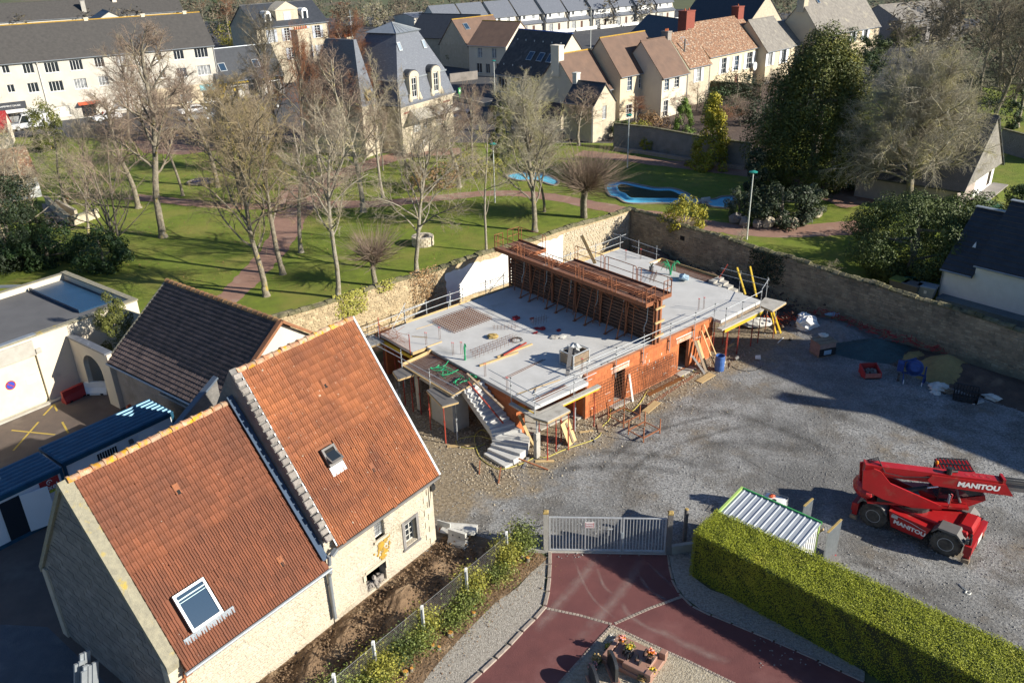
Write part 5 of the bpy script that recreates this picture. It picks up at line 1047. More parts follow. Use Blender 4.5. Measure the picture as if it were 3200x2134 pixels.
# ------------------------------------------------------------ things lying on the slab
def lying(name,label,cat,p,q,w,h,m,group=None,up=(0,0,1)):
    p=Vector(p);q=Vector(q); b=MB(); b.bar((0,0,0),q-p,w,h,up); return b.obj(name,K[m],None,NB.w(*p),NA,label,cat,group)
def mesh_mat(label,u0,u1,v0,v1,z,nu,nv,layers=2,rot=0,r=.012):
    t=nbthing('rebar_mat',label,'rebar mesh',(u0+u1)/2,(v0+v1)/2,z,rot); hu,hv=(u1-u0)/2,(v1-v0)/2
    for l in range(layers):
        for i in range(nu): u=-hu+2*hu*i/(nu-1); b=MB(); b.tube([(u,-hv-.1,.02+.13*l),(u+rg.uniform(-.02,.02),hv+.1,.02+.13*l)],r,4); b.obj('bar',K['rebar'],t)
        for i in range(nv): v=-hv+2*hv*i/(nv-1); b=MB(); b.tube([(-hu-.1,v,.045+.13*l),(hu+.1,v,.045+.13*l)],r,4); b.obj('bar',K['rebar'],t)
    return t
mesh_mat('large rusty rebar mat lying on the slab left of the formwork',-1.95,1.0,9.6,11.9,SZ,15,13)
def bin_crate():
    t=nbthing('mesh_box','wooden and steel mesh box full of tools and plastic sheet on the slab','box',.65,1.55,SZ,2); L,W,H=1.3,1.05,.85
    for x in (-L/2,L/2):
        for y in (-W/2,W/2): b=MB(); b.bar((x,y,0),(x,y,H),.07); b.obj('post',K['galv'],t)
    for a,c in (((-L/2,-W/2),(L/2,-W/2)),((L/2,-W/2),(L/2,W/2)),((L/2,W/2),(-L/2,W/2)),((-L/2,W/2),(-L/2,-W/2))):
        b=MB(); b.bar((*a,H),(*c,H),.06); b.bar((*a,.1),(*c,.1),.06); b.obj('edge',K['galv'],t); b=MB(); b.bar((*a,H*.55),(*c,H*.55),.03,H*.7); b.obj('side_panel',K['wood_old'],t)
    b=MB(); b.box(-.6,.6,-.48,.48,.05,.1); b.obj('floor',K['wood_old'],t)
    tag(MB().blob((0,0,0),.42,10,7,.25,(1,.8,.7)).obj('plastic_sheet',mat('clear_plastic',(.55,.56,.55),(.35,.36,.36),6,.25),None,NB.w(.75,1.7,SZ+.85),20),'crumpled clear plastic sheet in the mesh box on the slab','plastic sheet')
    tag(MB().blob((0,0,0),.34,9,6,.3,(1.2,1,.6)).obj('tool_bag',K['black'],None,NB.w(.45,1.5,SZ+.78)),'dark bag of tools in the mesh box on the slab','bag')
    lying('plank','grey plank leaning on the mesh box at the slab edge','plank',(-.75,.7,SZ+.04),(.15,1.35,SZ+1.25),.22,.05,'wood_grey')
bin_crate()
lying('plank','yellow formwork girder lying on the slab','beam',(-3.65,4.95,SZ+.06),(-.9,4.75,SZ+.06),.10,.10,'wood_new'); lying('plank','second yellow girder resting beside the first on the slab','beam',(-2.2,5.1,SZ+.06),(.45,5.0,SZ+.06),.10,.08,'wood_new')
lying('steel_prop','rust red folded prop lying by the yellow girders','prop',(-1.9,4.9,SZ+.14),(.2,5.25,SZ+.14),.08,.08,'red_prop')
lying('rebar_rod','long thin rebar rods on the slab towards the staircase','rod',(-3.6,2.9,SZ+.02),(-.4,3.1,SZ+.02),.02,.02,'rebar','rods on the slab'); lying('rebar_rod','long thin rebar rods on the slab towards the staircase','rod',(-3.6,2.75,SZ+.02),(-.3,3.0,SZ+.02),.02,.02,'rebar','rods on the slab')
lying('lath','thin yellow lath across the near balcony','lath',(-4.2,1.0,SZ+.03),(-1.4,.6,SZ+.03),.05,.03,'wood_new')
for i in range(5): lying('rebar_rod','thin rebar rods bundled on the near balcony','rod',(-4.0,-.3+.06*i,SZ+.02),(-1.6,-.25+.07*i,SZ+.03),.018,.018,'rebar','rods on the near balcony')
lying('lath','short dark strip on the near balcony','lath',(-3.6,.35,SZ+.02),(-3.0,.8,SZ+.02),.05,.04,'wood_old')
lying('plank','pale plank standing against the far guard rail','plank',(13.1,12.1,SZ+.02),(12.4,12.85,SZ+2.2),.26,.04,'wood_new',up=(1,.8,.6))
lying('lath','pale lath lying on the slab near the rebar cage','lath',(-3.4,11.7,SZ+.02),(-1.9,11.6,SZ+.02),.04,.02,'wood_new'); lying('lath','short pale lath by the two starter bars','lath',(-4.2,11.0,SZ+.02),(-3.6,10.2,SZ+.02),.05,.02,'wood_new')
lying('plank','pale edge strip along the slab step by the starter bars','plank',(-4.4,9.1,SZ+.03),(-3.3,9.1,SZ+.03),.05,.06,'wood_new')
def rag(label,u,v,r,m,z=SZ,name='rag',cat='rag',n=1,sq=(1,.7,.15)):
    b=MB(); b.blob((0,0,r*sq[2]),r,10,5,.3,sq,rg); return b.obj(name,K[m],None,NB.w(u,v,z),rg.uniform(0,180),label,cat)
for i,(u,v,r) in enumerate(((2.3,8.62,.36),(2.99,7.88,.2),(2.22,6.5,.22),(1.69,6.1,.2),(3.0,5.36,.2),(2.4,6.2,.28))): rag(['flat red plastic tray on the slab, furthest from the wall end','small red cap on the slab near the formwork','red bag beside the dark coil on the slab','red cloth nearest the coil of cable','red offcut by the foot of a formwork brace','dark red heap in the middle of the slab'][i],u,v,r,'red_dull',name='red_scrap',cat='scrap')
rag('heap of grey rags at the edge of the formwork shadow',2.15,4.81,.38,'concrete_raw'); rag('pale rag beside the grey heap on the slab',2.45,4.5,.3,'white_dirty')
rag('heap of yellowish offcuts by the rebar stirrups',-.65,7.4,.36,'ochre',name='offcut_heap',cat='offcuts',sq=(1,.8,.3))
rag('light blue plastic sack on the far part of the slab',15.2,5.4,.45,'tarp_blue',name='sack',cat='sack',sq=(1,.8,.5))
t=nbthing('cable_coil','flat coil of dark cable on the slab','cable',.15,6.09,SZ); b=MB()
for k in range(4): b.tube([(math.cos(a)*(.28+.03*k),math.sin(a)*(.28+.03*k),.02+.015*k) for a in [i*math.pi/10 for i in range(20)]],.012,4,closed=True)
b.obj('coil',K['black'],t)
t=nbthing('bucket','dark bucket with a plant sprig on the far slab','bucket',14.93,8.19,SZ); MB().lathe([(.14,0),(.17,.3),(.18,.3),(.18,.33)],10).obj('body',K['grey_plastic'],t); b=MB(); [b.tube([(0,0,.3),(rg.uniform(-.15,.15),rg.uniform(-.15,.15),.6)],.02,4) for _ in range(7)]; b.obj('sprig',K['evergreen'],t)
def conduit(label,u,v,n,seed,h=.9,spread=.5):
    r2=random.Random(seed); t=nbthing('conduit_bundle',label,'conduit',u,v,SZ)
    for _ in range(n):
        a=r2.uniform(0,6.28); s=r2.uniform(.3,1)*spread; b=MB(); b.tube([(r2.uniform(-.06,.06),r2.uniform(-.06,.06),0),(math.cos(a)*s*.25,math.sin(a)*s*.25,h*.7),(math.cos(a)*s*.7,math.sin(a)*s*.7,h*r2.uniform(.75,1.1)),(math.cos(a)*s,math.sin(a)*s,h*r2.uniform(.35,1.0))],.022,5); b.obj('conduit',K['green_plastic'],t)
conduit('upright green conduit bundle near the landing',-3.73,6.2,9,1,.95,.16); conduit('spray of green conduits on the far slab',15.35,6.75,16,2,.95,.75)
t=nbthing('conduit_heap','tangle of green conduit lying on the landing rebar','conduit',-5.2,5.4,2.78)
for k in range(13):
    r2=random.Random(50+k); x,y=r2.uniform(-.3,.5),r2.uniform(-1.2,1.2); pts=[]
    a=r2.uniform(0,6.28)
    for i in range(7): pts.append((x,y,.03+.02*i*r2.random())); a+=r2.uniform(-.7,.7); x+=.26*math.cos(a); y+=.26*math.sin(a); x=max(-.7,min(.65,x)); y=max(-1.3,min(1.3,y))
    b=MB(); b.tube(smooth(pts,3),.024,5); b.obj('conduit',K['green_plastic'],t)
def stirrups(label,u,v,n,du,h,rot=0,w=.25):
    t=nbthing('rebar_cage',label,'rebar',u,v,SZ,rot)
    for i in range(n): b=MB(); b.tube([(du*i,0,0),(du*i,0,h)],.009,4); b.tube([(du*i+.02,w,0),(du*i+.02,w,h)],.009,4); b.obj('starter_bar',K['rebar'],t)
    b=MB(); b.tube([(-.1,0,h*.6),(du*n,0,h*.6)],.008,4); b.tube([(-.1,w,h*.6),(du*n,w,h*.6)],.008,4); b.obj('rail_bar',K['rebar'],t)
stirrups('row of starter bars ending at the mid slab edge strip',-3.2,5.9,11,.32,.34); stirrups('row of rebar hoops on the sunlit slab by the formwork shadow',.1,8.2,7,.22,.3,-40); stirrups('group of starter bars in the formwork shadow',2.3,7.0,6,.2,.5,-10); stirrups('fine rebar mesh standing on the far slab',13.3,6.6,9,.16,.5,30); stirrups('second fine row of starter bars along the slab joint',-2.9,6.5,10,.34,.22)
for i,(u,v) in enumerate(((-4.25,9.45),(-3.2,9.5),(-3.9,7.2),(-3.5,6.9),(11.7,1.4),(12.1,1.3),(-4.2,3.8),(-4.35,1.7),(.15,.5),(15.2,11.0),(16.2,10.4),(17.3,8.0),(17.6,6.3))):
    b=MB(); b.tube([(0,0,0),(0,0,.8)],.012,5); b.tube([(.1,0,0),(.1,0,.75)],.012,5); o=b.obj('starter_bars',K['rebar'],None,NB.w(u,v,SZ if u<16.9 else 2.0),NA,'pair of rebar starters with pink caps on the slab','rebar','capped starter bars on the slab'); q=MB(); q.lathe([(.03,0),(.03,.05)],6,(0,0,.8)); q.lathe([(.03,0),(.03,.05)],6,(.1,0,.75)); q.obj('cap',mat('cap_pink',(.6,.10,.10),rough=.5) if i==0 else bpy.data.materials['cap_pink'],o)
# rusty cage and mesh on the left edge
t=nbthing('rebar_cage','bundle of rusty rebar cages on the left corner of the slab','rebar',-5.0,11.7,SZ)
for k in range(34): p=[rg.uniform(-.6,.4),rg.uniform(-1.0,1.4)]; b=MB(); b.tube([(p[0],p[1],rg.uniform(.02,.5)),(p[0]+rg.uniform(-.9,.9),p[1]+rg.uniform(-.9,.9),rg.uniform(.02,.6))],.010,4); b.obj('bar',K['rust'],t)
t=nbthing('mesh_guard','rusty mesh guard along the slab edge facing the tile roof','mesh',-5.45,9.3,SZ)
for i in range(26): b=MB(); b.tube([(0,.13*i,-.05),(-.02,.13*i,.8)],.007,4); b.obj('wire',K['rust'],t)
for j in range(7): b=MB(); b.tube([(0,0,.1*j+.05),(0,3.4,.1*j+.05)],.007,4); b.obj('wire',K['rust'],t)
for v in (0,3.4): b=MB(); b.tube([(-.03,v,-.3),(-.03,v,1.15)],.03,6); b.obj('post',K['red_prop'],t)
lying('plank','wooden girder resting on the staircase top','beam',(-5.0,4.35,SZ+.25),(-5.05,1.15,2.25),.12,.10,'wood_old'); lying('steel_prop','red and pale push-pull prop above the stairs','prop',(-5.5,3.6,SZ+.2),(-5.3,.9,1.55),.07,.07,'red_prop')
beam('yellow formwork girder leaning at the far slab edge, left one',(16.3,1.0,SZ-.1),(17.1,2.4,4.1),'yellow',.10,.12,'girder','girder'); beam('yellow formwork girder leaning at the far slab edge, right one',(16.9,.5,SZ-.3),(17.9,1.9,4.1),'yellow',.10,.12,'girder','girder')
beam('yellow raking girder under the far corner platform, left one',(16.4,-.9,2.4),(17.6,-.85,.05),'yellow',.09,.12,'girder','girder'); beam('yellow raking girder under the far corner platform, right one',(16.8,-.7,2.4),(17.9,-1.05,.05),'yellow',.09,.12,'girder','girder')
beam('rust red prop leaning beside the small concrete stair',(16.9,3.9,2.6),(17.4,3.4,4.0),'red_prop',.07,.07,'steel_prop','prop')
lying('plank','timber lying along the slab edge by the mesh box','plank',(1.6,.3,SZ+.03),(4.3,.28,SZ+.03),.07,.05,'wood_grey')
# ------------------------------------------------------------ at the foot of the wall
t=nbthing('wall_mesh','rusty welded mesh leaning on the brick wall and across the doorway','mesh',0,0,0)
def leanmesh(u0,u1,h,n,mh,lean,par,v0=-.4):
    for i in range(n): u=u0+(u1-u0)*i/(n-1); b=MB(); b.tube([(u,v0,.03),(u+.1*math.sin(i),v0+lean,h)],.009,4); b.obj('wire',K['rebar'],par)
    for j in range(mh): s=j/(mh-1); b=MB(); b.tube([(u0,v0+lean*s,.05+(h-.05)*s),(u1,v0+lean*s,.05+(h-.05)*s)],.009,4); b.obj('wire',K['rebar'],par)
leanmesh(.5,4.7,2.0,24,12,.34,t); 
t=nbthing('wall_mesh','stack of denser rusty mesh leaning on the brick wall between the doorways','mesh',0,0,0); leanmesh(4.6,7.7,1.75,22,13,.30,t,-.42); leanmesh(4.8,7.6,1.65,20,11,.26,t,-.46)
def leanboard(label,u,v,du,h,w,m,dv=.5,name='board',cat='board',th=.035):
    b=MB(); b.bar((0,0,.02),(du,dv,h),w,th,(0,1,0)); return b.obj(name,K[m],None,NB.w(u,v),NA,label,cat)
leanboard('whitish plank leaning by the meshed doorway',3.5,-.5,.05,1.7,.14,'white_dirty',.42)
leanboard('brown board leaning left of the blue barrel',9.65,-1.1,-.1,1.9,.22,'wood_old',.95); leanboard('pale board leaning behind the brown board',10.0,-.9,-.1,1.8,.2,'wood_new',.8); leanboard('slim pale lath leaning to the top of the wall',10.9,-1.3,-.5,2.75,.07,'wood_new',1.2); leanboard('narrow yellow lath beside the blue barrel',10.5,-1.2,-.3,2.4,.08,'wood_new',1.1); leanboard('dark thin board at the foot of the leaning boards',9.4,-1.2,-.35,1.1,.16,'wood_grey',.8)
leanboard('pale plank leaning on the porch corner',-4.1,-.2,-.25,1.75,.18,'wood_new',.9)
t=nbthing('door_shutter','pale wooden shutter panel with a round handle leaning under the near balcony','panel',-2.3,-1.35,0,10)
b=MB(); b.bar((0,0,.02),(-.15,.45,1.35),.75,.03,(0,1,-.3)); b.obj('panel',K['wood_new'],t); b=MB(); b.bar((.02,-.03,.1),(-.1,.38,1.25),.14,.03,(0,1,-.3)); b.obj('batten',K['wood_old'],t); b=MB(); b.lathe([(.07,0),(.07,.02)],10,(.22,.2,.75)); b.obj('handle',K['black'],t)
t=nbthing('blue_barrel','open blue plastic barrel at the end of the brick wall','barrel',10.46,-1.5); MB().lathe([(.28,0),(.30,.04),(.31,.3),(.32,.33),(.31,.36),(.31,.7),(.32,.73),(.31,.76),(.30,1.02),(.29,1.05),(.27,1.05),(.27,.7)],18).obj('body',K['blue_barrel'],t)
b=MB(); b.lathe([(.262,0),(.262,.01)],16,(0,0,.7)); b.obj('water',K['glass'],t); b=MB(); b.T=TM((.15,-.275,.62),(.9,.45,0),(0,0,1)); b.box(-.09,.09,-.07,.07,0,.01); b.box(-.08,.06,-.3,-.18,0,.01); b.obj('paper_label',K['white'],t)
t=nbthing('bucket','small grey bucket lying on the ground right of the blue barrel','bucket',12.2,-1.4); b=MB(); b.T=Matrix.Translation((0,0,.15))@Matrix.Rotation(R(85),4,'Y'); b.lathe([(.11,0),(.14,.3),(.15,.3),(.12,.28)],12); b.obj('body',K['grey_plastic'],t)
t=nbthing('bucket','white bucket on its side further out from the blue barrel','bucket',13.35,-2.17,0,-60); b=MB(); b.T=Matrix.Translation((0,0,.16))@Matrix.Rotation(R(80),4,'Y'); b.lathe([(.13,0),(.16,.32),(.165,.32),(.14,.3)],12); b.obj('body',K['white'],t); b=MB(); b.T=Matrix.Translation((0,0,.16))@Matrix.Rotation(R(80),4,'Y'); b.lathe([(.13,.29),(.13,.291)],12); b.obj('inside',K['dark_void'],t)
def gplank(label,u,v,L,w,rot,m='wood_new',z=.03,th=.04,name='plank'):
    b=MB(); b.cbox(-L/2,L/2,-w/2,w/2,0,th,.008); return b.obj(name,K[m],None,NB.w(u,v,z),NA+rot,label,'plank')
gplank('broad pale plank on the trestle frame end',3.4,-2.0,1.5,.42,12,z=.32); gplank('broad stained plank on the ground by the far doorway',8.95,-1.6,1.5,.5,4)
for i,(u,v,L,w,r_,lab) in enumerate([(-.1,-1.3,.9,.3,50,'wood plank in front of the porch corner'),(-.9,-1.0,.8,.15,-30,'splintered board under the near balcony'),(-3.0,-1.0,.7,.12,20,'short board lying under the jutting platform'),(-4.7,-.8,1.4,.22,-35,'old board beside the concrete post'),(-4.6,-1.6,1.0,.18,-40,'weathered board in front of the concrete post'),(-1.2,-1.9,.5,.08,60,'thin offcut near the yellow hose'),(12.9,-.6,1.3,.14,-25,'plank lying under the far balcony'),(13.6,.1,1.2,.2,5,'grey plank under the far right slab'),(14.3,.4,.9,.15,20,'pale plank deeper under the far right slab'),(11.5,-1.6,.7,.12,35,'short plank near the blue barrel'),(-6.9,2.6,1.6,.22,-35,'grey beam on the ground beside the stairs'),(-5.4,-1.0,1.2,.14,35,'beam end under the last step'),(-3.1,-.2,.9,.25,15,'concrete stained board in the porch')]): gplank(lab,u,v,L,w,r_,('wood_old','wood_new','wood_grey')[i%3])
t=nbthing('concrete_post','upright square concrete post with a steel jack on top by the stairs','post',-4.62,-1.02); b=MB(); b.cbox(-.16,.16,-.09,.09,0,1.55,.02); b.obj('post',K['concrete_raw'],t); b=MB(); b.tube([(0,0,1.55),(0,0,2.4)],.04,7); b.obj('jack',K['galv'],t)
for i,(p,q,lab) in enumerate([((-5.9,-1.0,.5),(-5.0,-2.3,.03),'rusty bar propping the foot of the stairs, right one'),((-7.3,.5,.25),(-7.9,-.2,.03),'rusty bar at the foot of the stairs, left one'),((-6.9,-.75,.3),(-7.7,-1.5,.03),'rusty bar at the foot of the stairs, middle one')]): lying('steel_bar',lab,'bar',p,q,.06,.06,'rust')
def trestle(label,u,v,L,W,h,rot,g):
    t=nbthing('trestle_frame',label,'trestle',u,v,0,rot,g)
    for x in (-L/2,L/2):
        for y in (-W/2,W/2): b=MB(); b.bar((x,y,0),(x,y,h),.05); b.obj('post',K['rust'],t)
    b=MB(); b.bar((-L/2,-W/2,.3),(L/2,-W/2,.3),.06); b.bar((-L/2,W/2,.3),(L/2,W/2,.3),.06); b.obj('long_rail',K['rust'],t)
    b=MB(); b.bar((-L/2,-W/2,.28),(-L/2,W/2,.28),.045); b.bar((L/2,-W/2,.28),(L/2,W/2,.28),.045); b.obj('cross_rail',K['rust'],t)
    return t
trestle('rusty steel rack frame standing alone on the gravel',1.28,-3.33,1.35,1.1,.95,0,'rusty rack frames')
trestle('rusty steel rack frame nearer the brick wall, beside the pale plank',1.62,-1.5,1.35,1.2,.95,0,'rusty rack frames')
for k in range(3): lying('rebar_rod','long straight bar lying along the foot of the wall','rod',(3.0,-1.6+.1*k,.03),(9.3,-.9+.08*k,.03),.022,.022,'rust','bars along the wall foot')
b=MB(); b.box(4.7,8.0,-.75,-.48,0,.05); b.obj('wet_board',mat('wet_board',(.20,.085,.03),(.15,.065,.025),3,.35),None,NB.w(0,0,.02),NA,'rust stained wet board along the foot of the wall','board')
t=nbthing('garden_hose','long yellow hose snaking from the doorway across the gravel to the stairs','hose',0,0); Zz6=Zf(1780,1040,4.356); Zz5=Zf(1380,1100,4.127)
hp=[Zz6(1690,530),Zz6(1640,505),Zz6(1560,520),Zz6(1540,600),Zz6(1380,690),Zz6(1200,800),Zz6(1070,785),Zz6(1000,900),Zz6(920,1010),Zz6(840,1075),Zz6(740,1045),Zz6(620,1005),Zz6(560,1050),Zz6(545,1180),Zz6(440,1290),Zz6(420,1390),Zz6(350,1450),Zz5(1900,1160),Zz5(1600,1260),Zz5(1350,1365),Zz5(1230,1355),Zz5(1050,1440),Zz5(800,1515),Zz5(650,1480),Zz5(500,1370),Zz5(440,1230),Zz5(430,1090),Zz5(520,1010),Zz5(640,1080),Zz5(640,1130),Zz5(480,1090),Zz5(300,1110),Zz5(190,1150),Zz5(230,1220),Zz5(400,1250),Zz5(560,1190)]
b=MB(); b.tube([tuple(x) for x in [NB.l(p) for p in smooth(hp,4)]],.024,5); b.v=[(x,y,z+.045) for x,y,z in b.v]; b.obj('hose',K['hose'],t)
# ------------------------------------------------------------ garden walls
def leafmesh(name,P,N,size,seed=1,aspect=.6,quad=True,jit=.5):
    """leaf-size faces at points P, facing roughly N"""
    rg=np.random.default_rng(seed); n=len(P); P=np.asarray(P,float);N=np.asarray(N,float)+rg.normal(0,jit,(n,3)); N/=np.linalg.norm(N,axis=1)[:,None]+1e-9
    A=np.cross(N,rg.normal(0,1,(n,3))); A/=np.linalg.norm(A,axis=1)[:,None]+1e-9; B=np.cross(N,A); s=(size*rg.uniform(.6,1.4,n))[:,None]
    V=np.stack([P-A*s*.5,P-B*s*.5*aspect+N*s*.1,P+A*s*.5,P+B*s*.5*aspect+N*s*.1],1).reshape(-1,3)
    F=np.arange(4*n).reshape(n,4); return npmesh(name,V,F)
def rawhull(b,pts): b.poly(pts)
lw=nbthing('garden_wall','tall old rubble wall between building site and park, with a white plastered stretch','wall')
b=MB(); b.box(-14,22.75,17.02,17.45,0,4.0); b.obj('wall',K['rubble'],lw)
stone_face(lw,(-14,17.02,0),(1,0,0),(0,-1,0),17.0,3.9,(.12,.2),(.18,.45),(),'rubble','stone',(.01,.05),seed=21,b0=.9,near=lambda a:1+ (2 if 3<a<16 else 0))
stone_face(lw,(14.5,17.02,0),(1,0,0),(0,-1,0),7.7,3.75,(.13,.2),(.2,.5),(),'stone_cream','stone',(.01,.05),maxparts=120,seed=22,b0=1.4)
b=MB(); pl=[]; r_=random.Random(4)
top=[(2.9+i*.35,3.55+r_.uniform(-.12,.12)) for i in range(34)]; left=[(2.75+r_.uniform(-.1,.15),3.4-.3*i) for i in range(8)]
pts=[(u,16.97,z) for u,z in left[::-1]]+[(u,16.97,z) for u,z in top]+[(14.4,16.97,.95)]; b.extr(pts,(0,.04,0)); b.obj('white_plaster',K['white_plaster'],lw)
def coping(par,a,c,w,z0f,m='moss_cap',n=60,seed=2):
    r2=random.Random(seed); a=Vector(a);c=Vector(c); d=(c-a); Ln=d.length; d.normalize(); nr=Vector((-d.y,d.x,0)); L=Ln/n
    for i in range(n):
        s=L*(i+.5); z=z0f(s); ww=w*r2.uniform(.85,1.1); b=MB(); hh=r2.uniform(.12,.26); o=a+d*s
        vs=[];e=L*.52
        for sg in (-1,1):
            for y,zz in ((-ww/2,0),(-ww*.45,hh*.5),(-ww*.12,hh+r2.uniform(-.03,.05)),(ww*.2,hh*.9),(ww/2,0)): p=o+d*e*sg*r2.uniform(.85,1)+nr*(y+r2.uniform(-.03,.03)); vs.append((p.x,p.y,z+zz))
        b.add(vs,[(i_,i_+1,6+i_,5+i_) for i_ in range(4)]+[(4,3,2,1,0),(5,6,7,8,9)]); b.obj('coping_stone',K[m],par)
coping(lw,(-14,17.2,0),(22.7,17.2,0),.66,lambda s:3.97+.06*math.sin(s*.7),'moss_cap',80,5)
rw=nbthing('garden_wall','long shaded mossy stone wall closing the gravel yard on the right','wall')
hR=lambda v: 4.02-.0265*(17.5-v)+.05*math.sin(v)
b=MB()
for i in range(24): v=17.0-2.5*i; b.add([(22.35,v,0),(22.78,v,0),(22.78,v-2.5,0),(22.35,v-2.5,0),(22.35,v,hR(v)),(22.78,v,hR(v)),(22.78,v-2.5,hR(v-2.5)),(22.35,v-2.5,hR(v-2.5))],[(0,1,2,3),(7,6,5,4),(0,4,5,1),(1,5,6,2),(2,6,7,3),(3,7,4,0)])
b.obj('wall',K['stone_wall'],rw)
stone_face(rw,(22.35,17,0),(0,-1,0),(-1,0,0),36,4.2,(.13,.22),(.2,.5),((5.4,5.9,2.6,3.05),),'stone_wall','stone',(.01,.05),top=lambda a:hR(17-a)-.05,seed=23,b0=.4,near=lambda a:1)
b=MB(); b.box(22.3,22.36,11.15,11.55,2.65,3.0); b.obj('wall_niche',K['dark_void'],rw)
coping(rw,(22.56,17.4,0),(22.56,-42,0),.62,lambda s:hR(17.4-s)-.03,'moss_cap',130,6)
# ivy and growth on walls
def tuft(name,label,cat,c,r,m,n,size,parent_frame=None,rz=0,group=None,sq=(1,1,1),seed=1,stem=None):
    rg=np.random.default_rng(seed); p=rg.normal(0,1,(n,3)); p/=np.linalg.norm(p,axis=1)[:,None]; q=np.clip(rg.normal(0,.46,(n,3)),-1.2,1.2)*np.array(sq)*r; q[:,2]+=r*sq[2]
    t=thing(name,label,cat,c,rz,group); o=mo('crown' if stem is None or stem else 'crown',leafmesh('crown',q,p+np.array([0,0,.4]),size,seed),K[m],t)
    b=MB(); rr=random.Random(seed)
    for _ in range(7): a=rr.uniform(0,6.28); b.tube([(0,0,0),(math.cos(a)*r*sq[0]*.3,math.sin(a)*r*sq[1]*.3,r*sq[2]*.8),(math.cos(a)*r*sq[0]*.7,math.sin(a)*r*sq[1]*.7,r*sq[2]*1.5)],[.03*max(1,r*.6),.02,.008],5)
    b.obj('stem',K['bark'],t); return t
def ivy(label,u0,u1,z0,z1,m,n,size,wall='L',seed=1,name='ivy'):
    rg=np.random.default_rng(seed); a=rg.uniform(0,1,n); z=rg.uniform(0,1,n); w=1-.6*(1-z)*np.abs(a-.5)*2; keep=rg.random(n)<(.35+.65*np.sin(np.pi*a))*w
    a,z=a[keep],z[keep]; off=rg.uniform(.03,.28,len(a))*np.sin(np.pi*a)
    if wall=='L': P=np.stack([u0+(u1-u0)*a,17.0-off,z0+(z1-z0)*z],1); Nn=np.tile([0,-1,.4],(len(a),1))
    else: P=np.stack([22.33-off,u0+(u1-u0)*a,z0+(z1-z0)*z],1); Nn=np.tile([-1,0,.4],(len(a),1))
    Pw=[NB.w(*p) for p in P]; Nw=[NB.U*x+NB.V*y+Vector((0,0,zz)) for x,y,zz in Nn]
    c=NB.w((u0+u1)/2,17,0) if wall=='L' else NB.w(22.3,(u0+u1)/2,0)
    return mo(name,leafmesh(name,np.array([tuple(p-c) for p in Pw]),np.array([tuple(x) for x in Nw]),size,seed),K[m],None,c,0,label,'ivy')
ivy('yellow-green ivy cushion on the wall behind the tile roof',-6.2,-3.6,2.6,4.35,'ivy_yellow',1500,.13,seed=1); ivy('brownish creeper hanging over the wall near the guard rail',-.4,2.2,2.0,4.4,'dead_leaf',1100,.12,seed=2); ivy('sparse yellow ivy on the wall coping further left',-3.0,-1.3,3.6,4.4,'ivy_yellow',420,.12,seed=3)
ivy('dark ivy triangle on the shaded right wall',1.8,5.0,1.4,3.6,'evergreen_dark',1800,.14,'R',seed=4)
# ------------------------------------------------------------ hedge, gate, fence
hq=[Vector((7.42,28.2,0)),Vector((8.75,29.72,0)),Vector((26.5,13.0,0)),Vector((23.8,11.5,0))]
d1=(hq[3]-hq[0]).normalized()
def hedge():
    t=thing('hedge','long clipped hedge with sunlit top running beside the drive','hedge',hq[0]); o=hq[0]; H=2.3
    b=MB(); c=sum(hq,Vector())/4; q=[p+(c-p).normalized()*.12-o for p in hq]; b.prism([(p.x,p.y) for p in q],0,H-.12); b.obj('hedge_core',K['evergreen_dark'],t)
    rg=np.random.default_rng(5); P=[];N=[]; n_=None
    Lh=(hq[3]-hq[0]).length; 
    def nm_(p,n): return np.array(n_)*((.025*np.sin(p[:,0]*2.1+p[:,1]*1.3)+.02*np.sin(p[:,0]*4.7-p[:,1]*3.1+p[:,2]*3)+.015*np.sin(p[:,0]*9+p[:,2]*7))[:,None])
    def quad(a,b_,c_,d_,n,nm,zf=None):
        nonlocal n_; n_=nm
        s=rg.random((n,1));u=rg.random((n,1)); p=(1-s)*(1-u)*a+s*(1-u)*b_+s*u*c_+(1-s)*u*d_; p=p+nm_(p,n); P.append(p+rg.normal(0,.035,(n,3))+np.array(n_)*(rg.random((n,1))>.985)*rg.uniform(0,.22,(n,1))); N.append(np.tile(nm,(n,1)))
    A=[np.array(p-o) for p in hq]; up=np.array([0,0,H])
    quad(A[0]+up,A[1]+up,A[2]+up,A[3]+up,110000,(0,0,1)); nf=np.array([d1.y,-d1.x,0]); quad(A[0],A[3],A[3]+up,A[0]+up,75000,nf); quad(A[0],A[1],A[1]+up,A[0]+up,6000,-np.array(d1)); quad(A[1],A[2],A[2]+up,A[1]+up,14000,-nf)
    me=leafmesh('foliage',np.concatenate(P),np.concatenate(N),.05,7,.55,jit=.38); mo('foliage',me,K['hedge_leaf'],t)
hedge()
Zg=Zf(1600,1594)
gl=Vector((1.28,29.99,0)); gr=Vector((6.72,29.62,0)); gd=(gr-gl); ga=math.degrees(math.atan2(gd.y,gd.x))
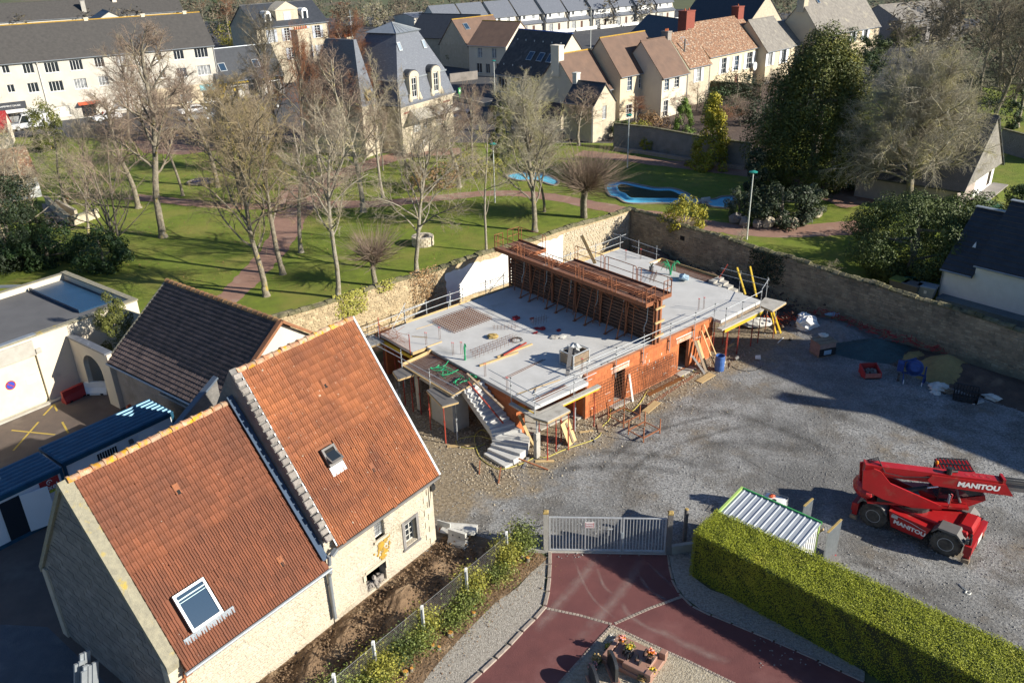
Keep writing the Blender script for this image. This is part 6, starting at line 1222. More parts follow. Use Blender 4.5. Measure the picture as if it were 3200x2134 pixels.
def gate():
    t=thing('gate','grey steel barred double gate with a small notice','gate',gl,ga); L=gd.length; half=.62*L; H=1.95
    for k,(x0,x1) in enumerate(((.14,half-.02),(half+.02,L-.14))):
        b=MB(); b.box(x0,x1,-.03,.03,H-.05,H); b.box(x0,x1,-.03,.03,.1,.18); b.box(x0,x0+.07,-.03,.03,.18,H-.05); b.box(x1-.07,x1,-.03,.03,.18,H-.05)
        if k==0: m=(x0+x1)/2; b.box(m-.03,m+.03,-.032,.032,.18,H-.05)
        lf=b.obj('gate_leaf',K['galv'],t); n=round((x1-x0)/.148)
        for i in range(1,n): x=x0+.04+(x1-x0-.08)*i/n; q=MB(); q.bar((x,0,.15),(x,0,H-.03),.034); q.obj('bar',K['galv'],lf)
    b=MB(); b.box(half-.05,half+.05,-.06,.06,.8,1.15); b.tube([(half,-.05,.1),(half,-.05,.9)],.018,6); b.obj('lock',K['grey_bin'],t)
    b=MB(); b.box(1.72,2.14,-.05,-.035,1.4,1.72); s=b.obj('notice',K['white'],t); 
    b=MB(); b.box(1.74,2.12,-.0515,-.0505,1.68,1.70); b.box(1.74,2.12,-.0515,-.0505,1.42,1.44); b.box(1.74,1.76,-.0515,-.0505,1.44,1.68); b.box(2.10,2.12,-.0515,-.0505,1.44,1.68); b.obj('notice_border',K['red_dull'],s)
    text(s,'CHANTIER',.075,TM((1.93,-.052,1.6),(1,0,0),(0,0,1)),'red_dull'); text(s,'INTERDIT',.075,TM((1.93,-.052,1.5),(1,0,0),(0,0,1)),'red_dull')
    b=MB(); b.tube([(2.72,-.05,1.35),(2.95,-.05,1.35)],.02,5); b.tube([(2.78,-.05,1.0),(2.78,-.05,1.5)],.014,5); b.obj('handle',K['galv'],t)
    b=MB(); b.box(0,L,-.1,.1,.0,.06); b.obj('threshold',K['concrete_raw'],t)
gate()
for p,lab,m,h in ((gl,'square concrete gate post at the fence end of the gate','concrete_raw',2.15),(gr,'mossy gate post at the hedge end of the gate','wood_grey',2.2)):
    t=thing('gate_post',lab,'post',p,ga); b=MB(); b.cbox(-.11,.11,-.11,.11,0,h,.03); b.obj('post',K[m],t); b=MB(); b.cbox(-.12,.12,-.12,.12,h,h+.12,.05); b.obj('cap',K['ochre'],t)
t=thing('wooden_post','round weathered post between gate and hedge','post',Vector((7.62,30.5,0))); b=MB(); b.tube([(0,0,0),(0,0,1.75)],.1,10); b.obj('post',K['wood_grey'],t); b=MB(); b.lathe([(.1,0),(.07,.04)],10,(0,0,1.75)); b.obj('top',K['ochre'],t)
b=MB(); b.box(0,1.0,-.09,.09,0,.45); b.obj('low_wall',K['concrete_raw'],None,gr+Vector((.12,.0,0)),10,'low concrete wall stub between gate and hedge','wall')
t=thing('wire_fence','two dark wires closing the gap between gate post and hedge','wire',gr)
for z in (.9,1.55): b=MB(); b.tube([(0,0,z),(1,.75,z)],.014,5); b.obj('wire',K['galv_dark'],t)
b=MB(); b.box(-1.2,-.1,-.12,.12,0,.16); b.obj('low_wall',K['concrete_raw'],None,gl,ga,'low concrete sill left of the gate below the ivy','wall')
t=thing('wire_fence','short wire fence between concrete gate post and ivy','wire',gl,ga)
for q_ in ([(0,0,1.5),(-1.25,-.1,1.3)],[(-.05,0,.9),(-1.25,-.1,.8)],[(-1.1,-.1,0),(-1.1,-.1,1.5)]): b=MB(); b.tube(q_,.02,5); b.obj('wire',K['galv_dark'],t)
zF=Zf(800,1594)
fpos=[zF(2283,480),zF(1922,820),zF(1532,1170),zF(1100,1500)]; fd=(fpos[3]-fpos[0]).normalized(); fpos=[fpos[0]-fd*0.0]+[fpos[i] for i in (1,2,3)]+[fpos[3]+fd*1.9,fpos[3]+fd*3.9]
fl=['nearest the gate','second from the gate','third from the gate, by the widest mesh','fourth from the gate, deep in ivy','fifth from the gate at the picture edge','sixth from the gate']
for i,p in enumerate(fpos):
    t=thing('fence_post','white concrete fence post wrapped in ivy, '+fl[i],'post',p,0,'white posts of the mesh fence'); b=MB(); b.cbox(-.055,.055,-.055,.055,0,1.75,.015); b.obj('post',K['white'],t); b=MB(); b.box(-.015,.015,-.07,-.056,.2,1.6); b.obj('wire_groove',K['galv_dark'],t)
t=thing('mesh_fence','thin grey wire mesh strung between the white posts','fence',fpos[0]); o=fpos[0]; e=fpos[-1]-o; nr=Vector((-fd.y,fd.x,0))*-.0
L=e.length; b=MB()
for i in range(int(L/.085)): p=fd*(.085*i); b.tube([(p.x,p.y,.25),(p.x,p.y,1.5)],.0022,3,False)
for j in range(15): z=.25+.09*j; b.tube([(0,0,z),(e.x,e.y,z)],.0022,3,False)
b.obj('wire_mesh',mat('mesh_grey',(.20,.19,.185),(.16,.15,.15),3,.6),t,kind='stuff'); b=MB(); b.tube([(0,0,1.52),(e.x,e.y,1.52)],.008,5); b.tube([(0,0,.22),(e.x,e.y,.22)],.008,5); b.obj('top_wire',K['galv_dark'],t)
# ivy shrubs along the fence, stumps, dry leaves
rg5=np.random.default_rng(11); nfo=Vector((fd.y,-fd.x,0)); nfo=nfo if nfo.x>0 else -nfo
spots=[(.15,.0,.55,1.0,'tall ivy shrub hugging the post nearest the gate'),(-.9,.1,.6,1.15,'high ivy column beside the concrete gate post'),(1.0,.35,.6,.55,'low ivy cushion just past the first fence post'),(2.4,-.05,.6,.85,'ivy shrub over the mesh before the second post'),(3.1,.3,.65,.6,'spreading ivy at the second fence post'),(4.2,.5,.55,.45,'low ivy patch between second and third post'),(5.2,-.1,.5,.8,'upright ivy bush left of the third post'),(5.9,.25,.6,.7,'ivy mound at the third fence post'),(6.9,.1,.6,.75,'deep green ivy shrub between third and fourth post'),(7.9,.2,.7,.85,'broad ivy shrub at the fourth fence post'),(8.8,.35,.7,.6,'ivy thicket past the fourth post'),(9.8,.0,.75,.9,'tall ivy thicket near the bottom of the picture'),(10.9,.3,.75,.8,'ivy thicket at the fifth fence post'),(12.0,.1,.8,.8,'ivy thicket at the picture edge')]
for k,(s,off,r,h,lab) in enumerate(spots):
    p=fpos[0]+fd*s+nfo*off; tuft('ivy_shrub',lab,'shrub',p,r,'evergreen_mid' if k==8 else ('ivy' if k%3 else 'ivy_yellow'),int(2600*r*h/.4),.085,sq=(1.25,1.25,h/r*.7),seed=60+k,group='ivy shrubs along the mesh fence')
for k,(x,y) in enumerate([(1970,870),(1972,930),(1760,1110),(1660,1240),(1600,1225),(1355,1465),(1410,1435)]+[]):
    p=zF(x,y+25); t=thing('tree_stump','sawn orange-topped stump in the bare bed, '+['upper one by the second post','just below the upper one','alone between third and second post','right one of the pair near the third post','left one of the pair near the third post','right one of the lowest pair','left one of the lowest pair'][k],'stump',p,0,'sawn stumps along the fence'); b=MB(); r2=.07+.02*(k%3); b.tube([(0,0,0),(.02,.01,.16)],[r2*1.25,r2],9); b.obj('trunk',K['bark'],t); b=MB(); b.lathe([(r2*.95,0),(r2*.9,.012)],9,(.02,.01,.161)); b.obj('cut_face',mat('cut_wood',(.62,.30,.06),(.55,.25,.05),8,.8) if k==0 else bpy.data.materials['cut_wood'],t)
t=thing('tree_stump','sawn orange-topped stump at the foot of the gate post','stump',Zg(140,465)); b=MB(); b.tube([(0,0,0),(.03,-.02,.25)],[.11,.09],9); b.tube([(-.2,.1,0),(-.25,.12,.3)],[.06,.05],7); b.obj('trunk',K['bark'],t); b=MB(); b.lathe([(.088,0),(.08,.012)],9,(.03,-.02,.25)); b.obj('cut_face',bpy.data.materials['cut_wood'],t)
P=[];
for _ in range(9000):
    s=rg5.uniform(-1.3,13); q=fpos[0]+fd*s+nfo*(abs(rg5.normal(.2,.75))-.2); P.append((q.x,q.y,.03+rg5.uniform(0,.04)))
mo('leaf_litter',leafmesh('leaf_litter',np.array(P),np.tile([0,0,1.],(len(P),1)),.055,3,.6,jit=.6),K['dead_leaf'],kind='stuff')
# white barriers and board at the house corner
def jbar(label,p,rz,tilt,L=1.3):
    t=thing('road_barrier',label,'barrier',p,rz,'white barriers by the house corner'); t.rotation_euler=(R(tilt),0,R(rz)); b=MB(); b.extr([(0,-.2,0),(0,-.2,.15),(0,-.07,.4),(0,-.07,.8),(0,.07,.8),(0,.07,.4),(0,.2,.15),(0,.2,0)],(L,0,0)); b.obj('body',K['white_dirty'],t); b=MB()
    for x in (.2,.55,.9): b.box(x,x+.08,-.075,.075,.5,.58)
    b.obj('slot',K['grey_plastic'],t)
jbar('fallen white plastic barrier furthest from the house corner',HF.w(1.0,.3,.22),HF.a*57.3-62,70,1.6); jbar('stubby white barrier standing at the foot of the house corner',HF.w(.45,-.5),HF.a*57.3-80,0,.9)
b=MB(); b.box(0,.05,-.35,.35,0,.7); b.obj('white_board',K['white_dirty'],None,HF.w(.75,.1),HF.a*57.3+12,'white plastic board against the house corner behind the barriers','board'); b=MB(); b.blob((0,0,.2),.22,9,6,.15); b.obj('red_bag',K['orange_plastic'],None,HF.w(.9,.35),0,'orange red bag half hidden behind the white board','bag')
# ------------------------------------------------------------ shed, tank, panels
A=Vector((8.62,29.63,0)); Bq=Vector((10.07,31.1,0)); Cq=Vector((12.62,28.61,0)); sang=math.degrees(math.atan2(Cq.y-Bq.y,Cq.x-Bq.x))
def shed():
    o=Vector((8.78,29.5,0)); t=thing('shed','low tool shed of grey ribbed sheet metal with green edge trim','shed',o,sang); L,W=3.55,2.05; zf,zb=2.05,2.3
    b=MB(); wallp(b,(0,0,0),(1,0,0),(0,-1,0),L,zf,(),.05); wallp(b,(L,W,0),(-1,0,0),(0,1,0),L,zb,(),.05); b.extr([(L-.05,.05,0),(L-.05,W-.05,0),(L-.05,W-.05,zb),(L-.05,.05,zf)],(.05,0,0)); b.extr([(0,.05,0),(0,W-.05,0),(0,W-.05,zb),(0,.05,zf)],(.05,0,0)); b.obj('wall',K['white'],t)
    for i in range(9): q=MB(); y=.12+W*.98*i/9; q.box(L+.001,L+.022,y-.03,y+.03,.02,zf-.02); q.obj('wall_rib',K['zinc'],t)
    b=MB(); s=(zb-zf)/W; b.add([(-.08,-.1,zf+.03),(L+.08,-.1,zf+.03),(L+.08,W+.08,zb+.05),(-.08,W+.08,zb+.05),(-.08,-.1,zf),(L+.08,-.1,zf),(L+.08,W+.08,zb+.02),(-.08,W+.08,zb+.02)],[(0,1,2,3),(7,6,5,4),(0,4,5,1),(1,5,6,2),(2,6,7,3),(3,7,4,0)]); r=b.obj('roof',K['shed_sheet'],t)
    for i in range(13): x=.05+(L-.1)*i/12; q=MB(); q.add([(x-.045,-.1,zf+.03),(x-.02,-.1,zf+.06),(x+.02,-.1,zf+.06),(x+.045,-.1,zf+.03),(x-.045,W+.07,zb+.05),(x-.02,W+.07,zb+.08),(x+.02,W+.07,zb+.08),(x+.045,W+.07,zb+.05)],[(0,1,5,4),(1,2,6,5),(2,3,7,6),(3,2,1,0)]); q.obj('roof_rib',K['shed_sheet'],r)
    b=MB(); b.box(-.1,L+.1,W+.081,W+.14,zb-.02,zb+.12); b.obj('green_trim',K['green_paint'],t); b=MB(); b.bar((-.12,-.1,zf+.05),(-.12,W+.14,zb+.07),.1,.12); b.obj('green_trim',K['green_pale'],t); b=MB(); b.box(L+.02,L+.06,W+.02,W+.08,0,zb); b.obj('corner_trim',K['green_pale'],t)
shed()
t=thing('liquid_tank','white cube tank in a steel cage behind the shed','tank',(12.0,31.9,0),sang+8); b=MB(); b.cbox(-.5,.5,-.45,.45,.16,1.1,.08); b.obj('tank',K['white'],t); b=MB()
for z in (.2,.5,.8,1.12):
    b.tube([(-.54,-.49,z),(.54,-.49,z),(.54,.49,z),(-.54,.49,z)],.014,5,closed=True)
for i in range(7):
    x=-.54+1.08*i/6
    for y in (-.49,.49): b.tube([(x,y,.1),(x,y,1.12)],.011,4)
    for xx in (-.54,.54): b.tube([(xx,-.49+.98*i/6,.1),(xx,-.49+.98*i/6,1.12)],.011,4)
b.obj('cage',K['galv'],t); b=MB(); b.box(-.55,.55,-.5,.5,0,.13); b.obj('pallet',K['wood_old'],t); b=MB(); b.lathe([(.11,0),(.11,.05)],10,(.05,-.1,1.1)); b.obj('cap',K['black'],t); tag(MB().blob((0,0,0),.16,8,5,.2,(1,.7,.5)).obj('glove',K['orange_plastic'],None,(11.98,32.1,1.17)),'orange glove lying on the white tank','glove')
def ribpanel(label,p,rz,L,H,tilt,g='ribbed metal fence panels by the shed'):
    t=thing('metal_panel',label,'panel',p,rz,g); t.rotation_euler=(R(tilt),0,R(rz)); n=14; b=MB(); vs=[];fs=[]
    for i in range(n*2+1):
        x=L*i/(2*n); y=.035 if i%2 else -.035; vs+=[(x,y,0),(x,y,H)]
    for i in range(n*2): fs.append((2*i,2*i+2,2*i+3,2*i+1))
    b.add(vs,fs); b.obj('sheet',K['galv'],t); b=MB(); b.box(0,L,-.05,.05,.0,.06); b.obj('foot_rail',K['red_dull'],t); b=MB(); b.box(0,L,-.045,.045,H,H+.03); b.obj('top_rail',K['ochre'],t)
ribpanel('upright ribbed metal panel at the open end of the shed',(13.15,28.35,0),sang+88,1.25,1.95,0); ribpanel('ribbed metal panel half hidden behind the shed roof',(12.75,30.2,0),sang+88,.8,1.95,0)
b=MB(); b.box(0,1.15,0,1.5,0,.06); b.obj('floor_boards',K['wood_grey'],None,(12.15,28.4,.25),sang,'grey wooden floor boards between shed and metal panel','boards'); b=MB(); b.bar((0,0,1.2),(.55,.2,1.9),.14,.05); b.obj('wood_offcut',K['wood_new'],None,(12.55,28.9,0),sang,'pale timber sticking out behind the shed roof corner','timber')
# ------------------------------------------------------------ telehandler
def telehandler():
    ang=-42.2; o=Vector((17.5,30.0,0)); t=thing('telehandler','red rotating telescopic handler with its boom lowered over the yard','telehandler',o,ang)
    def wheel(x,y,sg,steer=0):
        T=Matrix.Translation((x,y,.62))@Matrix.Rotation(R(steer),4,'Z')@Matrix.Rotation(R(90*sg),4,'X'); b=MB(); b.T=T; b.lathe([(.33,-.2),(.50,-.22),(.60,-.17),(.625,-.08),(.625,.08),(.60,.17),(.50,.22),(.33,.2)],28); w=b.obj('wheel',K['rubber'],t)
        for i in range(20):
            a=2*math.pi*i/20; q=MB(); 
            for s in (-1,1): q.T=T@Matrix.Rotation(a+.08*s,4,'Z')@Matrix.Translation((.625,0,.09*s))@Matrix.Rotation(R(28*s),4,'X'); q.box(-.03,.022,-.045,.045,-.10,.10)
            q.obj('tread_lug',K['rubber'],w)
        q=MB(); q.T=T; q.lathe([(.33,.12),(.335,.19),(.30,.2),(.26,.12),(.20,.08),(.12,.09),(.10,.14),(.02,.14)],20); q.obj('rim',K['grey_bin'],w); q=MB(); q.T=T; q.lathe([(.295,.196),(.305,.205),(.325,.2),(.32,.19)],24); q.obj('rim_ring',K['galv'],w)
        q=MB()
        for i in range(8): a=i*math.pi/4; q.T=T@Matrix.Translation((.15*math.cos(a),.15*math.sin(a),.09)); q.lathe([(.018,0),(.018,.03)],6)
        q.obj('wheel_nuts',K['steel_bright'],w)
    for x in (-1.56,1.56):
        wheel(x,.24,1,6 if x>0 else 0); wheel(x,2.18,-1,6 if x>0 else 0)
    b=MB(); b.box(-2.1,2.2,.5,1.95,.55,1.05); b.box(-1.7,-1.4,.3,2.1,.5,.75); b.box(1.4,1.7,.3,2.1,.5,.75); b.obj('chassis',K['black'],t)
    b=MB(); b.extr([(-.92,-.02,1.28),(-.72,-.02,.5),(.62,-.02,.42),(.92,-.02,1.15)],(0,.5,0)); b.obj('side_panel',K['red'],t); b=MB(); b.extr([(-.72,1.95,.5),(-.92,1.95,1.28),(.92,1.95,1.15),(.62,1.95,.42)],(0,.45,0)); b.obj('side_panel',K['red'],t)
    b=MB(); b.box(-.74,.64,-.035,.3,.40,.47); b.obj('sill_plate',K['black'],t)
    b=MB(); b.cbox(-1.0,2.25,.35,2.05,1.05,1.34,.06); b.obj('deck',K['red'],t)
    def fender(x0,x1,y0,y1,lab='fender'):
        b=MB(); xs=[x0,x0+.22,x1-.35,x1]; zs=[1.16,1.42,1.42,1.08]; vs=[]
        for x,z in zip(xs,zs): vs+=[(x,y0,z-.02),(x,y1,z),(x,y1,z-.07),(x,y0,z-.12)]
        b.add(vs,[(4*i+j,4*i+4+j,4*i+4+(j+1)%4,4*i+(j+1)%4) for i in range(3) for j in range(4)]+[(0,1,2,3),(15,14,13,12)]); b.obj(lab,K['grey_plastic'],t)
    fender(-2.3,-.98,-.06,.62); fender(.95,2.28,-.06,.62); fender(-2.3,-.98,1.85,2.5); fender(.95,2.28,1.85,2.5)
    b=MB(); b.cbox(1.75,2.4,.6,1.85,1.05,1.5,.12); b.obj('engine_hood',K['red'],t)
    for x0,x1 in ((2.3,2.62),(-2.55,-2.25)):
        b=MB(); b.box(x0,x1,.0,2.4,.55,.98); b.box(x0+.04,x1-.04,.08,.3,.3,.55); b.box(x0+.04,x1-.04,2.1,2.32,.3,.55); b.obj('stabiliser_beam',K['red'],t)
        for y in (-.02,2.2): q=MB(); q.box(x0,x1,y,y+.22,.12,.30); q.obj('stabiliser_foot',K['wood_old'],t)
    b=MB(); b.tube([(2.47,.2,.9),(2.47,.15,1.35)],.06,8); b.tube([(2.4,.5,1.0),(2.4,.5,1.3)],.05,8); b.obj('stabiliser_cylinder',K['black'],t); b=MB(); b.box(2.62,2.64,.9,1.5,.6,.92); b.obj('front_plate',K['white_dirty'],t); b=MB(); b.tube([(2.66,.55,.75),(2.7,.5,.7),(2.66,.45,.75)],.02,5); b.obj('tow_ring',K['black'],t)
    for y in (.15,2.25): b=MB(); b.box(2.28,2.42,y-.12,y+.1,1.08,1.24); h=b.obj('headlight',K['grey_plastic'],t); q=MB(); q.box(2.421,2.43,y-.09,y+.07,1.1,1.22); q.obj('lens',K['glass'],h)
    text(t,'MANITOU',.27,TM((.05,-.027,.78),(1,0,-.075),(0,0,1)),'white',bold=.012,sx=1.12); text(t,'MRT',.10,TM((.45,-.027,1.02),(1,0,-.09),(0,0,1)),'black')
    b=MB(); b.box(-.78,-.5,-.03,-.022,1.0,1.14); b.obj('decal',K['white_dirty'],t); b=MB(); b.bar((-.75,-.027,1.19),(.1,-.027,1.08),.008,.018,(0,0,1)); b.bar((.1,-.027,1.08),(.72,-.027,.93),.008,.018,(0,0,1)); b.obj('decal_stripe',K['white'],t)
    # superstructure, turned towards the yard wall
    T=Matrix.Translation((-.3,1.15,0))@Matrix.Rotation(R(-9.5-ang),4,'Z')
    def part(nm,m,f,par=t):
        b=MB(); b.T=T; f(b); return b.obj(nm,K[m],par)
    part('turntable','black',lambda b:b.lathe([(.8,1.34),(.8,1.5)],24)); 
    fr=[(-2.55,3.28),(-2.1,3.42),(-1.8,3.3),(-1.3,2.7),(1.0,1.70),(1.05,1.5),(-.2,1.5),(-1.5,1.85),(-2.45,2.35)]
    part('turret_plate','red',lambda b:b.extr([(x,-.62,z) for x,z in fr],(0,.1,0))); part('turret_plate','red',lambda b:b.extr([(x,.02,z) for x,z in fr],(0,.1,0)))
    part('turret_floor','red',lambda b:b.box(-2.1,2.2,-.52,1.25,1.5,1.62)); part('engine_cover','black',lambda b:b.box(-1.7,.1,-.5,0.0,1.62,2.05))
    def bulge(b): b.blob((-2.15,.1,2.0),.62,14,9,.02,(.8,1.25,.72))
    part('counterweight','red',bulge)
    sl=-.075; zc=lambda x:3.22+sl*(x+2.3)
    def box_along(b,x0,x1,y0,y1,h0,h1): b.add([(x0,y0,zc(x0)+h0),(x1,y0,zc(x1)+h0),(x1,y1,zc(x1)+h0),(x0,y1,zc(x0)+h0),(x0,y0,zc(x0)+h1),(x1,y0,zc(x1)+h1),(x1,y1,zc(x1)+h1),(x0,y1,zc(x0)+h1)],[(3,2,1,0),(4,5,6,7),(0,1,5,4),(1,2,6,5),(2,3,7,6),(3,0,4,7)])
    bm=part('boom','red',lambda b:box_along(b,-2.45,3.3,-.47,-.03,-.22,.30))
    def jacket(b): b.extr([(.35,-.50,zc(.35)+.22),(.2,-.50,zc(.2)-.05),(.5,-.50,zc(.5)-.3),(3.85,-.50,zc(3.85)-.34),(3.45,-.50,zc(3.45)+.2)],(0,-.05,0))
    jk=part('boom_jacket','red',jacket); part('boom_jacket','red',lambda b:b.extr([(.35,.05,zc(.35)+.22),(.2,.05,zc(.2)-.05),(.5,.05,zc(.5)-.3),(3.85,.05,zc(3.85)-.34),(3.45,.05,zc(3.45)+.2)],(0,-.05,0)))
    part('boom_extension','red',lambda b:box_along(b,3.3,3.42,-.5,0.0,.1,.42)); part('boom_inner','grey_plastic',lambda b:box_along(b,3.3,6.8,-.40,-.10,-.18,.22))
    def hoses(b):
        for k in range(5): b.tube([(3.3,-.45+.1*k,zc(3.3)+.28),(4.2,-.46+.1*k,zc(4.2)+.28+.03*(k%2)),(6.6,-.44+.1*k,zc(6.6)+.22)],.028,5)
    part('hydraulic_hose','black',hoses); part('hydraulic_hose','black',lambda b:[b.tube([(-2.3,-.3+.08*k,zc(-2.3)+.3),(-1.9,-.35+.08*k,zc(-1.9)+.55),(-1.6,-.52,zc(-1.6)+.05),(-.8,-.52,zc(-.8)-.05),(.3,-.53,zc(.3)+.1)],.022,5) for k in range(4)])
    part('lift_cylinder','black',lambda b:b.tube([(-.9,-.3,2.1),(.35,-.3,2.42)],.1,10)); part('cylinder_rod','steel_bright',lambda b:b.tube([(.3,-.3,2.41),(.8,-.3,2.52)],.055,8))
    part('winch','black',lambda b:[b.lathe([(.13,0),(.13,.3)],10,(1.1,-.35,zc(1.1)+.3)),b.tube([(.9,-.3,zc(.9)+.34),(1.5,-.2,zc(1.5)+.36)],.05,6)]); part('boom_vents','red_dull',lambda b:[b.lathe([(.1,0),(.1,.02)],10,(1.9+.3*k,-.25,zc(1.9+.3*k)+.295)) for k in range(4)])
    Tj=T@TM((2.35,-.553,zc(2.35)-.06),(1,0,sl),(0,0,1)); text(t,'MANITOU',.33,Tj,'white',bold=.016,sx=1.15)
    # cab on the far side of the boom
    cb=[(1.0,1.62),(2.3,1.55),(2.85,1.9),(2.7,2.3),(2.35,2.95),(1.0,3.0)]
    cab=part('cab_glass','glass',lambda b:b.extr([(x,-.05,z) for x,z in cb],(0,1.15,0)))
    part('cab_nose','red',lambda b:b.extr([(1.6,-.1,1.45),(2.35,-.1,1.4),(3.0,-.1,1.8),(2.92,-.1,2.05),(1.6,-.1,1.75)],(0,.95,0)))
    def pill(b):
        for y in (-.06,1.11):
            for (a,c_) in zip(cb,cb[1:]+cb[:1]): b.bar((a[0],y,a[1]),(c_[0],y,c_[1]),.06,.06)
            b.bar((1.7,y,1.6),(1.7,y,2.98),.05,.05)
    part('cab_frame','black',pill); part('cab_roof','red',lambda b:b.box(.95,2.4,.1,1.15,2.98,3.05))
    part('roof_guard','black',lambda b:[b.bar((1.05+.16*k,.22,3.1),(1.05+.16*k,1.13,3.1),.035) for k in range(9)]+[b.bar((1.05,y,3.11),(2.35,y,3.11),.04) for y in (.22,.67,1.13)])
    part('beacon','beacon',lambda b:b.lathe([(.07,0),(.075,.06),(.06,.13),(.02,.15)],10,(.85,.5,3.2))); part('beacon_base','red',lambda b:b.lathe([(.05,0),(.06,.12)],8,(.85,.5,3.05)))
    part('mirror','grey_bin',lambda b:b.box(1.25,1.3,-.62,-.45,1.85,2.25)); part('mirror_arm','red',lambda b:b.tube([(1.35,-.5,1.55),(1.38,-.55,2.3),(1.3,-.55,2.35)],.025,5))
    part('grey_guard','grey_plastic',lambda b:b.tube([(1.95,-.1,1.6),(1.75,-.05,2.1),(1.6,-.05,2.55)],.06,7)); part('seat','black',lambda b:b.box(1.3,1.8,.3,.85,1.63,2.3))
telehandler()
# ------------------------------------------------------------ yard objects in the wall's shade
def wb(name,mat_,loc,rz,label,cat,f,**kw): b=MB(); f(b); return b.obj(name,K[mat_],None,loc,rz,label,cat,**kw)
t=thing('tipping_skip','small red steel skip holding pale rubble','skip',(22.05,45.55,0),0); b=MB(); w,l,h=1.05,.95,.55
b.extr([(-w/2,-l/2,.1),(-w/2,l/2,.1),(-w/2,l/2,h+.15),(-w/2,-l/2,h-.1)],(.05,0,0)); b.extr([(w/2-.05,-l/2,.1),(w/2-.05,l/2,.1),(w/2-.05,l/2,h+.15),(w/2-.05,-l/2,h-.1)],(.05,0,0)); b.box(-w/2+.05,w/2-.05,l/2-.05,l/2,.1,h+.15); b.box(-w/2+.05,w/2-.05,-l/2,l/2-.05,.1,.14); b.obj('body',K['red_dull'],t); b=MB(); b.box(-w/2+.05,w/2-.05,-l/2,-l/2+.04,.1,h-.12); b.obj('front_plate',mat('faded_red',(.45,.16,.12),(.36,.10,.08),5,.7),t); b=MB()
for k in range(30): b.blob((rng.uniform(-.4,.4),rng.uniform(-.3,.35),.25+rng.uniform(0,.12)),rng.uniform(.06,.12),6,4,.3)
b.obj('rubble',K['wall_grey'],t,kind='stuff'); b=MB(); b.box(-w/2,w/2,-.1,.1,0,.1); b.obj('foot',K['red_dull'],t)
t=thing('concrete_mixer','blue concrete mixer parked before the sand heap','mixer',(24.25,44.6,0),-25); b=MB()
b.T=Matrix.Translation((0,.05,1.0))@Matrix.Rotation(R(62),4,'X'); b.lathe([(.18,-.55),(.42,-.4),(.48,-.05),(.44,.15),(.28,.5),(.27,.52)],18); b.obj('drum',K['blue_paint'],t); b=MB(); b.T=Matrix.Translation((0,.05,1.0))@Matrix.Rotation(R(62),4,'X'); b.lathe([(.5,-.12),(.515,-.08),(.5,-.04)],18); b.obj('drum_ring',K['blue_barrel'],t)
b=MB(); b.bar((-.62,0,.6),(.62,0,.6),.09); b.bar((-.62,0,.55),(-.62,.0,1.35),.09); b.bar((.62,0,.55),(.62,0,1.2),.09); b.bar((-.62,0,1.35),(.0,.25,1.55),.07); b.bar((.62,0,1.2),(.6,-.1,.1),.07); b.bar((.55,-.35,.6),(.55,-.4,.02),.06); b.bar((.62,0,.6),(.55,-.4,.5),.06); b.bar((-.55,0,.6),(-.5,-.4,.02),.06); b.obj('frame',K['blue_paint'],t); b=MB(); b.cbox(-.95,-.6,-.25,.25,.75,1.3,.05); b.obj('motor_housing',K['blue_paint'],t); b=MB(); b.T=Matrix.Translation((-.78,0,.24))@Matrix.Rotation(R(90),4,'Y'); b.lathe([(.24,-.06),(.24,.06)],16); b.obj('wheel',K['rubber'],t); b=MB(); b.T=Matrix.Translation((.7,.3,.24))@Matrix.Rotation(R(90),4,'Y'); b.lathe([(.22,-.03),(.25,0),(.22,.03)],16); b.obj('handwheel',K['blue_paint'],t); b=MB(); b.bar((.52,-.42,.3),(.52,-.44,0),.05); b.bar((-.48,-.42,.3),(-.48,-.44,0),.05); b.obj('foot',K['white'],t)
mound('sand_heap',(26.9,45.9,.02),2.5,2.0,1.25,K['sand'],-20,40,31,.12,'structure'); mound('sand_heap',(25.9,47.6,.02),1.6,1.2,.6,K['sand'],10,34,32,.12,'structure'); mound('gravel_heap',(23.9,48.9,.02),3.4,1.8,.9,K['tarp_green'],-18,44,33,.12,'structure')
mound('gravel_heap',(24.2,43.0,.01),3.5,1.6,.16,K['yard'],-30,36,34,.3)
t=thing('stacking_box','black steel mesh stacking box on the ground','box',(26.35,42.35,0),-28); b=MB(); L,W,H=1.25,.8,.8
for i in range(9):
    x=-L/2+L*i/8
    for y in (-W/2,W/2): b.bar((x,y,.1),(x,y,H),.04)
for i in range(6):
    y=-W/2+W*i/5
    for x in (-L/2,L/2): b.bar((x,y,.1),(x,y,H),.04)
for z in (.12,.45,H): b.tube([(-L/2,-W/2,z),(L/2,-W/2,z),(L/2,W/2,z),(-L/2,W/2,z)],.03,4,closed=True)
b.box(-L/2,L/2,-W/2,W/2,.05,.1); b.obj('frame',K['black'],t)
def bag(label,p,r,m='white_dirty',sq=(1,.8,.45),seed=1,name='plastic_bag',cat='bag',rz=0): b=MB(); b.blob((0,0,r*sq[2]*.9),r,12,8,.26,sq,random.Random(seed)); return b.obj(name,K[m],None,p,rz,label,cat)
bag('large crumpled white bag beside the black stacking box',(25.35,43.55,0),.55,seed=2); bag('small crumpled white bag in front of the larger one',(24.95,43.05,0),.3,seed=3); bag('torn white and red bag lying right of the black box',(27.9,42.3,0),.5,sq=(1,.5,.35),seed=4,rz=-40); bag('brownish crumpled sack against the black box',(25.75,43.25,0),.35,'wood_old',seed=5)
b=MB(); b.box(-.4,.4,-.1,.1,0,.1); b.obj('kerb_block',K['concrete'],None,(26.9,41.95,0),20,'pale concrete block beside the black stacking box','block')
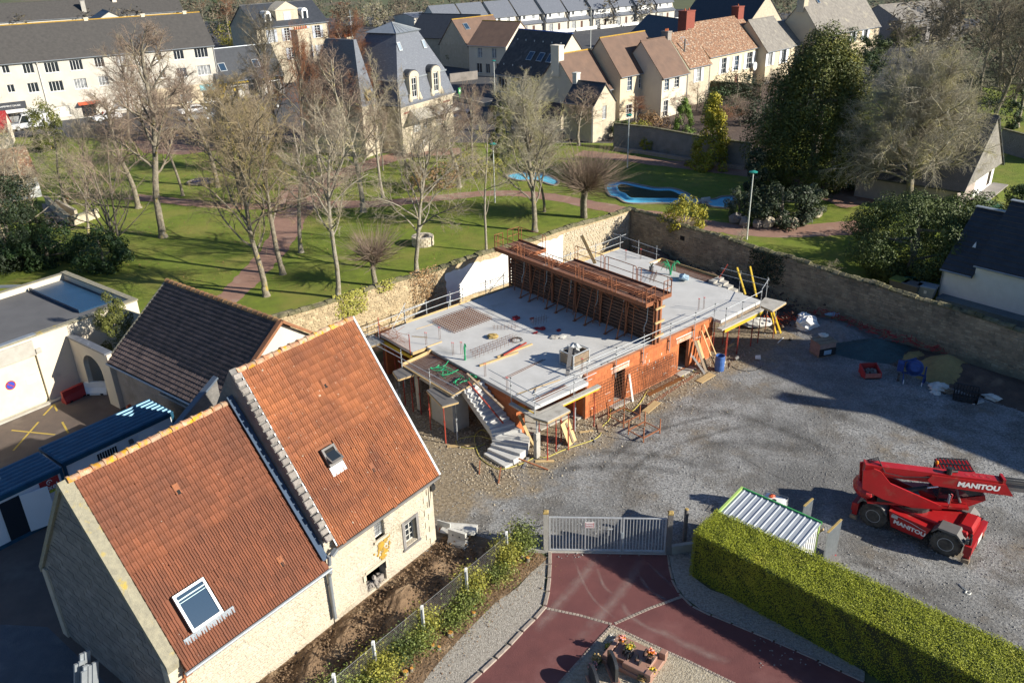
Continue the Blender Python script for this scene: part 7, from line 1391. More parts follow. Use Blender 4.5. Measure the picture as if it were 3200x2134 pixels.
bag('white big bag of waste tilted beside the wooden pallet',NB.w(19.6,-2.0),.75,'white',(1,.9,.75),6,'big_bag','big bag'); bag('crumpled white plastic at the top of the big bag',NB.w(19.9,-1.5,.7),.42,'white',(1,.8,.5),7)
t=thing('pallet','wooden pallet leaning on the white big bag','pallet',NB.w(20.3,-3.1),NA+115); t.rotation_euler=(R(-52),0,R(NA+115))
for i in range(7): b=MB(); b.box(-.6+.175*i,-.6+.175*i+.12,0,1.0,.1,.125); b.obj('board',K['wood_old'],t)
for y in (0,.45,.9): b=MB(); b.box(-.6,.6,y,y+.1,0,.1); b.obj('bearer',K['wood_old'],t)
t=thing('crate','wooden crate stack of boards and black trays','crate',NB.w(17.2,-4.6),NA-22); b=MB(); b.box(-.6,.6,-.5,.5,.12,.95); b.obj('body',mat('crate_body',(.36,.24,.20),(.25,.17,.15),4,.8),t)
for i in range(8): b=MB(); b.box(-.68,.68,-.56+.14*i,-.56+.14*i+.11,.97+.02*(i%2),1.0+.02*(i%2)); b.obj('board',K['wood_old'],t)
b=MB(); b.box(-.62,.62,-.56,-.5,.1,.6); b.obj('tray',K['black'],t); b=MB(); b.box(-.3,.25,-.58,-.562,.2,.5); b.obj('label_plate',K['tarp_blue'],t); b=MB(); b.box(-.6,.6,-.5,.5,0,.11); b.obj('pallet',K['wood_old'],t)
bag('pale bag lying on the boards of the crate',NB.w(17.6,-4.3,1.0),.3,'white_dirty',(1,.8,.4),8); bag('light blue plastic sheet on the earth behind the pallet',NB.w(21.6,-2.6,.75),.5,'tarp_blue',(1,.5,.2),9,'plastic_sheet','sheet')
bag('white plastic sheeting lying under the far balcony',NB.w(17.6,.8,.1),1.0,'white_dirty',(1.3,.6,.25),10,'plastic_sheet','sheet')
t=thing('barrier_netting','crumpled orange barrier netting on the earth bank under the wall','netting',NB.w(19.3,-.3,.3)); b=MB()
for k in range(60): x,y=rng.uniform(-1.2,1.2),rng.uniform(-.6,.6); b.tube([(x,y,rng.uniform(0,.3)),(x+rng.uniform(-.5,.5),y+rng.uniform(-.5,.5),rng.uniform(0,.45))],.02,3,False)
b.obj('net',K['orange_plastic'],t); t=thing('barrier_netting','long strip of dull red netting along the foot of the shaded wall','netting',NB.w(21.3,-6.0,.75)); b=MB()
for k in range(150): s=rng.uniform(-4.5,4.5); p=-NB.V*s+NB.U*rng.uniform(-.5,.4); b.tube([(p.x,p.y,rng.uniform(0,.3)),(p.x+rng.uniform(-.5,.5),p.y+rng.uniform(-.5,.5),rng.uniform(0,.35))],.022,3,False)
b.obj('net',K['red_dull'],t)
gplank('thin white stick on the ground under the corner platform',16.9,-1.7,1.0,.06,12,'white')
for lab,p,r in (('stub of white concrete on the gravel behind the hedge',(15.4,25.9,0),.12),('pale stone on the gravel close to the hedge',(15.9,25.5,0),.1)): bag(lab,p,r,'white_dirty',(1,.8,.6),12,'stone','stone')
t=thing('rope','frayed pale rope lying on the gravel in front of the telehandler','rope',Zf(2400,1394)(1800,1320)); b=MB(); b.tube(smooth([(-.1,.45,.03),(-.05,.2,.03),(.05,0,.03),(.12,-.1,.03),(.02,-.18,.03),(-.1,-.1,.03),(0,0,.05)],4),.035,5); b.obj('rope',K['white_dirty'],t)
t=thing('cable','dark cable looping over the ground by the barrel','cable',NB.w(12,-2.4)); b=MB(); b.tube(smooth([(-.9,.5,.03),(-.7,-.2,.03),(-.1,-.55,.03),(.6,-.4,.03),(1.1,.1,.03)],5),.02,4); b.obj('cable',K['black'],t)
# ------------------------------------------------------------ grave in the gravel bed
Zc=Zf(1840,1960,4.48)
def grave():
    o=Zc(620,470); t=thing('grave','pink granite family grave with black headstone and plaques','grave',o,-36); 
    b=MB(); b.cbox(-1.05,1.05,-.75,.75,0,.22,.02); b.obj('base',K['granite_pink'],t); b=MB(); b.cbox(-.72,.8,-.5,.5,.22,.36,.02); b.obj('slab',K['granite_pink'],t)
    for y in (.42,): b=MB(); b.cbox(-.1,1.0,-.69,-.5,.22,.48,.02); b.obj('ledger',K['granite_pink'],t)
    b=MB(); b.cbox(-.95,-.75,-.7,.3,.22,.40,.02); b.obj('ledger',K['granite_pink'],t)
    for x,y in ((.95,.62),(.95,-.60)): b=MB(); b.cbox(x-.13,x+.13,y-.13,y+.13,.22,.52,.02); b.obj('plinth',K['granite_pink'],t)
    for k in range(9):
        b=MB(); x=-.4+.14*k+rng.uniform(-.05,.05); y=rng.uniform(-.35,.3); w=rng.uniform(.22,.34); b.extr([(x,y-w/2,.37),(x,y+w/2,.37),(x,y+w/2,.37+w*.5),(x,y+w*.2,.37+w*.72),(x,y-w*.3,.37+w*.6)],(.035,0,0)); b.obj('plaque',K['granite_black'],t)
grave()
def headstone(label,p,rz,w,h):
    t=thing('headstone',label,'headstone',p,rz); n=14; b=MB(); b.extr([(-w/2,-.06,0)]+[(-w/2*math.cos(math.pi*i/n),-.06,h*.72+h*.28*math.sin(math.pi*i/n)) for i in range(n+1)]+[(w/2,-.06,0)],(0,.12,0)); b.obj('stone',K['headstone'],t); b=MB(); b.cbox(-w/2-.1,w/2+.1,-.15,.15,0,.1,.02); b.obj('plinth',K['granite_pink'],t)
headstone('tall curved dark headstone at the head of the pink granite grave',Zc(330,660),102,.95,1.0); headstone('second curved headstone cut by the lower picture edge',Zc(70,850),102,.95,.95)
def pot(label,p,m,n=26,r=.16,potm='granite_pink',h=.16,g='flower pots around the grave'):
    t=thing('flower_pot',label,'flower pot',p,0,g); b=MB(); b.lathe([(r*.6,0),(r*.85,h),(r*.9,h),(r*.7,h*.9)],10); b.obj('pot',K[potm],t); b=MB()
    for k in range(n): a=rng.uniform(0,6.28); q=rng.uniform(0,r); b.blob((q*math.cos(a),q*math.sin(a),h+rng.uniform(.03,.16)),rng.uniform(.03,.05),5,4,.2)
    b.obj('blossoms',K[m[0]],t); b=MB()
    for k in range(n//2): a=rng.uniform(0,6.28); q=rng.uniform(0,r); b.blob((q*math.cos(a),q*math.sin(a),h+rng.uniform(.05,.2)),rng.uniform(.03,.05),5,4,.2)
    b.obj('blossoms',K[m[1]],t); q=rng.normal(0,r*.5,(80,3)); q[:,2]=h+np.abs(q[:,2])*.4; mo('leaves',leafmesh('leaves',q,np.tile([0,0,1.],(80,1)),.07,4),K['evergreen_mid'],t)
pot('orange and pink bouquet on the plinth at the drive corner of the grave',Zc(470,215,.52),('flower_orange','flower_pink')); pot('orange and pink bouquet on the plinth nearest the drive',Zc(875,400,.52),('flower_orange','flower_pink')); pot('low bowl of yellow pansies on the grave slab',Zc(560,330,.24),('flower_yellow','ivy'),r=.2,potm='white'); pot('white bowl of yellow pansies on the gravel',Zc(850,655),('flower_yellow','evergreen_mid'),r=.22,potm='white'); pot('yellow mimosa pot left of the grave',Zc(290,330),('flower_yellow','ivy'),r=.18,potm='black'); pot('brown heather pot in front of the grave',Zc(760,760),('ochre','dead_leaf'),r=.22,potm='white',n=40); pot('dry golden grass pot left of the headstone',Zc(110,500),('ochre','wood_new'),r=.2,potm='black',n=36); pot('dark purple cyclamen pot behind the headstone',Zc(60,610),('flower_pink','grey_plastic'),r=.2,potm='black')
t=thing('silver_plant','silvery white plant behind the yellow mimosa pot','plant',Zc(330,290)); q=rng.normal(0,.08,(160,3)); q[:,2]=np.abs(q[:,2])*4; mo('leaves',leafmesh('leaves',q,np.tile([0,0,1.],(160,1)),.06,4),K['white_dirty'],t); b=MB(); b.tube([(0,0,0),(0,0,.4)],.02,4); b.obj('stem',K['bark'],t)
# ------------------------------------------------------------ white hall and bins beyond the right wall
t=nbthing('white_hall','white rendered hall with a dark slate roof beyond the right wall','building',31.5,-5.5,0,-90); b=MB(); b.box(0,2.15,0,8,0,2.45); b.box(2.15,22,.0,8,0,3.3); b.extr([(.0,.0,2.45),(0,8,2.45),(0,4,6.2)],(2.14,0,0)); b.extr([(2.16,.0,3.3),(2.16,8,3.3),(2.16,4,7)],(19.8,0,0)); b.obj('wall',K['white'],t)
b=MB(); roof_slab(b,-.12,2.15,-.35,2.4,3.9,6.2); roof_slab(b,2.1,22,-.35,3.25,4.0,7.1); r=b.obj('roof',K['slate_dark'],t); b=MB(); roof_slab(b,2.1,-.1,8.3,2.4,3.95,6.2); roof_slab(b,22,2.1,8.3,3.2,4.05,7.1); b.obj('roof',K['slate_dark'],t)
for j in range(13):
    b=MB(); v=-.3+4.1*j/13; z=2.5+3.75*j/13; b.box(-.1,2.1,v,v+.02,z-.02,z+.03); z2=3.35+3.8*j/13; b.box(2.12,10,v,v+.02,z2-.02,z2+.03); b.obj('slate_course',K['slate_dark'],r)
b=MB(); b.box(-.15,2.1,3.7,4.1,6.2,6.27); b.box(2.05,22,3.8,4.2,7.1,7.17); b.obj('ridge',K['zinc'],t); b=MB(); b.tube([(-.1,-.4,2.37),(2.1,-.4,2.37)],.07,6); b.tube([(2.1,-.42,3.22),(22,-.42,3.22)],.07,6); b.tube([(.02,-.08,2.3),(.02,-.08,.1)],.05,6); b.obj('gutter',K['zinc'],t); b=MB(); b.box(.3,22,-1.1,-.02,0,.5); b.obj('base_apron',mat('apron',(.13,.17,.19),(.10,.13,.15),3,.7,.4,10),t)
for u,v in ((1.2,1.5),(4.3,2.2)): b=MB(); z=(2.45 if u<2.1 else 3.3)+v*.95; b.extr([(u-.12,v,z+.08),(u+.12,v,z+.08),(u,v+.15,z+.45)],(0,-.12,0)); b.obj('roof_vent',K['white'],t)
for (u,v,lab,m,rz) in ((30.7,-4.95,'pale grey wheeled bin with a white sticker by the white hall','grey_bin',10),(30.3,-4.0,'dark grey wheeled bin left of the pale one','grey_plastic',0),(30.45,-3.0,'green-lidded wheeled bin half behind the wall','grey_plastic',0)):
    t=nbthing('wheeled_bin',lab,'bin',u,v,0,rz,'wheeled bins by the white hall'); b=MB(); b.add([(-.38,-.5,.15),(.38,-.5,.15),(.38,.5,.15),(-.38,.5,.15),(-.5,-.62,1.05),(.5,-.62,1.05),(.5,.62,1.05),(-.5,.62,1.05)],[(3,2,1,0),(4,5,6,7),(0,1,5,4),(1,2,6,5),(2,3,7,6),(3,0,4,7)]); b.obj('body',K[m],t); b=MB(); b.cbox(-.54,.54,-.66,.66,1.05,1.15,.04); b.obj('lid',K['ivy' if 'green' in lab else m],t)
    for x in (-.35,.35):
        for y in (-.4,.4): b=MB(); b.T=Matrix.Translation((x,y,.08))@Matrix.Rotation(R(90),4,'X'); b.lathe([(.08,-.03),(.08,.03)],10); b.obj('wheel',K['black'],t)
    if 'sticker' in lab: b=MB(); b.add([(-.47,.1,.6),(-.47,-.1,.6),(-.495,-.1,.85),(-.495,.1,.85)],[(0,1,2,3)]); b.obj('sticker',K['white'],t)
def bars_fence(label,pts,h,n,m,name='railing'):
    o=Vector(pts[0]); t=thing(name,label,'railing',o); q=[Vector(p)-o for p in pts]
    for i,(a,c) in enumerate(zip(q,q[1:])):
        b=MB(); b.tube([a+Vector((0,0,h)),c+Vector((0,0,h))],.03,5); b.tube([a+Vector((0,0,h*.15)),c+Vector((0,0,h*.15))],.03,5); b.obj('rail',K[m],t)
        for k in range(n): p=a.lerp(c,k/n); b=MB(); b.tube([p,p+Vector((0,0,h))],.05 if k==0 else .022,5); b.obj('post' if k==0 else 'bar',K[m],t)
bars_fence('low green rail fence behind the wheeled bins',[NB.w(30.9,-2.2),NB.w(32.2,-3.6),NB.w(33.2,-5.2)],.95,4,'lamp_green'); bars_fence('dark green garden railing behind the slate roof',[z8(1950,440),z8(2110,520)],1.1,16,'lamp_green')
hl=nbthing('parish_hall','tall steep-roofed hall standing beyond the frame whose shadow crosses the yard','building',23.2,-21.3,0,-90)
b=MB(); gable_shell(b,34,7.6,7,13.4,th=.4); b.obj('wall',K['stone_cream'],hl); a,c=slopes(-.1,34.1,7.6,7,13.4,.2,None); a.obj('roof',K['slate_dark'],hl); c.obj('roof',K['slate_dark'],hl); chimney(hl,13.2,3.8,12.8,15.3,.9,.9,pots=0)
# ------------------------------------------------------------ trees
def tubes_np(polys):
    """polys: list of (points Nx3, radii N, sides). returns verts, faces(quads; tips pinched)"""
    V=[];F=[];n0=0
    for P,Rr,k in polys:
        n=len(P); D_=np.gradient(P,axis=0); D_/=np.linalg.norm(D_,axis=1)[:,None]+1e-9
        u=np.cross(D_[0],[.31,.87,.39]); u/=np.linalg.norm(u)+1e-9; w=np.cross(D_,u); w/=np.linalg.norm(w,axis=1)[:,None]+1e-9; uu=np.cross(w,D_)
        a=np.arange(k)*2*np.pi/k; V.append((P[:,None]+Rr[:,None,None]*(uu[:,None]*np.cos(a)[None,:,None]+w[:,None]*np.sin(a)[None,:,None])).reshape(-1,3))
        i=np.arange(n-1)[:,None]*k; j=np.arange(k)[None]; j2=(j+1)%k
        F.append((n0+np.stack([i+j,i+j2,i+k+j2,i+k+j],-1)).reshape(-1,4)); n0+=n*k
    return np.concatenate(V),np.concatenate(F)
_tree={}
def bare_tree(name,label,p,H,Rc,tr,seed,bark='bark',twig='twig',cat='tree',fork=.3,up=.25,dens=1.,lean=(0,0),style='tree',group=None,stems=1,cut=.004,tw=.011):
    if style=='tree' and stems==1 and (seed>=28 or seed in (13,12,25,26,27,23,24)):
        o,R0,H0=_tree[[1,5,3,8,9,6][seed%6]]; t=thing(name,label,cat,p,seed*77%360,group); k=Rc/R0; t.scale=(k,k,H/H0)
        for ch in o.children: me=ch.data.copy(); me.materials.clear(); mo(ch.name.split('.')[0],me,K[bark if 'trunk' in ch.name else twig],t)
        return t
    rg=random.Random(seed); big=[];small=[]; X=Vector; tr*=.82; dens*=1.2
    def rv(s): return X((rg.gauss(0,s),rg.gauss(0,s),rg.gauss(0,s)))
    def grow(p,d,L,r,lev,n):
        pts=[p];rs=[r];q=p.copy(); d=d.normalized(); st=L/n
        for i in range(n):
            d=(d+rv(.05 if lev==0 else .13 if lev<3 else .2)+X((0,0,up*(.16 if lev else .05)*(1 if style!='gnarl' or lev<2 else rg.uniform(-1.6,1.2))))).normalized(); q=q+d*st; pts.append(q.copy()); rs.append(max(.004,r*(1-(i+1)/n*(.62 if lev<2 else .8))))
        (big if r>.05 and lev<2 else small).append((pts,rs,7 if lev==0 else 5 if r>.05 else 3))
        if lev>=4: return
        nc=int(round({0:12,1:8,2:6,3:4}[lev]*dens*rg.uniform(.8,1.2)*(1 if lev else max(.7,Rc/4.5))))
        t0={0:fork,1:.25,2:.15,3:.1}[lev]
        for c in range(nc):
            t=t0+(1-t0)*((c+rg.random())/nc); f=t*n; i=min(n-1,int(f)); b=pts[i].lerp(pts[i+1],f-i); dd=(pts[i+1]-pts[i]).normalized(); rr=rs[i]+(rs[i+1]-rs[i])*(f-i)
            az=rg.uniform(0,6.28) if lev else c*2.4+rg.uniform(-.4,.4); o=dd.orthogonal().normalized(); o=Matrix.Rotation(az,3,dd)@o; an=R(rg.uniform(32,62) if lev else rg.uniform(38,66)-22*t)
            nd=dd*math.cos(an)+o*math.sin(an)
            if lev==0 and style=='gnarl': an=R(100-92*t+rg.uniform(-8,8)); nd=dd*math.cos(an)+o*math.sin(an); L2=Rc*rg.uniform(.8,1.0)*(1-.15*t)
            elif lev==0: L2=min(Rc*rg.uniform(.85,1.25)*(1.15-.55*t),H*.7)
            else: L2=L*rg.uniform(.36,.62)*(1.1-.4*t)
            if L2<.12: continue
            grow(b,nd,L2,max(.008 if lev>1 else .012,min(rr*.72,{0:tr*.36,1:tr*.15,2:.016,3:tw}[lev])),lev+1,{0:6,1:5,2:3,3:2}[lev])
    if style=='pollard':
        for s in range(stems):
            o=X((rg.uniform(-.3,.3)*(stems>1),rg.uniform(-.3,.3)*(stems>1),0)); h=H*.36; pts=[o,o+X((rg.uniform(-.1,.1),0,h*.5)),o+X((rg.uniform(-.15,.15),rg.uniform(-.1,.1),h))]; big.append((pts,[tr*1.2,tr,tr*.8],8))
            for k in range(9):
                a=k*2.4; z=h*(.6+.4*rg.random()); L1=rg.uniform(.5,1.0); e=pts[1].lerp(pts[2],max(0,(z/h-.5)*2)); q=e+X((math.cos(a)*L1*.6,math.sin(a)*L1*.6,L1)); big.append(([e,q],[tr*.45,tr*.3],5))
                for m_ in range(int(46*dens)):
                    an=rg.uniform(0,6.28); el=rg.uniform(-.25,1.4); dd=X((math.cos(an)*math.cos(el),math.sin(an)*math.cos(el),math.sin(el)))+X((math.cos(a),math.sin(a),0))*.45; L2=rg.uniform(.5,1)*Rc*.85; w=q+dd*L2*.5+rv(.05); small.append(([q,w,w+dd*L2*.5+X((0,0,.12*L2))],[.018,.013,.005],3))
    else:
        for s in range(stems):
            d=X((lean[0]+(rg.uniform(-.35,.35) if stems>1 else 0),lean[1]+(rg.uniform(-.35,.35) if stems>1 else 0),1)); o=X((rg.uniform(-.4,.4)*(stems>1),rg.uniform(-.4,.4)*(stems>1),-.05)); grow(o,d,H*(rg.uniform(.8,.95) if style=='tree' else .62),tr*(1 if stems==1 else .65),0,9)
        big.append(([X((0,0,-.1)),X((0,0,.25)),X((lean[0]*.8,lean[1]*.8,.8))],[tr*1.55,tr*1.15,tr*.95],9))
    t=thing(name,label,cat,p,0,group); A=lambda L_: [(np.array([tuple(x) for x in a]),np.array(b),k) for a,b,k in L_]
    v,f=tubes_np(A(big)); mo('trunk',npmesh('trunk',v,f),K[bark],t)
    if small: v,f=tubes_np(A(small)); mo('crown',npmesh('crown',v,f),K[twig],t)
    _tree[seed]=(t,Rc,H); return t
def leafy(name,label,p,H,Rx,m,n,size,seed,shape='ell',Ry=None,z0=.0,cat='tree',group=None,clumps=60,cr=.22,trunk=.0,aspect=.5,tm='bark',jit=.55,parts=True):
    rg=np.random.default_rng(seed); Ry=Rx if Ry is None else Ry; C=rg.normal(0,1,(clumps,3)); C/=np.linalg.norm(C,axis=1)[:,None]; hh=(H-z0)
    if shape=='ell': C[:,2]=C[:,2]*.5+.5; s=rg.uniform(.55,1,clumps); X=C[:,0]*s;Y=C[:,1]*s;Z=np.clip(C[:,2]*(.6+.4*s),0,1)
    else:
        Z=rg.random(clumps)**(1.25 if shape=='cone' else 1.0); w=(1-Z)**.75*.97+.03 if shape=='cone' else (1-Z)**.48*np.minimum(1,.6+Z*2.2) if shape=='yew' else np.sin(np.pi*np.clip(Z*.86+.14,0,1))**.45; a=rg.uniform(0,6.28,clumps); s=rg.uniform(.55,1,clumps); X=np.cos(a)*w*s;Y=np.sin(a)*w*s
    cc=np.stack([X*Rx,Y*Ry,z0+Z*hh],1); k=rg.integers(0,clumps,n); d=rg.normal(0,1,(n,3)); d/=np.linalg.norm(d,axis=1)[:,None]; rad=cr*min(Rx,hh)*rg.uniform(.7,1.25,clumps)[k]; P=cc[k]+d*(rad*rg.uniform(.5,1,n)**.5)[:,None]*np.array([1,1,1.9 if shape=='yew' else 1.25 if shape!='ell' else .9]); P[:,2]=np.maximum(P[:,2],.05)
    t=thing(name,label,cat,p,0,group); N=d+np.stack([P[:,0]/Rx,P[:,1]/Ry,.6+0*P[:,0]],1)*.5
    mo('crown',leafmesh('crown',P,N,size,seed,aspect,jit=jit),K[m],t); b=MB(); tr=max(trunk,.05*Rx); b.tube([(0,0,-.05),(.05*Rx,0,H*.4),(0,.03*Rx,H*.85)],[tr,tr*.8,tr*.25],7)
    for i in range(5): a=i*1.3; b.tube([(0,0,H*(.2+.1*i)),(math.cos(a)*Rx*.6,math.sin(a)*Ry*.6,H*(.3+.1*i))],[tr*.5,tr*.15],5)
    b.obj('trunk',K[tm],t); return t
gT='bare trees in the park'
for a in [
 ('tallest bare tree in the park with a heavy straight trunk',375,545,18.6,5.2,.42,1,'bark','twig',.34,.3,1.15,(0,0)),
 ('wide bare tree with yellow lichened boughs reaching left over the path',612,680,14,7.2,.30,2,'bark','twig_yellow',.30,.14,.95,(-.12,.05)),
 ('bare tree with upright yellowish limbs on the right edge of the sandy path',650,630,13.5,4.2,.28,3,'bark','twig_yellow',.36,.4,1,(-.03,0)),
 ('slim bare tree just behind the upright yellowish one on the path',692,580,12.2,3.2,.25,4,'bark_pale','twig',.36,.4,.95,(0,0)),
 ('grey bare tree with steep pale limbs close to the site wall',778,684,13.4,4.8,.25,5,'bark_pale','twig_pale',.42,.45,1,(0,.02)),
 ('stout bare tree beside the path fork in front of the mansion',835,487,15.5,5,.34,6,'bark_pale','twig',.25,.35,1.05,(0,0)),
 ('pale bare tree with low open crown beside the round stone well',957,626,12.2,5.6,.24,8,'bark_pale','twig_pale',.30,.25,1,(.02,0)),
 ('slender pale bare tree standing right by the formwork end',1117,578,12.6,3.4,.15,9,'bark_pale','twig_pale',.28,.4,.85,(0,0)),
 ('broad forked bare tree with mossy limbs behind the formwork',1228,532,11.8,5.8,.32,10,'bark','twig_moss',.22,.5,1.15,(0,0)),
 ('short bare tree behind the broad forked one',1250,487,8.5,3.4,.22,13,'bark','twig',.25,.4,1,(0,0)),
 ('bare tree left of the tallest trunk with yellow stained bark',318,478,12,4.6,.22,12,'bark','twig',.25,.35,1,(0,0)),
 ('many-stemmed bare tree rising from the laurel bush',270,582,9.6,4.4,.22,14,'bark','twig',.15,.4,.55,(0,0)),
 ('thin bare tree at the end of the walled ramp',205,540,9.8,4.8,.15,15,'bark_pale','twig_pale',.22,.35,1.05,(0,0)),
 ('pale gnarled bare tree at the left picture edge',42,600,11.5,5.6,.24,16,'bark_pale','twig_pale',.25,.3,1.05,(0,0)),
 ('dark slender bare tree left of the mansion roofs',640,325,15.5,5.2,.3,17,'bark','twig_dark',.2,.35,1.15,(0,0)),
 ('bare tree with rusty red dense crown in front of the mansion',795,345,15.2,5.4,.32,18,'bark','twig_red',.14,.5,1.5,(0,0)),
 ('second rusty bare tree leaning against the mansion gable',850,352,11,3.8,.25,19,'bark','twig_red',.18,.5,1.3,(0,0)),
 ('thin white-stemmed birch at the mansion corner',880,392,13,3.0,.11,20,'bark_pale','twig_pale',.25,.5,.9,(0,0)),
 ('second thin birch before the mansion steps',936,402,11,3.2,.1,21,'bark_pale','twig_pale',.25,.5,.9,(0,0)),
 ('third thin birch right of the mansion steps',1004,408,10,3.4,.1,22,'bark_pale','twig_pale',.25,.45,.9,(0,0)),
 ('bare tree in the middle of the left lawn',500,430,11.5,5,.22,23,'bark','twig',.25,.35,1.05,(0,0)),
 ('bare tree with yellowish twigs by the red court',560,395,11,4.8,.2,24,'bark','twig_yellow',.2,.4,1.05,(0,0)),
 ('bare tree before the apartment entrance',300,330,12,5,.2,25,'bark','twig',.2,.35,1.1,(0,0)),
 ('bushy bare tree in front of the apartment shops',430,300,9,4.4,.16,26,'bark','twig',.15,.4,1.1,(0,0)),
 ('bare tree before the yellow-lettered shop',520,330,9,3.6,.16,27,'bark','twig',.15,.4,1.1,(0,0)),
 ('low bare tree with arching twigs by the site cabins side of the park',150,470,9,4.6,.16,28,'bark','twig_pale',.2,.3,1.05,(0,0)),
 ('bare tree behind the wide yellow one, near the path fork',735,395,10.5,4.4,.18,29,'bark_pale','twig',.2,.4,1.05,(0,0)),
 ('bare tree with fine twigs behind the round well',1055,430,9.5,3.8,.14,30,'bark_pale','twig',.2,.4,1.05,(0,0)),
 ('bushy bare tree hiding the low tiled roof by the small stone house',1230,345,8.8,5.2,.2,31,'bark','twig_moss',.12,.5,1.3,(0,0)),
 ('tall slim bare tree rising before the mansion wing',700,360,15,3.8,.2,51,'bark','twig_red',.3,.6,1.15,(0,0)),
 ('tall slim bare tree left of the rusty crown',745,350,14,3.6,.2,52,'bark','twig',.3,.6,1.1,(0,0)),
 ('upright bare tree between path fork and red court',610,400,13,3.6,.2,53,'bark','twig',.3,.6,1.1,(0,0)),
 ('upright bare tree at the left bend of the path',560,470,12.5,3.8,.2,54,'bark','twig_yellow',.3,.55,1.1,(0,0)),
 ('upright bare tree beside the flower bed',420,450,12.5,3.8,.2,55,'bark','twig',.3,.55,1.1,(0,0)),
 ('slender bare tree beside the stout one at the fork',880,455,12,3.2,.16,56,'bark_pale','twig_pale',.3,.6,1.05,(0,0)),
 ('slender bare tree on the lawn behind the lamp',1085,395,9.5,3.2,.15,57,'bark_pale','twig',.25,.6,1.05,(0,0)),
 ('dark slender bare tree at the lower left lawn edge',100,560,11,4.2,.18,58,'bark','twig_pale',.25,.5,1.05,(0,0)),
 ('fine bare tree in front of the stone gable',1330,335,7,4.2,.16,32,'bark','twig',.12,.5,1.2,(0,0))]:
    bare_tree('bare_tree',a[0],D(a[1],a[2]),a[3],a[4],a[5],a[6],a[7],a[8],'tree',a[9],a[10],a[11],a[12],group=gT,stems=4 if 'many-stemmed' in a[0] else 1)
bare_tree('pollard_tree','small pollarded tree with a fan of thin shoots by the site wall',D(863,656),6.2,3.2,.24,40,'bark','twig',dens=1.1,style='pollard',group=gT); bare_tree('pollard_tree','twin-stemmed pollard with reddish shoots near the wall corner',D(1345,500),8.6,4.6,.26,41,'bark','twig',dens=1.3,style='pollard',stems=2,group=gT)
bare_tree('chestnut_tree','huge bare tree with gnarled mossy branches beside the yew',D(2085,478),14.2,7.8,.5,42,'bark','twig_moss','tree',.28,.0,1.5,(0,0),'gnarl',tw=.032)
gW='dark bare trees behind the right houses'
wl=['dark bare tree above the low house roof','ivy-clad bare tree at the right picture edge','tall dark bare tree at the top right corner','dark bare tree behind the giant mossy one','dark bare tree left of the ivy-clad trunk','grey bare tree above the shaded wall','thin dark bare tree by the red farm machine','dark bare tree at the extreme right','dark bare tree half hidden by the low house gable','grey bare tree behind the evergreen bushes','dark bare tree near the open barn']
for k,(x,y,H,Rc) in enumerate([(2215,262,13,5.5),(2335,292,15,5.5),(2290,200,17,6),(2160,200,13,5.5),(2250,225,15,5.5),(2330,235,15,6),(2130,130,12,5),(2390,250,16,6),(2275,300,12,5),(2060,150,9,4),(2200,120,14,6)]): bare_tree('bare_tree',wl[k],D(x,y),H,Rc,.26,70+k,'bark','twig_dark','tree',.2,.4,1.25,group=gW)
leafy('ivy_tree','ivy-covered tree trunk at the right picture edge',D(2325,296),6,1.0,'evergreen',2600,.22,71,'col',clumps=30,cr=.3)
gY='evergreens of the park'
leafy('yew_tree','massive dark green yew with golden lit tips beside the giant bare tree',D(1857,425),14.4,7.6,'yew',90000,.25,81,'yew',z0=1.2,clumps=230,cr=.165,trunk=.5,aspect=.45,tm='bark_pale')
leafy('yew_bush','great spreading dark yew bush next to the white hall',D(2085,632),6.2,5.6,'evergreen_mid',46000,.18,82,'ell',Ry=4.4,clumps=150,cr=.17,aspect=.4); leafy('yew_bush','dark yew bush at the back of the great spreading one',D(2180,575),5.2,4.2,'evergreen_mid',16000,.2,83,'ell',clumps=70,cr=.2)
leafy('conifer','small dark columnar conifer by the right lamp post',D(1727,470),5.4,1.2,'evergreen_dark',5000,.2,84,'col',clumps=40,cr=.3); leafy('golden_conifer','golden yellow conifer against the shaded garden wall',D(1630,384),8.0,2.7,'golden',9000,.26,85,'cone',clumps=80,cr=.24); leafy('conifer','fresh green cone-shaped conifer behind the garden wall',D(1568,302),4.4,1.7,'lime_cone',4200,.2,86,'cone',clumps=50,cr=.25)
leafy('rhododendron','broad dark rhododendron above the rockery',D(1790,512),3.6,3.2,'evergreen_dark',8000,.24,87,'ell',clumps=60,cr=.22,cat='shrub'); leafy('white_bush','round bush speckled white on the rockery end',D(1858,497),3.2,1.7,'white_bush',5000,.16,88,'ell',clumps=40,cr=.25,cat='shrub'); leafy('white_bush','dark round bush with pale blossoms left of the lamp post',D(1695,498),3.0,1.5,'white_bush',3200,.16,89,'ell',clumps=34,cr=.25,cat='shrub')
for k,(x,y,H,Rc) in enumerate([(1138,368,6.6,.85),(1160,372,7.4,1.0),(1150,385,5.4,.8)]): leafy('cypress','dark columnar cypress in the shrubbery, '+['left one','tall middle one','short front one'][k],D(x,y),H,Rc,'cypress',2600,.2,90+k,'col',clumps=30,cr=.32,group='cypresses in the shrubbery')
leafy('cypress','thick columnar cypress behind the arch wall of the garage',HF.w(.25,26.2),6.1,1.25,'cypress',16000,.09,93,'col',clumps=70,cr=.26)
leafy('laurel','dark glossy laurel bush at the foot of the many-stemmed tree',D(240,620),3.6,2.6,'evergreen',7000,.22,94,'ell',clumps=60,cr=.22,cat='shrub'); leafy('laurel','big dark evergreen mass at the left picture edge',D(20,610),7.5,5.0,'evergreen_dark',26000,.2,95,'ell',clumps=90,cr=.2,cat='shrub'); leafy('laurel','bluish dark evergreen bush above the annexe roof',D(110,605),3.4,3.6,'evergreen',9000,.22,96,'ell',clumps=70,cr=.2,cat='shrub')
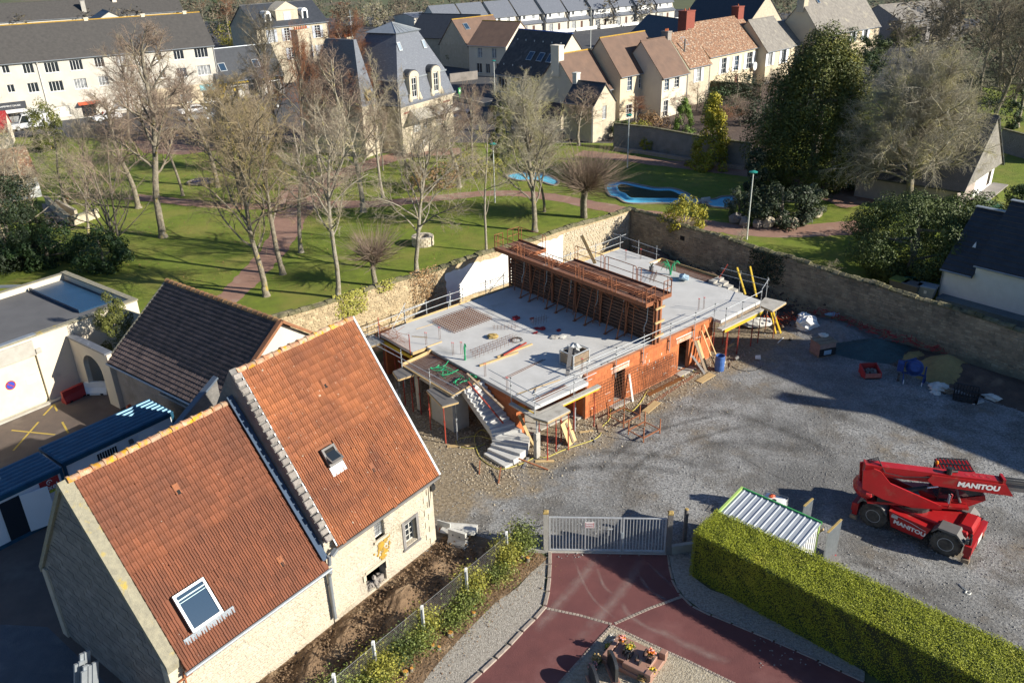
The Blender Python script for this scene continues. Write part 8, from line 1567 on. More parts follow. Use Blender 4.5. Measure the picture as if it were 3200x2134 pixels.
leafy('box_tree','olive green clipped evergreen by the street left of the park',D(118,345),6.2,2.4,'cypress',6000,.24,97,'col',clumps=50,cr=.28)
leafy('mahonia','yellow-leaved shrub on top of the right wall',NB.w(23.7,12.4),5.7,1.9,'golden',3800,.16,98,'ell',z0=2.8,clumps=40,cr=.24,cat='shrub',tm='bark_pale'); leafy('phormium','spiky pale plant tuft behind the right wall',NB.w(25.5,5.2),1.5,1.2,'ivy_yellow',900,.5,99,'ell',clumps=14,cr=.4,aspect=.1,cat='plant')
gS='shrubs round the park'
for k,(x,y,H,Rc,m,n,lab,sh) in enumerate([(1930,140,6.5,4.4,'evergreen',6000,'large round evergreen before the big grey-roofed house','ell'),(2010,150,6.0,3.2,'evergreen_mid',4500,'light green laurel right of the round evergreen','ell'),(1975,185,5.5,3.6,'evergreen',4500,'dark laurel below the round evergreen','ell'),(2075,108,4.5,3.4,'yew',4000,'dark round yew by the open barn','ell'),(1063,150,3.4,3.2,'evergreen_mid',3500,'tall clipped hedge behind the mansion','ell'),(1470,325,2.8,1.8,'ivy_yellow',2500,'yellow-green shrub against the garden wall','ell'),(1490,345,1.8,1.1,'golden',1500,'bright yellow-green cushion at the garden wall','ell'),(1425,318,2.6,1.6,'evergreen_mid',2400,'green shrub by the lamp post and garden wall','ell'),(1535,345,2.0,1.1,'shrub_red',1500,'crimson shrub before the shaded garden wall','ell'),(1690,230,4.5,4.2,'evergreen_dark',5000,'ivy-grown shed hump behind the gardens','ell'),(1650,262,4.0,3.0,'evergreen',3400,'dark shrub behind the golden conifer','ell'),(1730,285,3.5,3.0,'evergreen_dark',3400,'dark evergreen under the yew','ell'),(1500,300,2.4,2.6,'dead_leaf',2200,'brown winter shrub in the house garden','ell'),(2340,480,2.4,1.6,'evergreen',2600,'clipped round bush at the right picture edge','ell'),(1000,430,2.4,3.6,'dead_leaf',2800,'brown shrubbery below the mansion steps','ell'),(1095,400,2.6,3.4,'ivy_yellow',2600,'yellowish shrubbery left of the cypresses','ell'),(545,105,6,5,'golden',4200,'bright yellow-green conifer behind the apartment block','ell'),(505,75,10,5,'evergreen',5000,'tall dark conifer behind the apartment block','cone'),(860,60,7.5,6,'twig_moss',6500,'large olive winter tree beyond the mansion','ell'),(1385,160,5,3.2,'twig_dark',3000,'dark bare thicket between the brown roofs','ell'),(2230,290,5,5,'evergreen_dark',4000,'dark ivy undergrowth between the tall bare trees','ell'),(2300,240,5,6,'evergreen_dark',4000,'dark undergrowth behind the shaded blue wall','ell'),(2190,235,5,5,'evergreen_dark',3600,'dark undergrowth behind the giant mossy tree','ell'),(2150,150,4,5,'twig_dark',3600,'dark scrub below the open barn','ell'),(2330,170,6,7,'evergreen_dark',3600,'dark scrub at the top right edge','ell'),(1185,98,3.0,3.6,'evergreen',2400,'green hedge in front of the terraced houses','ell')]):
    leafy('shrub' if H<5 else 'evergreen_tree',lab,D(x,y),H,Rc,m,n,.3 if y<200 else .22,110+k,sh,clumps=46,cr=.24,cat='shrub' if H<5 else 'tree',group=gS)
gB='bare trees behind the town houses'
for k,(x,y,H,Rc,lab) in enumerate([(530,95,12,5,'bare tree behind the apartment gable'),(590,75,13,5,'pale bare tree between apartment block and old manor'),(470,60,12,5,'bare tree at the far end of the apartment block'),(930,60,9,5,'bare crown behind the mansion chimney'),(780,70,8,4.5,'bare tree beyond the tall manor'),(1480,105,5,4,'low bare thicket behind the brown-roofed row'),(1540,262,4.5,3.4,'pinkish bare shrub in the house garden'),(1700,290,4,3.4,'pinkish bare shrub beside the yew'),(1600,255,4.5,3,'brown bare shrub under the garden wall'),(1430,250,5,3,'bare climber on the cream house front'),(1460,285,3.6,3,'brown bare shrub between garden wall and cream house'),(1560,285,3.4,3,'bare reddish shrub left of the fresh green cone'),(1655,300,3.5,3,'pale bare shrub behind the garden wall end'),(1760,250,5,3.5,'bare thicket left of the yew crown')]): bare_tree('bare_tree',lab,D(x,y),H,Rc,.16,140+k,'bark','twig' if k%2 else 'twig_red','tree',.15,.4,1.1,group=gB)
for k,(u,v,lab) in enumerate([(23.3,-1.0,'dry upright weeds on the wall top beyond the big bag'),(23.4,7.0,'thin dry stalks behind the right wall near the spiky tuft'),(23.4,12.0,'fine bare twigs behind the wall corner')]): bare_tree('weed',lab,NB.w(u,v,1.5),2.6,1.3,.03,160+k,'twig','twig_pale','plant',.05,.4,.5)
P=[]
for _ in range(16000): x,y=rng.uniform(-45,20),rng.uniform(58,112); P.append((x,y,.02+rng.uniform(0,.02)))
P=[p for p in P if NB.l(p)[1]>18 and math.sin(p[0]*.9)+math.sin(p[1]*.7+p[0]*.3)>.2]
mo('leaf_litter',leafmesh('leaf_litter',np.array(P),np.tile([0,0,1.],(len(P),1)),.11,9,.6,jit=.5),K['dead_leaf'],kind='stuff')
# far wood as one mass on the horizon side
def wood(name,xs,ys,n,H,m,seed,size=1.1):
    rg=np.random.default_rng(seed); c=np.stack([rg.uniform(*xs,n),rg.uniform(*ys,n)],1); P=[]
    for x,y in c: k=160; d=rg.normal(0,1,(k,3)); d/=np.linalg.norm(d,axis=1)[:,None]; P.append(np.array([x,y,H*.5])+d*np.array([H*.32,H*.32,H*.5])*rg.uniform(.6,1,(k,1)))
    P=np.concatenate(P); mo(name,leafmesh(name,P,np.tile([0,-.3,1.],(len(P),1)),size,seed,.3),K[m],kind='stuff')
wood('distant_wood',(-150,-60),(235,330),50,11,'twig_dark',1); wood('distant_wood',(-60,60),(262,360),60,9,'twig_dark',2); wood('distant_wood',(75,170),(150,330),90,11,'twig_dark',3)
# ------------------------------------------------------------ park furniture
def lamp(lab,p,H=6.0):
    t=thing('street_lamp',lab,'street lamp',p,0,'green-headed park lamps'); b=MB(); b.tube([(0,0,0),(0,0,1),(0,0,H)],[.09,.07,.05],8); b.obj('pole',K['lamp_pole'],t); b=MB(); b.lathe([(.05,0),(.16,.03),(.36,.10),(.38,.16),(.12,.26),(.04,.28)],14,(0,0,H)); b.obj('lamp_head',K['lamp_green'],t)
for lab,x,y in (('green-headed lamp beside the rockery behind the right wall',1715,550),('green-headed lamp standing on the lawn before the upper red path',1441,385),('green-headed lamp in front of the shrubbery left of the pollard',1137,466),('green-headed lamp in front of the yellow-lettered shop',655,318),('green-headed lamp by the parking court of the post office',1137,225)): lamp(lab,D(x,y))
t=thing('stone_well','round low stone well ring on the lawn','well',D(972,562)); b=MB(); b.lathe([(.62,0),(.95,0),(.95,.85),(.62,.85),(.6,.3)],20); b.obj('ring',K['mortar_cream'],t)
for j in range(4):
    for i in range(15): a=2*math.pi*(i+.5*(j%2))/15; b=MB(); b.T=Matrix.Rotation(a,4,'Z')@Matrix.Translation((.95,0,.03+.21*j)); b.cbox(-.05,.03+random.uniform(0,.02),-.18,.18,0,.19,.02); b.obj('stone',K['stone_block'],t)
r3=random.Random(8)
for i,(x,y) in enumerate([(1690,512),(1712,520),(1740,522),(1765,521),(1795,518),(1820,520),(1845,512),(1872,500)]): b=MB(); b.blob((0,0,.35),.75,8,5,.22,(1,.7,.8),r3); b.obj('boulder',K['wall_grey'] if i<3 else K['stone_cream'],None,D(x,y),r3.uniform(0,90),'boulder of the rockery, '+['leftmost, in shade','second from the left beside the lamp foot','third from the left','fourth from the left','fifth from the left','sixth from the left, sunlit','seventh, below the white bush','last one under the speckled bush'][i],'boulder',group='rockery boulders')
zE=Zf(0,500)
def wallrun(label,pts,h,m,w=.3,name='garden_wall',cap=None):
    o=Vector(pts[0]); t=thing(name,label,'wall',o)
    b=MB()
    for a,c in zip(pts,pts[1:]): b.bar(Vector(a)-o+Vector((0,0,h/2)),Vector(c)-o+Vector((0,0,h/2)),w,h)
    b.obj('wall',K[m],t)
    if cap:
        for a,c in zip(pts,pts[1:]): b=MB(); b.bar(Vector(a)-o+Vector((0,0,h+.07)),Vector(c)-o+Vector((0,0,h+.07)),w*1.35,.14); b.obj('coping',K[cap],t)
    return t
wallrun('cream stone walls of the ramp left of the park',[zE(430,400),zE(650,600),zE(900,520)],.8,'stone_cream',cap='lichen_concrete'); wallrun('low cream wall on the far side of the ramp',[zE(520,420),zE(700,520)],.8,'stone_cream'); sheet('ramp',[zE(380,400),zE(560,400),zE(690,600),zE(430,620)],.03,K['pavement'])
wallrun('long shaded garden wall behind the golden conifer',[z16(925,1330),z16(1260,1370),z16(1660,1452),z16(2150,1535)],2.9,'wall_grey',.4,cap='moss_cap'); wallrun('low stone edging of the upper red path',[z16(930,1368),z16(1200,1400),z16(1640,1475),z16(2100,1545)],.45,'kerb',.35)
wallrun('shaded bluish wall behind the low right house',[z24(2090,1370),z24(2323,1440),z24(2600,1500)],2.6,'wall_grey',.3,cap='moss_cap')
t=thing('flower_tub','wooden tub with orange blossoms by the ramp','tub',zE(600,395)); b=MB(); b.lathe([(.3,0),(.36,.6),(.32,.6)],12); b.obj('tub',K['timber'],t); q=rng.normal(0,.2,(200,3)); q[:,2]=.65+np.abs(q[:,2]); mo('leaves',leafmesh('leaves',q,np.tile([0,0,1.],(200,1)),.1,4),K['evergreen_mid'],t)
t=thing('flower_bed','round bed of dark blue flowers with pale kerb on the left lawn','flower bed',D(462,420)); b=MB(); b.lathe([(1.5,0),(1.6,.2),(1.35,.2),(1.3,.1)],20); b.obj('kerb',K['kerb'],t); q=rng.uniform(-1,1,(700,3))*1.1; q=q[np.hypot(q[:,0],q[:,1])<1.25]; q[:,2]=.2+np.abs(q[:,2])*.15; mo('blossoms',leafmesh('blossoms',q,np.tile([0,0,1.],(len(q),1)),.14,4),mat('flower_blue',(.05,.05,.22),(.04,.06,.04),6,.8),t)
# ------------------------------------------------------------ town
def town(k,name,label,O,ang,L,W,ze,zr,wm,rm,front=(),right=(),left=(),**kw):
    zf=lambda z:25-(25-z)*k; ws=lambda q:[(w[0]*k,zf(w[1]),w[2]*k,w[3]*k,*w[4:]) for w in q]
    return building(name,label,'house' if name!='apartment_block' else 'apartments',(O[0]*k,O[1]*k),ang,L*k,W*k,zf(ze),zf(zr),wm,rm,ws(front),ws(right),ws(left),**kw)
def wv(*L,**o): return [(u,z,w,h,o) for u,z,w,h in L]
# apartment block with shops
up=[(16,7.6,1,1.2,2),(18.9,7.25,1.55,1.5,3),(22,7.05,2.1,1.6,4),(25.8,7.05,1.9,1.6,4),(29.6,7.2,1.5,1.5,3),(33,7.2,1.5,1.5,3),(36.5,7.4,1,1.25,2),(39.5,7.4,1,1.25,2),(42.5,7.2,1.7,1.5,3),(46.1,7.15,2.3,1.65,4),(12.2,7.2,1.5,1.5,3),(8.5,7.2,1.5,1.5,3)]
fr=[(u,z+dz,w,h,dict(cols=c)) for u,z,w,h,c in up for dz in (0,-2.95)]+[(18.6,-.2,1.6,2.0,dict(gm='white')),(22,.1,2.2,1.6,dict(gm='white_dirty',cols=3)),(26,-.5,2.1,2.0,dict(cols=4,fm='door_brown')),(31,.0,2,1.5,dict(cols=2)),(36,.0,2,1.5,dict(cols=2)),(42.3,-.2,1.8,1.5,dict(gm='curtain')),(46.3,-.5,2.0,1.9,dict(cols=3)),(12.5,-.5,4.2,2.2,dict(cols=4,fm='black'))]
ap=town(.977,'apartment_block','long cream three-storey apartment block with shops below and a mossy dark roof',(-92.6,130),34.6,49.6,10.8,9.2,14.2,'stucco_white','roof_apt',fr,sill='white',ridge='lichen')
b=MB(); b.box(0,20.3,-.05,-.003,3.0,3.15); b.box(36,48.4,-.06,-.003,3.2,3.3); b.obj('string_course',K['stucco_cream'],ap); b=MB(); b.box(36.5,48.3,-.04,-.003,.0,3.2); 
q=MB(); wallp(q,(36.4,-.003,0),(1,0,0),(0,-1,0),12,3.2,[(h[0]*.977-36.4-.1,h[0]*.977-36.4+h[2]*.977+.1,25-(25-h[1])*.977-.15,25-(25-h[1]-h[3])*.977+.1) for h in fr if h[1]<1],.04); q.T=None; q.v=[(x,y-.045,z) for x,y,z in q.v]; q.obj('shopfront_render',K['stucco_yellow'],ap)
b=MB(); b.box(44.9,47.6,-.12,-.06,2.1,3.1); b.obj('shop_sign',mat('sign_teal',(.25,.52,.58),(.22,.46,.52),3,.6),ap); b=MB(); b.box(11.5,17.6,-.25,-.003,2.6,3.7); s=b.obj('shop_sign',K['slate_dark'],ap); text(s,"P",.8,TM((12.6,-.255,3.2),(1,0,0),(0,0,1)),'white'); text(s,'RAPIEMENT DAUGE',.34,TM((15.3,-.255,3.15),(1,0,0),(0,0,1)),'white'); b=MB(); b.extr([(11.6,-.2,2.6),(11.6,-1.1,2.3),(11.6,-1.1,2.2),(11.6,-.2,2.5)],(5.9,0,0)); b.obj('awning',K['white'],ap)
b=MB(); b.extr([(25,-.0,2.5),(25,-.9,2.2),(25,-.9,2.1),(25,0,2.4)],(3.4,0,0)); b.obj('awning',K['orange_plastic'],ap)
for u in (20.6,35.8): b=MB(); b.tube([(u,-.35,9.2),(u,-.1,8.8),(u,-.1,.2)],.07,6); b.obj('downpipe',K['white_dirty'],ap)
for u in (6,13,30,39,46): chimney(ap,u,5.3,14.2,14.9,.6,.4,'stucco_cream',0)
bb=town(1,'apartment_block','rear apartment block with dark roof seen over the long front block',(-134,232),32,50,10,8.6,12.6,'stucco_white','roof_apt',wv(*[(3+5.2*i,6.2,2.2,1.6) for i in range(9)],cols=3),sill='white'); 
town(1,'striped_roof_house','small white gabled house with a dark striped roof between the two apartment blocks',(-98,208),-58,9,11,9.2,12.2,'stucco_white','slate_dark',gutter=False)
for u in (-2,): chimney(bb,33,4,11,14.5,1.1,.9,'stucco',0); chimney(bb,24.5,1.6,9.5,12.5,1.1,.9,'concrete_raw',0)
# yellow lettered shop
sh=town(1,'shop_house','low shop with dark slate roof and yellow lettering over its windows',(-50.6,153.6),41,12.6,7,3.6,8.4,'wall_grey','slate_dark',[(1.4,.2,1.0,2.1,dict(cols=1,gm='white_dirty')),(2.6,.0,.9,2.3,dict(fm='black')),(3.7,.2,1.1,2.1,dict(cols=1,gm='white_dirty')),(5.6,.3,2.2,1.9,dict(cols=2,fm='black')),(8.6,.2,1.4,2.1,dict(cols=1,gm='white_dirty')),(10.3,.0,1,2.3,dict(fm='black'))],ridge='zinc',sill=None,ov=.35)
b=MB(); b.box(.1,12.5,-.22,-.003,2.5,3.3); s=b.obj('shop_sign',K['black'],sh); text(s,'FRANCE',.62,TM((4.2,-.228,2.92),(1,0,0),(0,0,1)),'yellow',bold=.02,sx=1.25); text(s,'PROTECT',.62,TM((9.4,-.228,2.92),(1,0,0),(0,0,1)),'yellow',bold=.02,sx=1.25)
b=MB(); b.extr([(.1,-.23,3.3),(1.7,-.23,3.3),(.5,-.23,.4),(.1,-.23,.4)],(0,.05,0)); b.obj('yellow_panel',K['yellow'],sh); b=MB(); b.box(1.3,4.9,-.6,-.2,2.36,2.46); b.box(8.2,11.8,-.6,-.2,2.36,2.46); b.obj('awning_case',K['white'],sh); b=MB(); b.box(2.75,3.3,-.03,-.004,1.5,1.9); b.obj('shop_poster',K['yellow'],sh)
for u in (1.2,7.6): skylight(sh,u,.9,1.3,1.6,lambda v:3.6+v*1.371,.15,fm='galv')
# old manor with slate hip roof
mn=town(.862,'manor_house','old manor with blue-grey shutters, slate roof and pedimented dormer',(-54.44,197.02),46,18.9,11,8.5,12.8,'stone_cream','slate_dark',wv((11.8,5.1,1.3,2.7),(15.2,5.0,1.4,2.7),(12.2,.9,1.2,2.7),(15.4,1.0,1.2,2.4),(3,5.1,1.3,2.7),(7,5.1,1.3,2.7),(7.5,1,1.3,2.6),cols=2,rows=5,shut='shutter_grey'),sill='stone_block')
b=MB(); b.box(5.2,10.2,.9,3.5,10.8,13.4); d=b.obj('dormer',K['stone_cream'],mn); b=MB(); b.extr([(4.9,.8,13.4),(10.5,.8,13.4),(7.7,.8,14.9)],(0,3.5,0)); b.obj('pediment',K['stone_block'],d); b=MB(); b.box(6.9,8.5,.86,.9,11.1,13.1); b.obj('shutter',K['shutter_grey'],d)
for u in (3.4,11.8): b=MB(); b.box(u-.7,u+.7,.9,2.4,11.2,12.8); b.tube([(u,.85,12.8),(u,2.6,12.8)],.72,12); d=b.obj('dormer',K['white'],mn); b=MB(); b.box(u-.4,u+.4,.84,.87,11.5,12.9); b.obj('pane',K['glass'],d)
# mansion with mansard tower
def mansion():
    t=thing('mansion','stately stone mansion with steep slate mansard roof, arched dormers and glass awning','mansion',(-13.3,108.6,0),59.3); L,W=11.8,10.0
    Hs=[(2.45,2.3,1.45,2.1),(4.75,1.85,1.1,2.7),(7.55,2.15,1.45,2.1),(3,.3,.9,.9),(8,.3,.9,.9)]
    b=MB(); wallp(b,(0,0,0),(1,0,0),(0,-1,0),L,6.0,[(h[0],h[0]+h[2],h[1],h[1]+h[3]) for h in Hs],.4); wallp(b,(0,W,0),(0,-1,0),(-1,0,0),W-.4,6.0,(),.4); wallp(b,(L,.4,0),(0,1,0),(1,0,0),W-.4,6,(),.4); wallp(b,(L,W,0),(-1,0,0),(0,1,0),L,6,(),.4); b.obj('wall',K['stone_cream'],t)
    for h in Hs[:3]: window(t,(0,0,0),(1,0,0),(0,-1,0),*h,cols=2,rows=2)
    for h in Hs[3:]: window(t,(0,0,0),(1,0,0),(0,-1,0),*h,cols=1)
    for h in (Hs[0],Hs[2]): b=MB(); [b.box(h[0]-.02,h[0]+h[2]+.02,-.1,-.04,h[1]+.1+.2*k,h[1]+.15+.2*k) for k in range(4)]; [b.box(h[0]+h[2]*k/6-.015,h[0]+h[2]*k/6+.015,-.09,-.05,h[1]+.1,h[1]+.75) for k in range(7)]; b.obj('balcony_rail',K['white'],t)
    for z,p in ((5.55,.12),(5.8,.25),(6.0,.4)): b=MB(); b.box(-p,L+p,-p,W+p,z,z+.2); b.obj('cornice',K['stone_block' if z<6 else 'slate'],t)
    b=MB(); b.box(.6,2.2,-.03,-.003,5.0,5.2); b.box(9.5,11.2,-.03,-.003,5.0,5.2); b.obj('brick_band',K['brick_red'],t)
    def frus(nm,m,a,z0,c,z1): b=MB(); b.add([(a[0],a[2],z0),(a[1],a[2],z0),(a[1],a[3],z0),(a[0],a[3],z0),(c[0],c[2],z1),(c[1],c[2],z1),(c[1],c[3],z1),(c[0],c[3],z1)],[(4,5,6,7),(0,1,5,4),(1,2,6,5),(2,3,7,6),(3,0,4,7)]); return b.obj(nm,K[m],t)
    frus('roof','slate',(-.2,L+.2,-.2,W+.2),6.2,(.6,L-.6,.6,W-.6),9.0); frus('roof','slate',(.5,L-.5,.5,W-.5),9.06,(3.7,8.4,2.6,7.2),14.35); r=frus('roof_lantern','zinc',(3.4,8.7,2.3,7.5),14.4,(6.0,6.1,4.9,5.0),15.5)
    b=MB(); b.box(.4,L-.4,.45,.62,8.95,9.15); b.box(.4,.62,.62,W-.5,8.95,9.15); b.box(3.5,8.6,2.45,2.65,14.3,14.45); b.obj('zinc_band',K['zinc'],t); b=MB(); [b.bar((3.4+5.3*k/6,2.3,14.43),(6.05,4.9,15.53),.06) for k in range(7)]; b.obj('lantern_rib',K['galv'],r)
    for u in (3.1,8.0):
        b=MB(); b.box(u-1,u-.55,-.15,.9,6.3,9.3); b.box(u+.55,u+1,-.15,.9,6.3,9.3); b.box(u-.55,u+.55,-.1,.9,6.3,6.75); b.extr([(u+1.05*math.cos(math.pi*i/10),-.2,9.3+.75*math.sin(math.pi*i/10)) for i in range(11)],(0,.35,0)); d=b.obj('dormer',K['stone_block'],t)
        b=MB(); b.extr([(u+1.15*math.cos(math.pi*i/10),-.05,9.35+.85*math.sin(math.pi*i/10)) for i in range(11)],(0,1.9,0)); b.obj('dormer_roof',K['slate_dark'],d)
        for sg in (-1,1): b=MB(); b.lathe([(.28,0),(.34,.2),(.2,.5),(.12,.9)],8,(u+sg*1.1,-.1,6.35)); b.obj('scroll',K['stone_block'],d)
        w_=window(t,(u-.55,0,0),(1,0,0),(0,-1,0),0,6.8,1.1,2.4,cols=2,rows=3,rec=0,sill=None)
    for u,v in ((3.0,1.8),(8.2,1.7)): skylight(t,u,v,.7,1.1,lambda v:9.06+(v-.5)*2.52,.06,fm='galv',gm='mirror_grey')
    b=MB(); vs=[(2.0,-.02,5.35),(9.2,-.02,5.0),(10.4,-2.3,4.2),(.6,-2.3,4.45)]; b.add(vs+[(x,y,z-.04) for x,y,z in vs],[(0,1,2,3),(7,6,5,4),(3,2,6,7)]); b.add([(2,-.02,5.35),(.6,-2.3,4.45),(.4,-.6,3.6)],[(0,1,2)]); a=b.obj('awning',mat('awning_glass',(.45,.42,.36),(.34,.31,.26),3,.3),t); b=MB()
    for k in range(11): b.bar((2+7.2*k/10,-.02,5.38-.035*k),(.6+9.8*k/10,-2.3,4.48-.025*k),.06)
    b.obj('awning_rib',K['white_dirty'],a)
    for k in range(12): b=MB(); b.box(4.6-.28*k-.28,5.9 if k==0 else 4.6-.28*k,-1.6,-.05,0,1.75-.15*k); b.obj('step',K['stone_cream'],t)
    b=MB(); b.tube([(5.9,-1.6,2.6),(4.6,-1.6,2.6),(1.2,-1.6,.9)],.04,5); [b.tube([(4.6-.2*k,-1.6,1.7-.105*k),(4.6-.2*k,-1.6,2.6-.1*k)],.02,4) for k in range(17)]; b.obj('stair_rail',K['white'],t)
    # left wing: steep roofs, chimney, oculus
    b=MB(); b.box(-3.4,-.02,3.4,13.4,0,6.4); b.obj('wing_wall',K['stone_cream'],t); frus('wing_roof','slate',(-3.6,-.5,3.2,13.6),6.4,(-2.4,-1.9,4.5,9.0),14.2)
    b=MB(); b.extr([(-2.1+.6*math.cos(a_),3.1,7.6+.7*math.sin(a_)) for a_ in [i*.52 for i in range(12)]],(0,.8,0)); o=b.obj('oculus',K['ochre'],t); b=MB(); b.extr([(-2.1+.33*math.cos(a_),3.05,7.6+.33*math.sin(a_)) for a_ in [i*.52 for i in range(12)]],(0,.04,0)); b.obj('pane',K['glass'],o)
    chimney(t,.1,7.6,6.4,14.2,1.2,.9,'stone_cream',4); chimney(t,-2.2,13.2,6,15.2,2.4,1.1,'stone_cream',6)
    b=MB(); b.tube([(.4,7.0,14),(.4,7.0,17.3)],.05,5); b.tube([(-.1,7,16.6),(.9,7,16.6)],.03,4); b.box(.1,.5,6.9,7.1,15.6,16); b.obj('antenna',K['galv'],t)
mansion()
# post office and neighbours
hp=town(.985,'hip_house','cream corner house with half-hipped brown roof next to the post office',(-7.2,180),-32,9.0,11.5,5.6,9.6,'stucco_cream','tile_brown',wv((2.2,3.2,1.1,1.9),(5.6,3.2,1.1,1.9),(1.8,.2,1.3,1.9),(4,.2,1,1.9),cols=2)+wv((6.6,.0,1,2.2),door=True),ridge='lichen')
po=building('post_office','post office with long dark speckled roof and three skylights','post office',(-1.4,155.2),-50,13.5,11,4.0,10.2,'stucco_cream','post_roof',wv((.4,.2,2.4,2.6),cols=3)+wv((3.8,.0,1.5,2.5),cols=2)+wv((7.2,.2,2.8,2.7),cols=3,rows=2),ridge='car_blue',ov=.7,sill=None)
sf=lambda v:4+v*1.127
for u in (6.2,8.8,11.2): skylight(po,u,1.6,1.3,1.7,sf,.2,fm='galv')
for i in range(10): b=MB(); v=.6 if i<4 else 4.0; u=1.2+2.4*i if i<4 else -1+2.2*(i-3); b.box(u,u+.18,v,v+.1,sf(v)+.12,sf(v)+.4); b.obj('snow_hook',K['white_dirty'],po)
b=MB(); b.lathe([(.42,0),(.42,.3)],16,(0,0,0)); b.v=[(5.9+x,-.4+z*-1,2.9+y) for x,y,z in b.v]; b.obj('round_sign',K['yellow'],po)
wg=town(.985,'wing_house','brown-roofed wing with a tall gable chimney in front of the cream house',(10.5,123.2),45.5,7.6,8.4,4.6,9.6,'stucco_cream','tile_brown',wv((6.2,1.6,.8,2.2),cols=1),ridge='lichen'); chimney(wg,.3,4.2,7,11.2,1.1,1.5,'stucco',0)
pc=thing('timber_porch','steep timber-framed porch between post office and the brown-roofed wing','porch',(6.9,131.6,0),-45); b=MB(); roof_slab(b,0,0,0,0,0,0) if False else b.add([(-2.6,0,1.6),(0,0,5.2),(0,5,5.2),(-2.6,5,1.6),(2.6,0,1.6),(2.6,5,1.6)],[(0,1,2,3),(1,4,5,2)]); b.obj('roof',K['tile_brown'],pc); b=MB(); b.bar((-2.6,.0,1.55),(0,0,5.1),.26,.3,(0,1,0)); b.bar((2.6,0,1.55),(0,0,5.1),.26,.3,(0,1,0)); b.bar((-1.9,.05,2.3),(1.9,.05,2.3),.22); b.bar((0,.05,2.3),(0,.05,4.9),.2); b.bar((-1.2,.05,2.3),(0,.05,3.6),.16); b.bar((1.2,.05,2.3),(0,.05,3.6),.16); b.obj('truss',K['timber'],pc); b=MB(); b.box(-2.2,2.2,3.6,4,0,3.2); b.obj('wall',K['stucco_cream'],pc)
sm=town(.99,'gable_house','small stone house with black slate roof turning its sunny gable to the gardens',(8.04,117.0),-43.7,5.0,4.9,4.6,7.1,'stone_cream','slate_dark',wv((1.9,2.0,.9,1.9),cols=2,rows=2),wv((2.0,2.5,.9,1.8),(2.1,4.75,.6,.8),cols=2,rows=2),ov=.1); chimney(sm,.1,2.4,6.6,8.4,.7,.8,'white_dirty',0); b=MB(); b.box(2.2,2.7,1.0,1.5,5.75,5.95); b.obj('roof_hatch',K['red_dull'],sm)
lowr=building('low_range','low stone range with dark tiles and pale ridge tiles beside the small gable house','outbuilding',(-2.4,131.5),-43.7,14.2,3.6,1.7,3.5,'stone_cream','tile_dark',ridge='ridge',gutter=False)
for k in range(34): b=MB(); b.tube([(.42*k,1.8,3.62),(.42*k+.3,1.8,3.62)],.16,6); b.obj('ridge_tile',K['lichen_concrete'],lowr)
hA=town(.958,'cream_house','tall cream house with brown tile roof and mossy golden ridge',(17.56,131.7),45.5,11.3,8.1,5.8,10.85,'stucco_yellow','tile_brown',wv((1.8,3.2,1.2,2.2),(4.8,3.2,1.2,2.2),(7.6,3.2,1.3,2.3),(1.8,-.9,1.3,2.0),(4.9,-.9,1.3,2),(7.6,-1,1.5,2.2),cols=2,rows=3),ridge='lichen',surround='white_dirty')
hB=town(.958,'cream_house','narrower cream house with brown roof right of the tall one',(24.15,132.95),45.5,7.0,8.4,5.2,10.1,'stucco_cream','tile_brown',wv((.7,3.0,1.2,1.8),(3.4,3.1,1.3,1.7),cols=2,rows=3)+wv((.7,-.9,1.2,2.4),cols=2,rows=3),surround='white_dirty'); chimney(hB,6.7,4.2,8.6,11.6,1.0,1.2,'wall_grey',3); b=MB(); b.bar((7.0,-.2,5.7),(7.0,4.0,10.4),.35,.3,(0,-1.1,1)); b.obj('parapet',K['lichen_concrete'],hB)
hC=town(.97,'stone_house','slim house with mossy roof and one skylight between two taller neighbours',(29.71,140.6),45.9,6.6,8.6,5.5,10.2,'stone_cream','tile_old',wv((2.4,2.8,1.4,2.1),cols=2,rows=3,shut='shutter_white')); skylight(hC,2.5,2.6,1.2,1.6,lambda v:5.9+v*1.09,.14); b=MB(); b.tube([(1.3,1.8,7),(1.3,1.8,10)],.14,7); b.obj('flue',K['grey_plastic'],hC)
hD=town(.985,'stone_house','long cream house with patchy red-brown old tiles and white shutters',(34.4,146.97),47,18.8,10,6.2,11,'stucco_yellow','tile_old',wv((4.3,2.8,1.6,2.6),(8.8,2.8,1.5,2.5),(13.2,2.6,2.0,2.8),cols=2,rows=3,shut='shutter_white')+wv((2,.1,3.4,1.5),cols=5)+wv((14.2,.5,1.2,.9),cols=1)+wv((9.3,-.1,1.2,2.2),door=True))
for u,v,w_,h_ in ((6.2,4.0,1.5,1.6),(4.5,2.2,.8,1.1),(8.0,2.4,.8,1.1),(12.0,2.5,.8,1.1)): skylight(hD,u,v,w_,h_,lambda v:6.2+v*.96,.2)
chimney(hD,.4,5,10,13.4,2.6,1.6,'brick_red',2); chimney(hD,17.6,5,10.4,12.9,2.0,1.4,'brick_red',1)
b=MB(); b.lathe([(.75,0),(.7,.12),(.3,.2)],14); b.v=[(15.3+x,-.5-z,3.2+y) for x,y,z in b.v]; b.obj('dish_antenna',K['white'],hD)
town(1,'stone_house','grey mossy-roofed house with white shutters at the end of the row',(46.6,155.6),45.4,9,8.4,5.8,10.6,'stucco_yellow','tile_grey',wv((.6,3.1,1.5,2.2),(5.6,3.0,1.6,2.3),cols=2,shut='shutter_white'))
hF=town(1,'low_house','low grey-roofed house with a zinc ridge and one skylight',(54.6,173.6),42.5,15,9,4.2,8.2,'stucco_yellow','tile_grey',wv((1.8,1.4,1,2),cols=1,gm='door_brown'),ridge='zinc'); skylight(hF,2.5,2.2,1.2,1.6,lambda v:4.2+v*.89,.15)
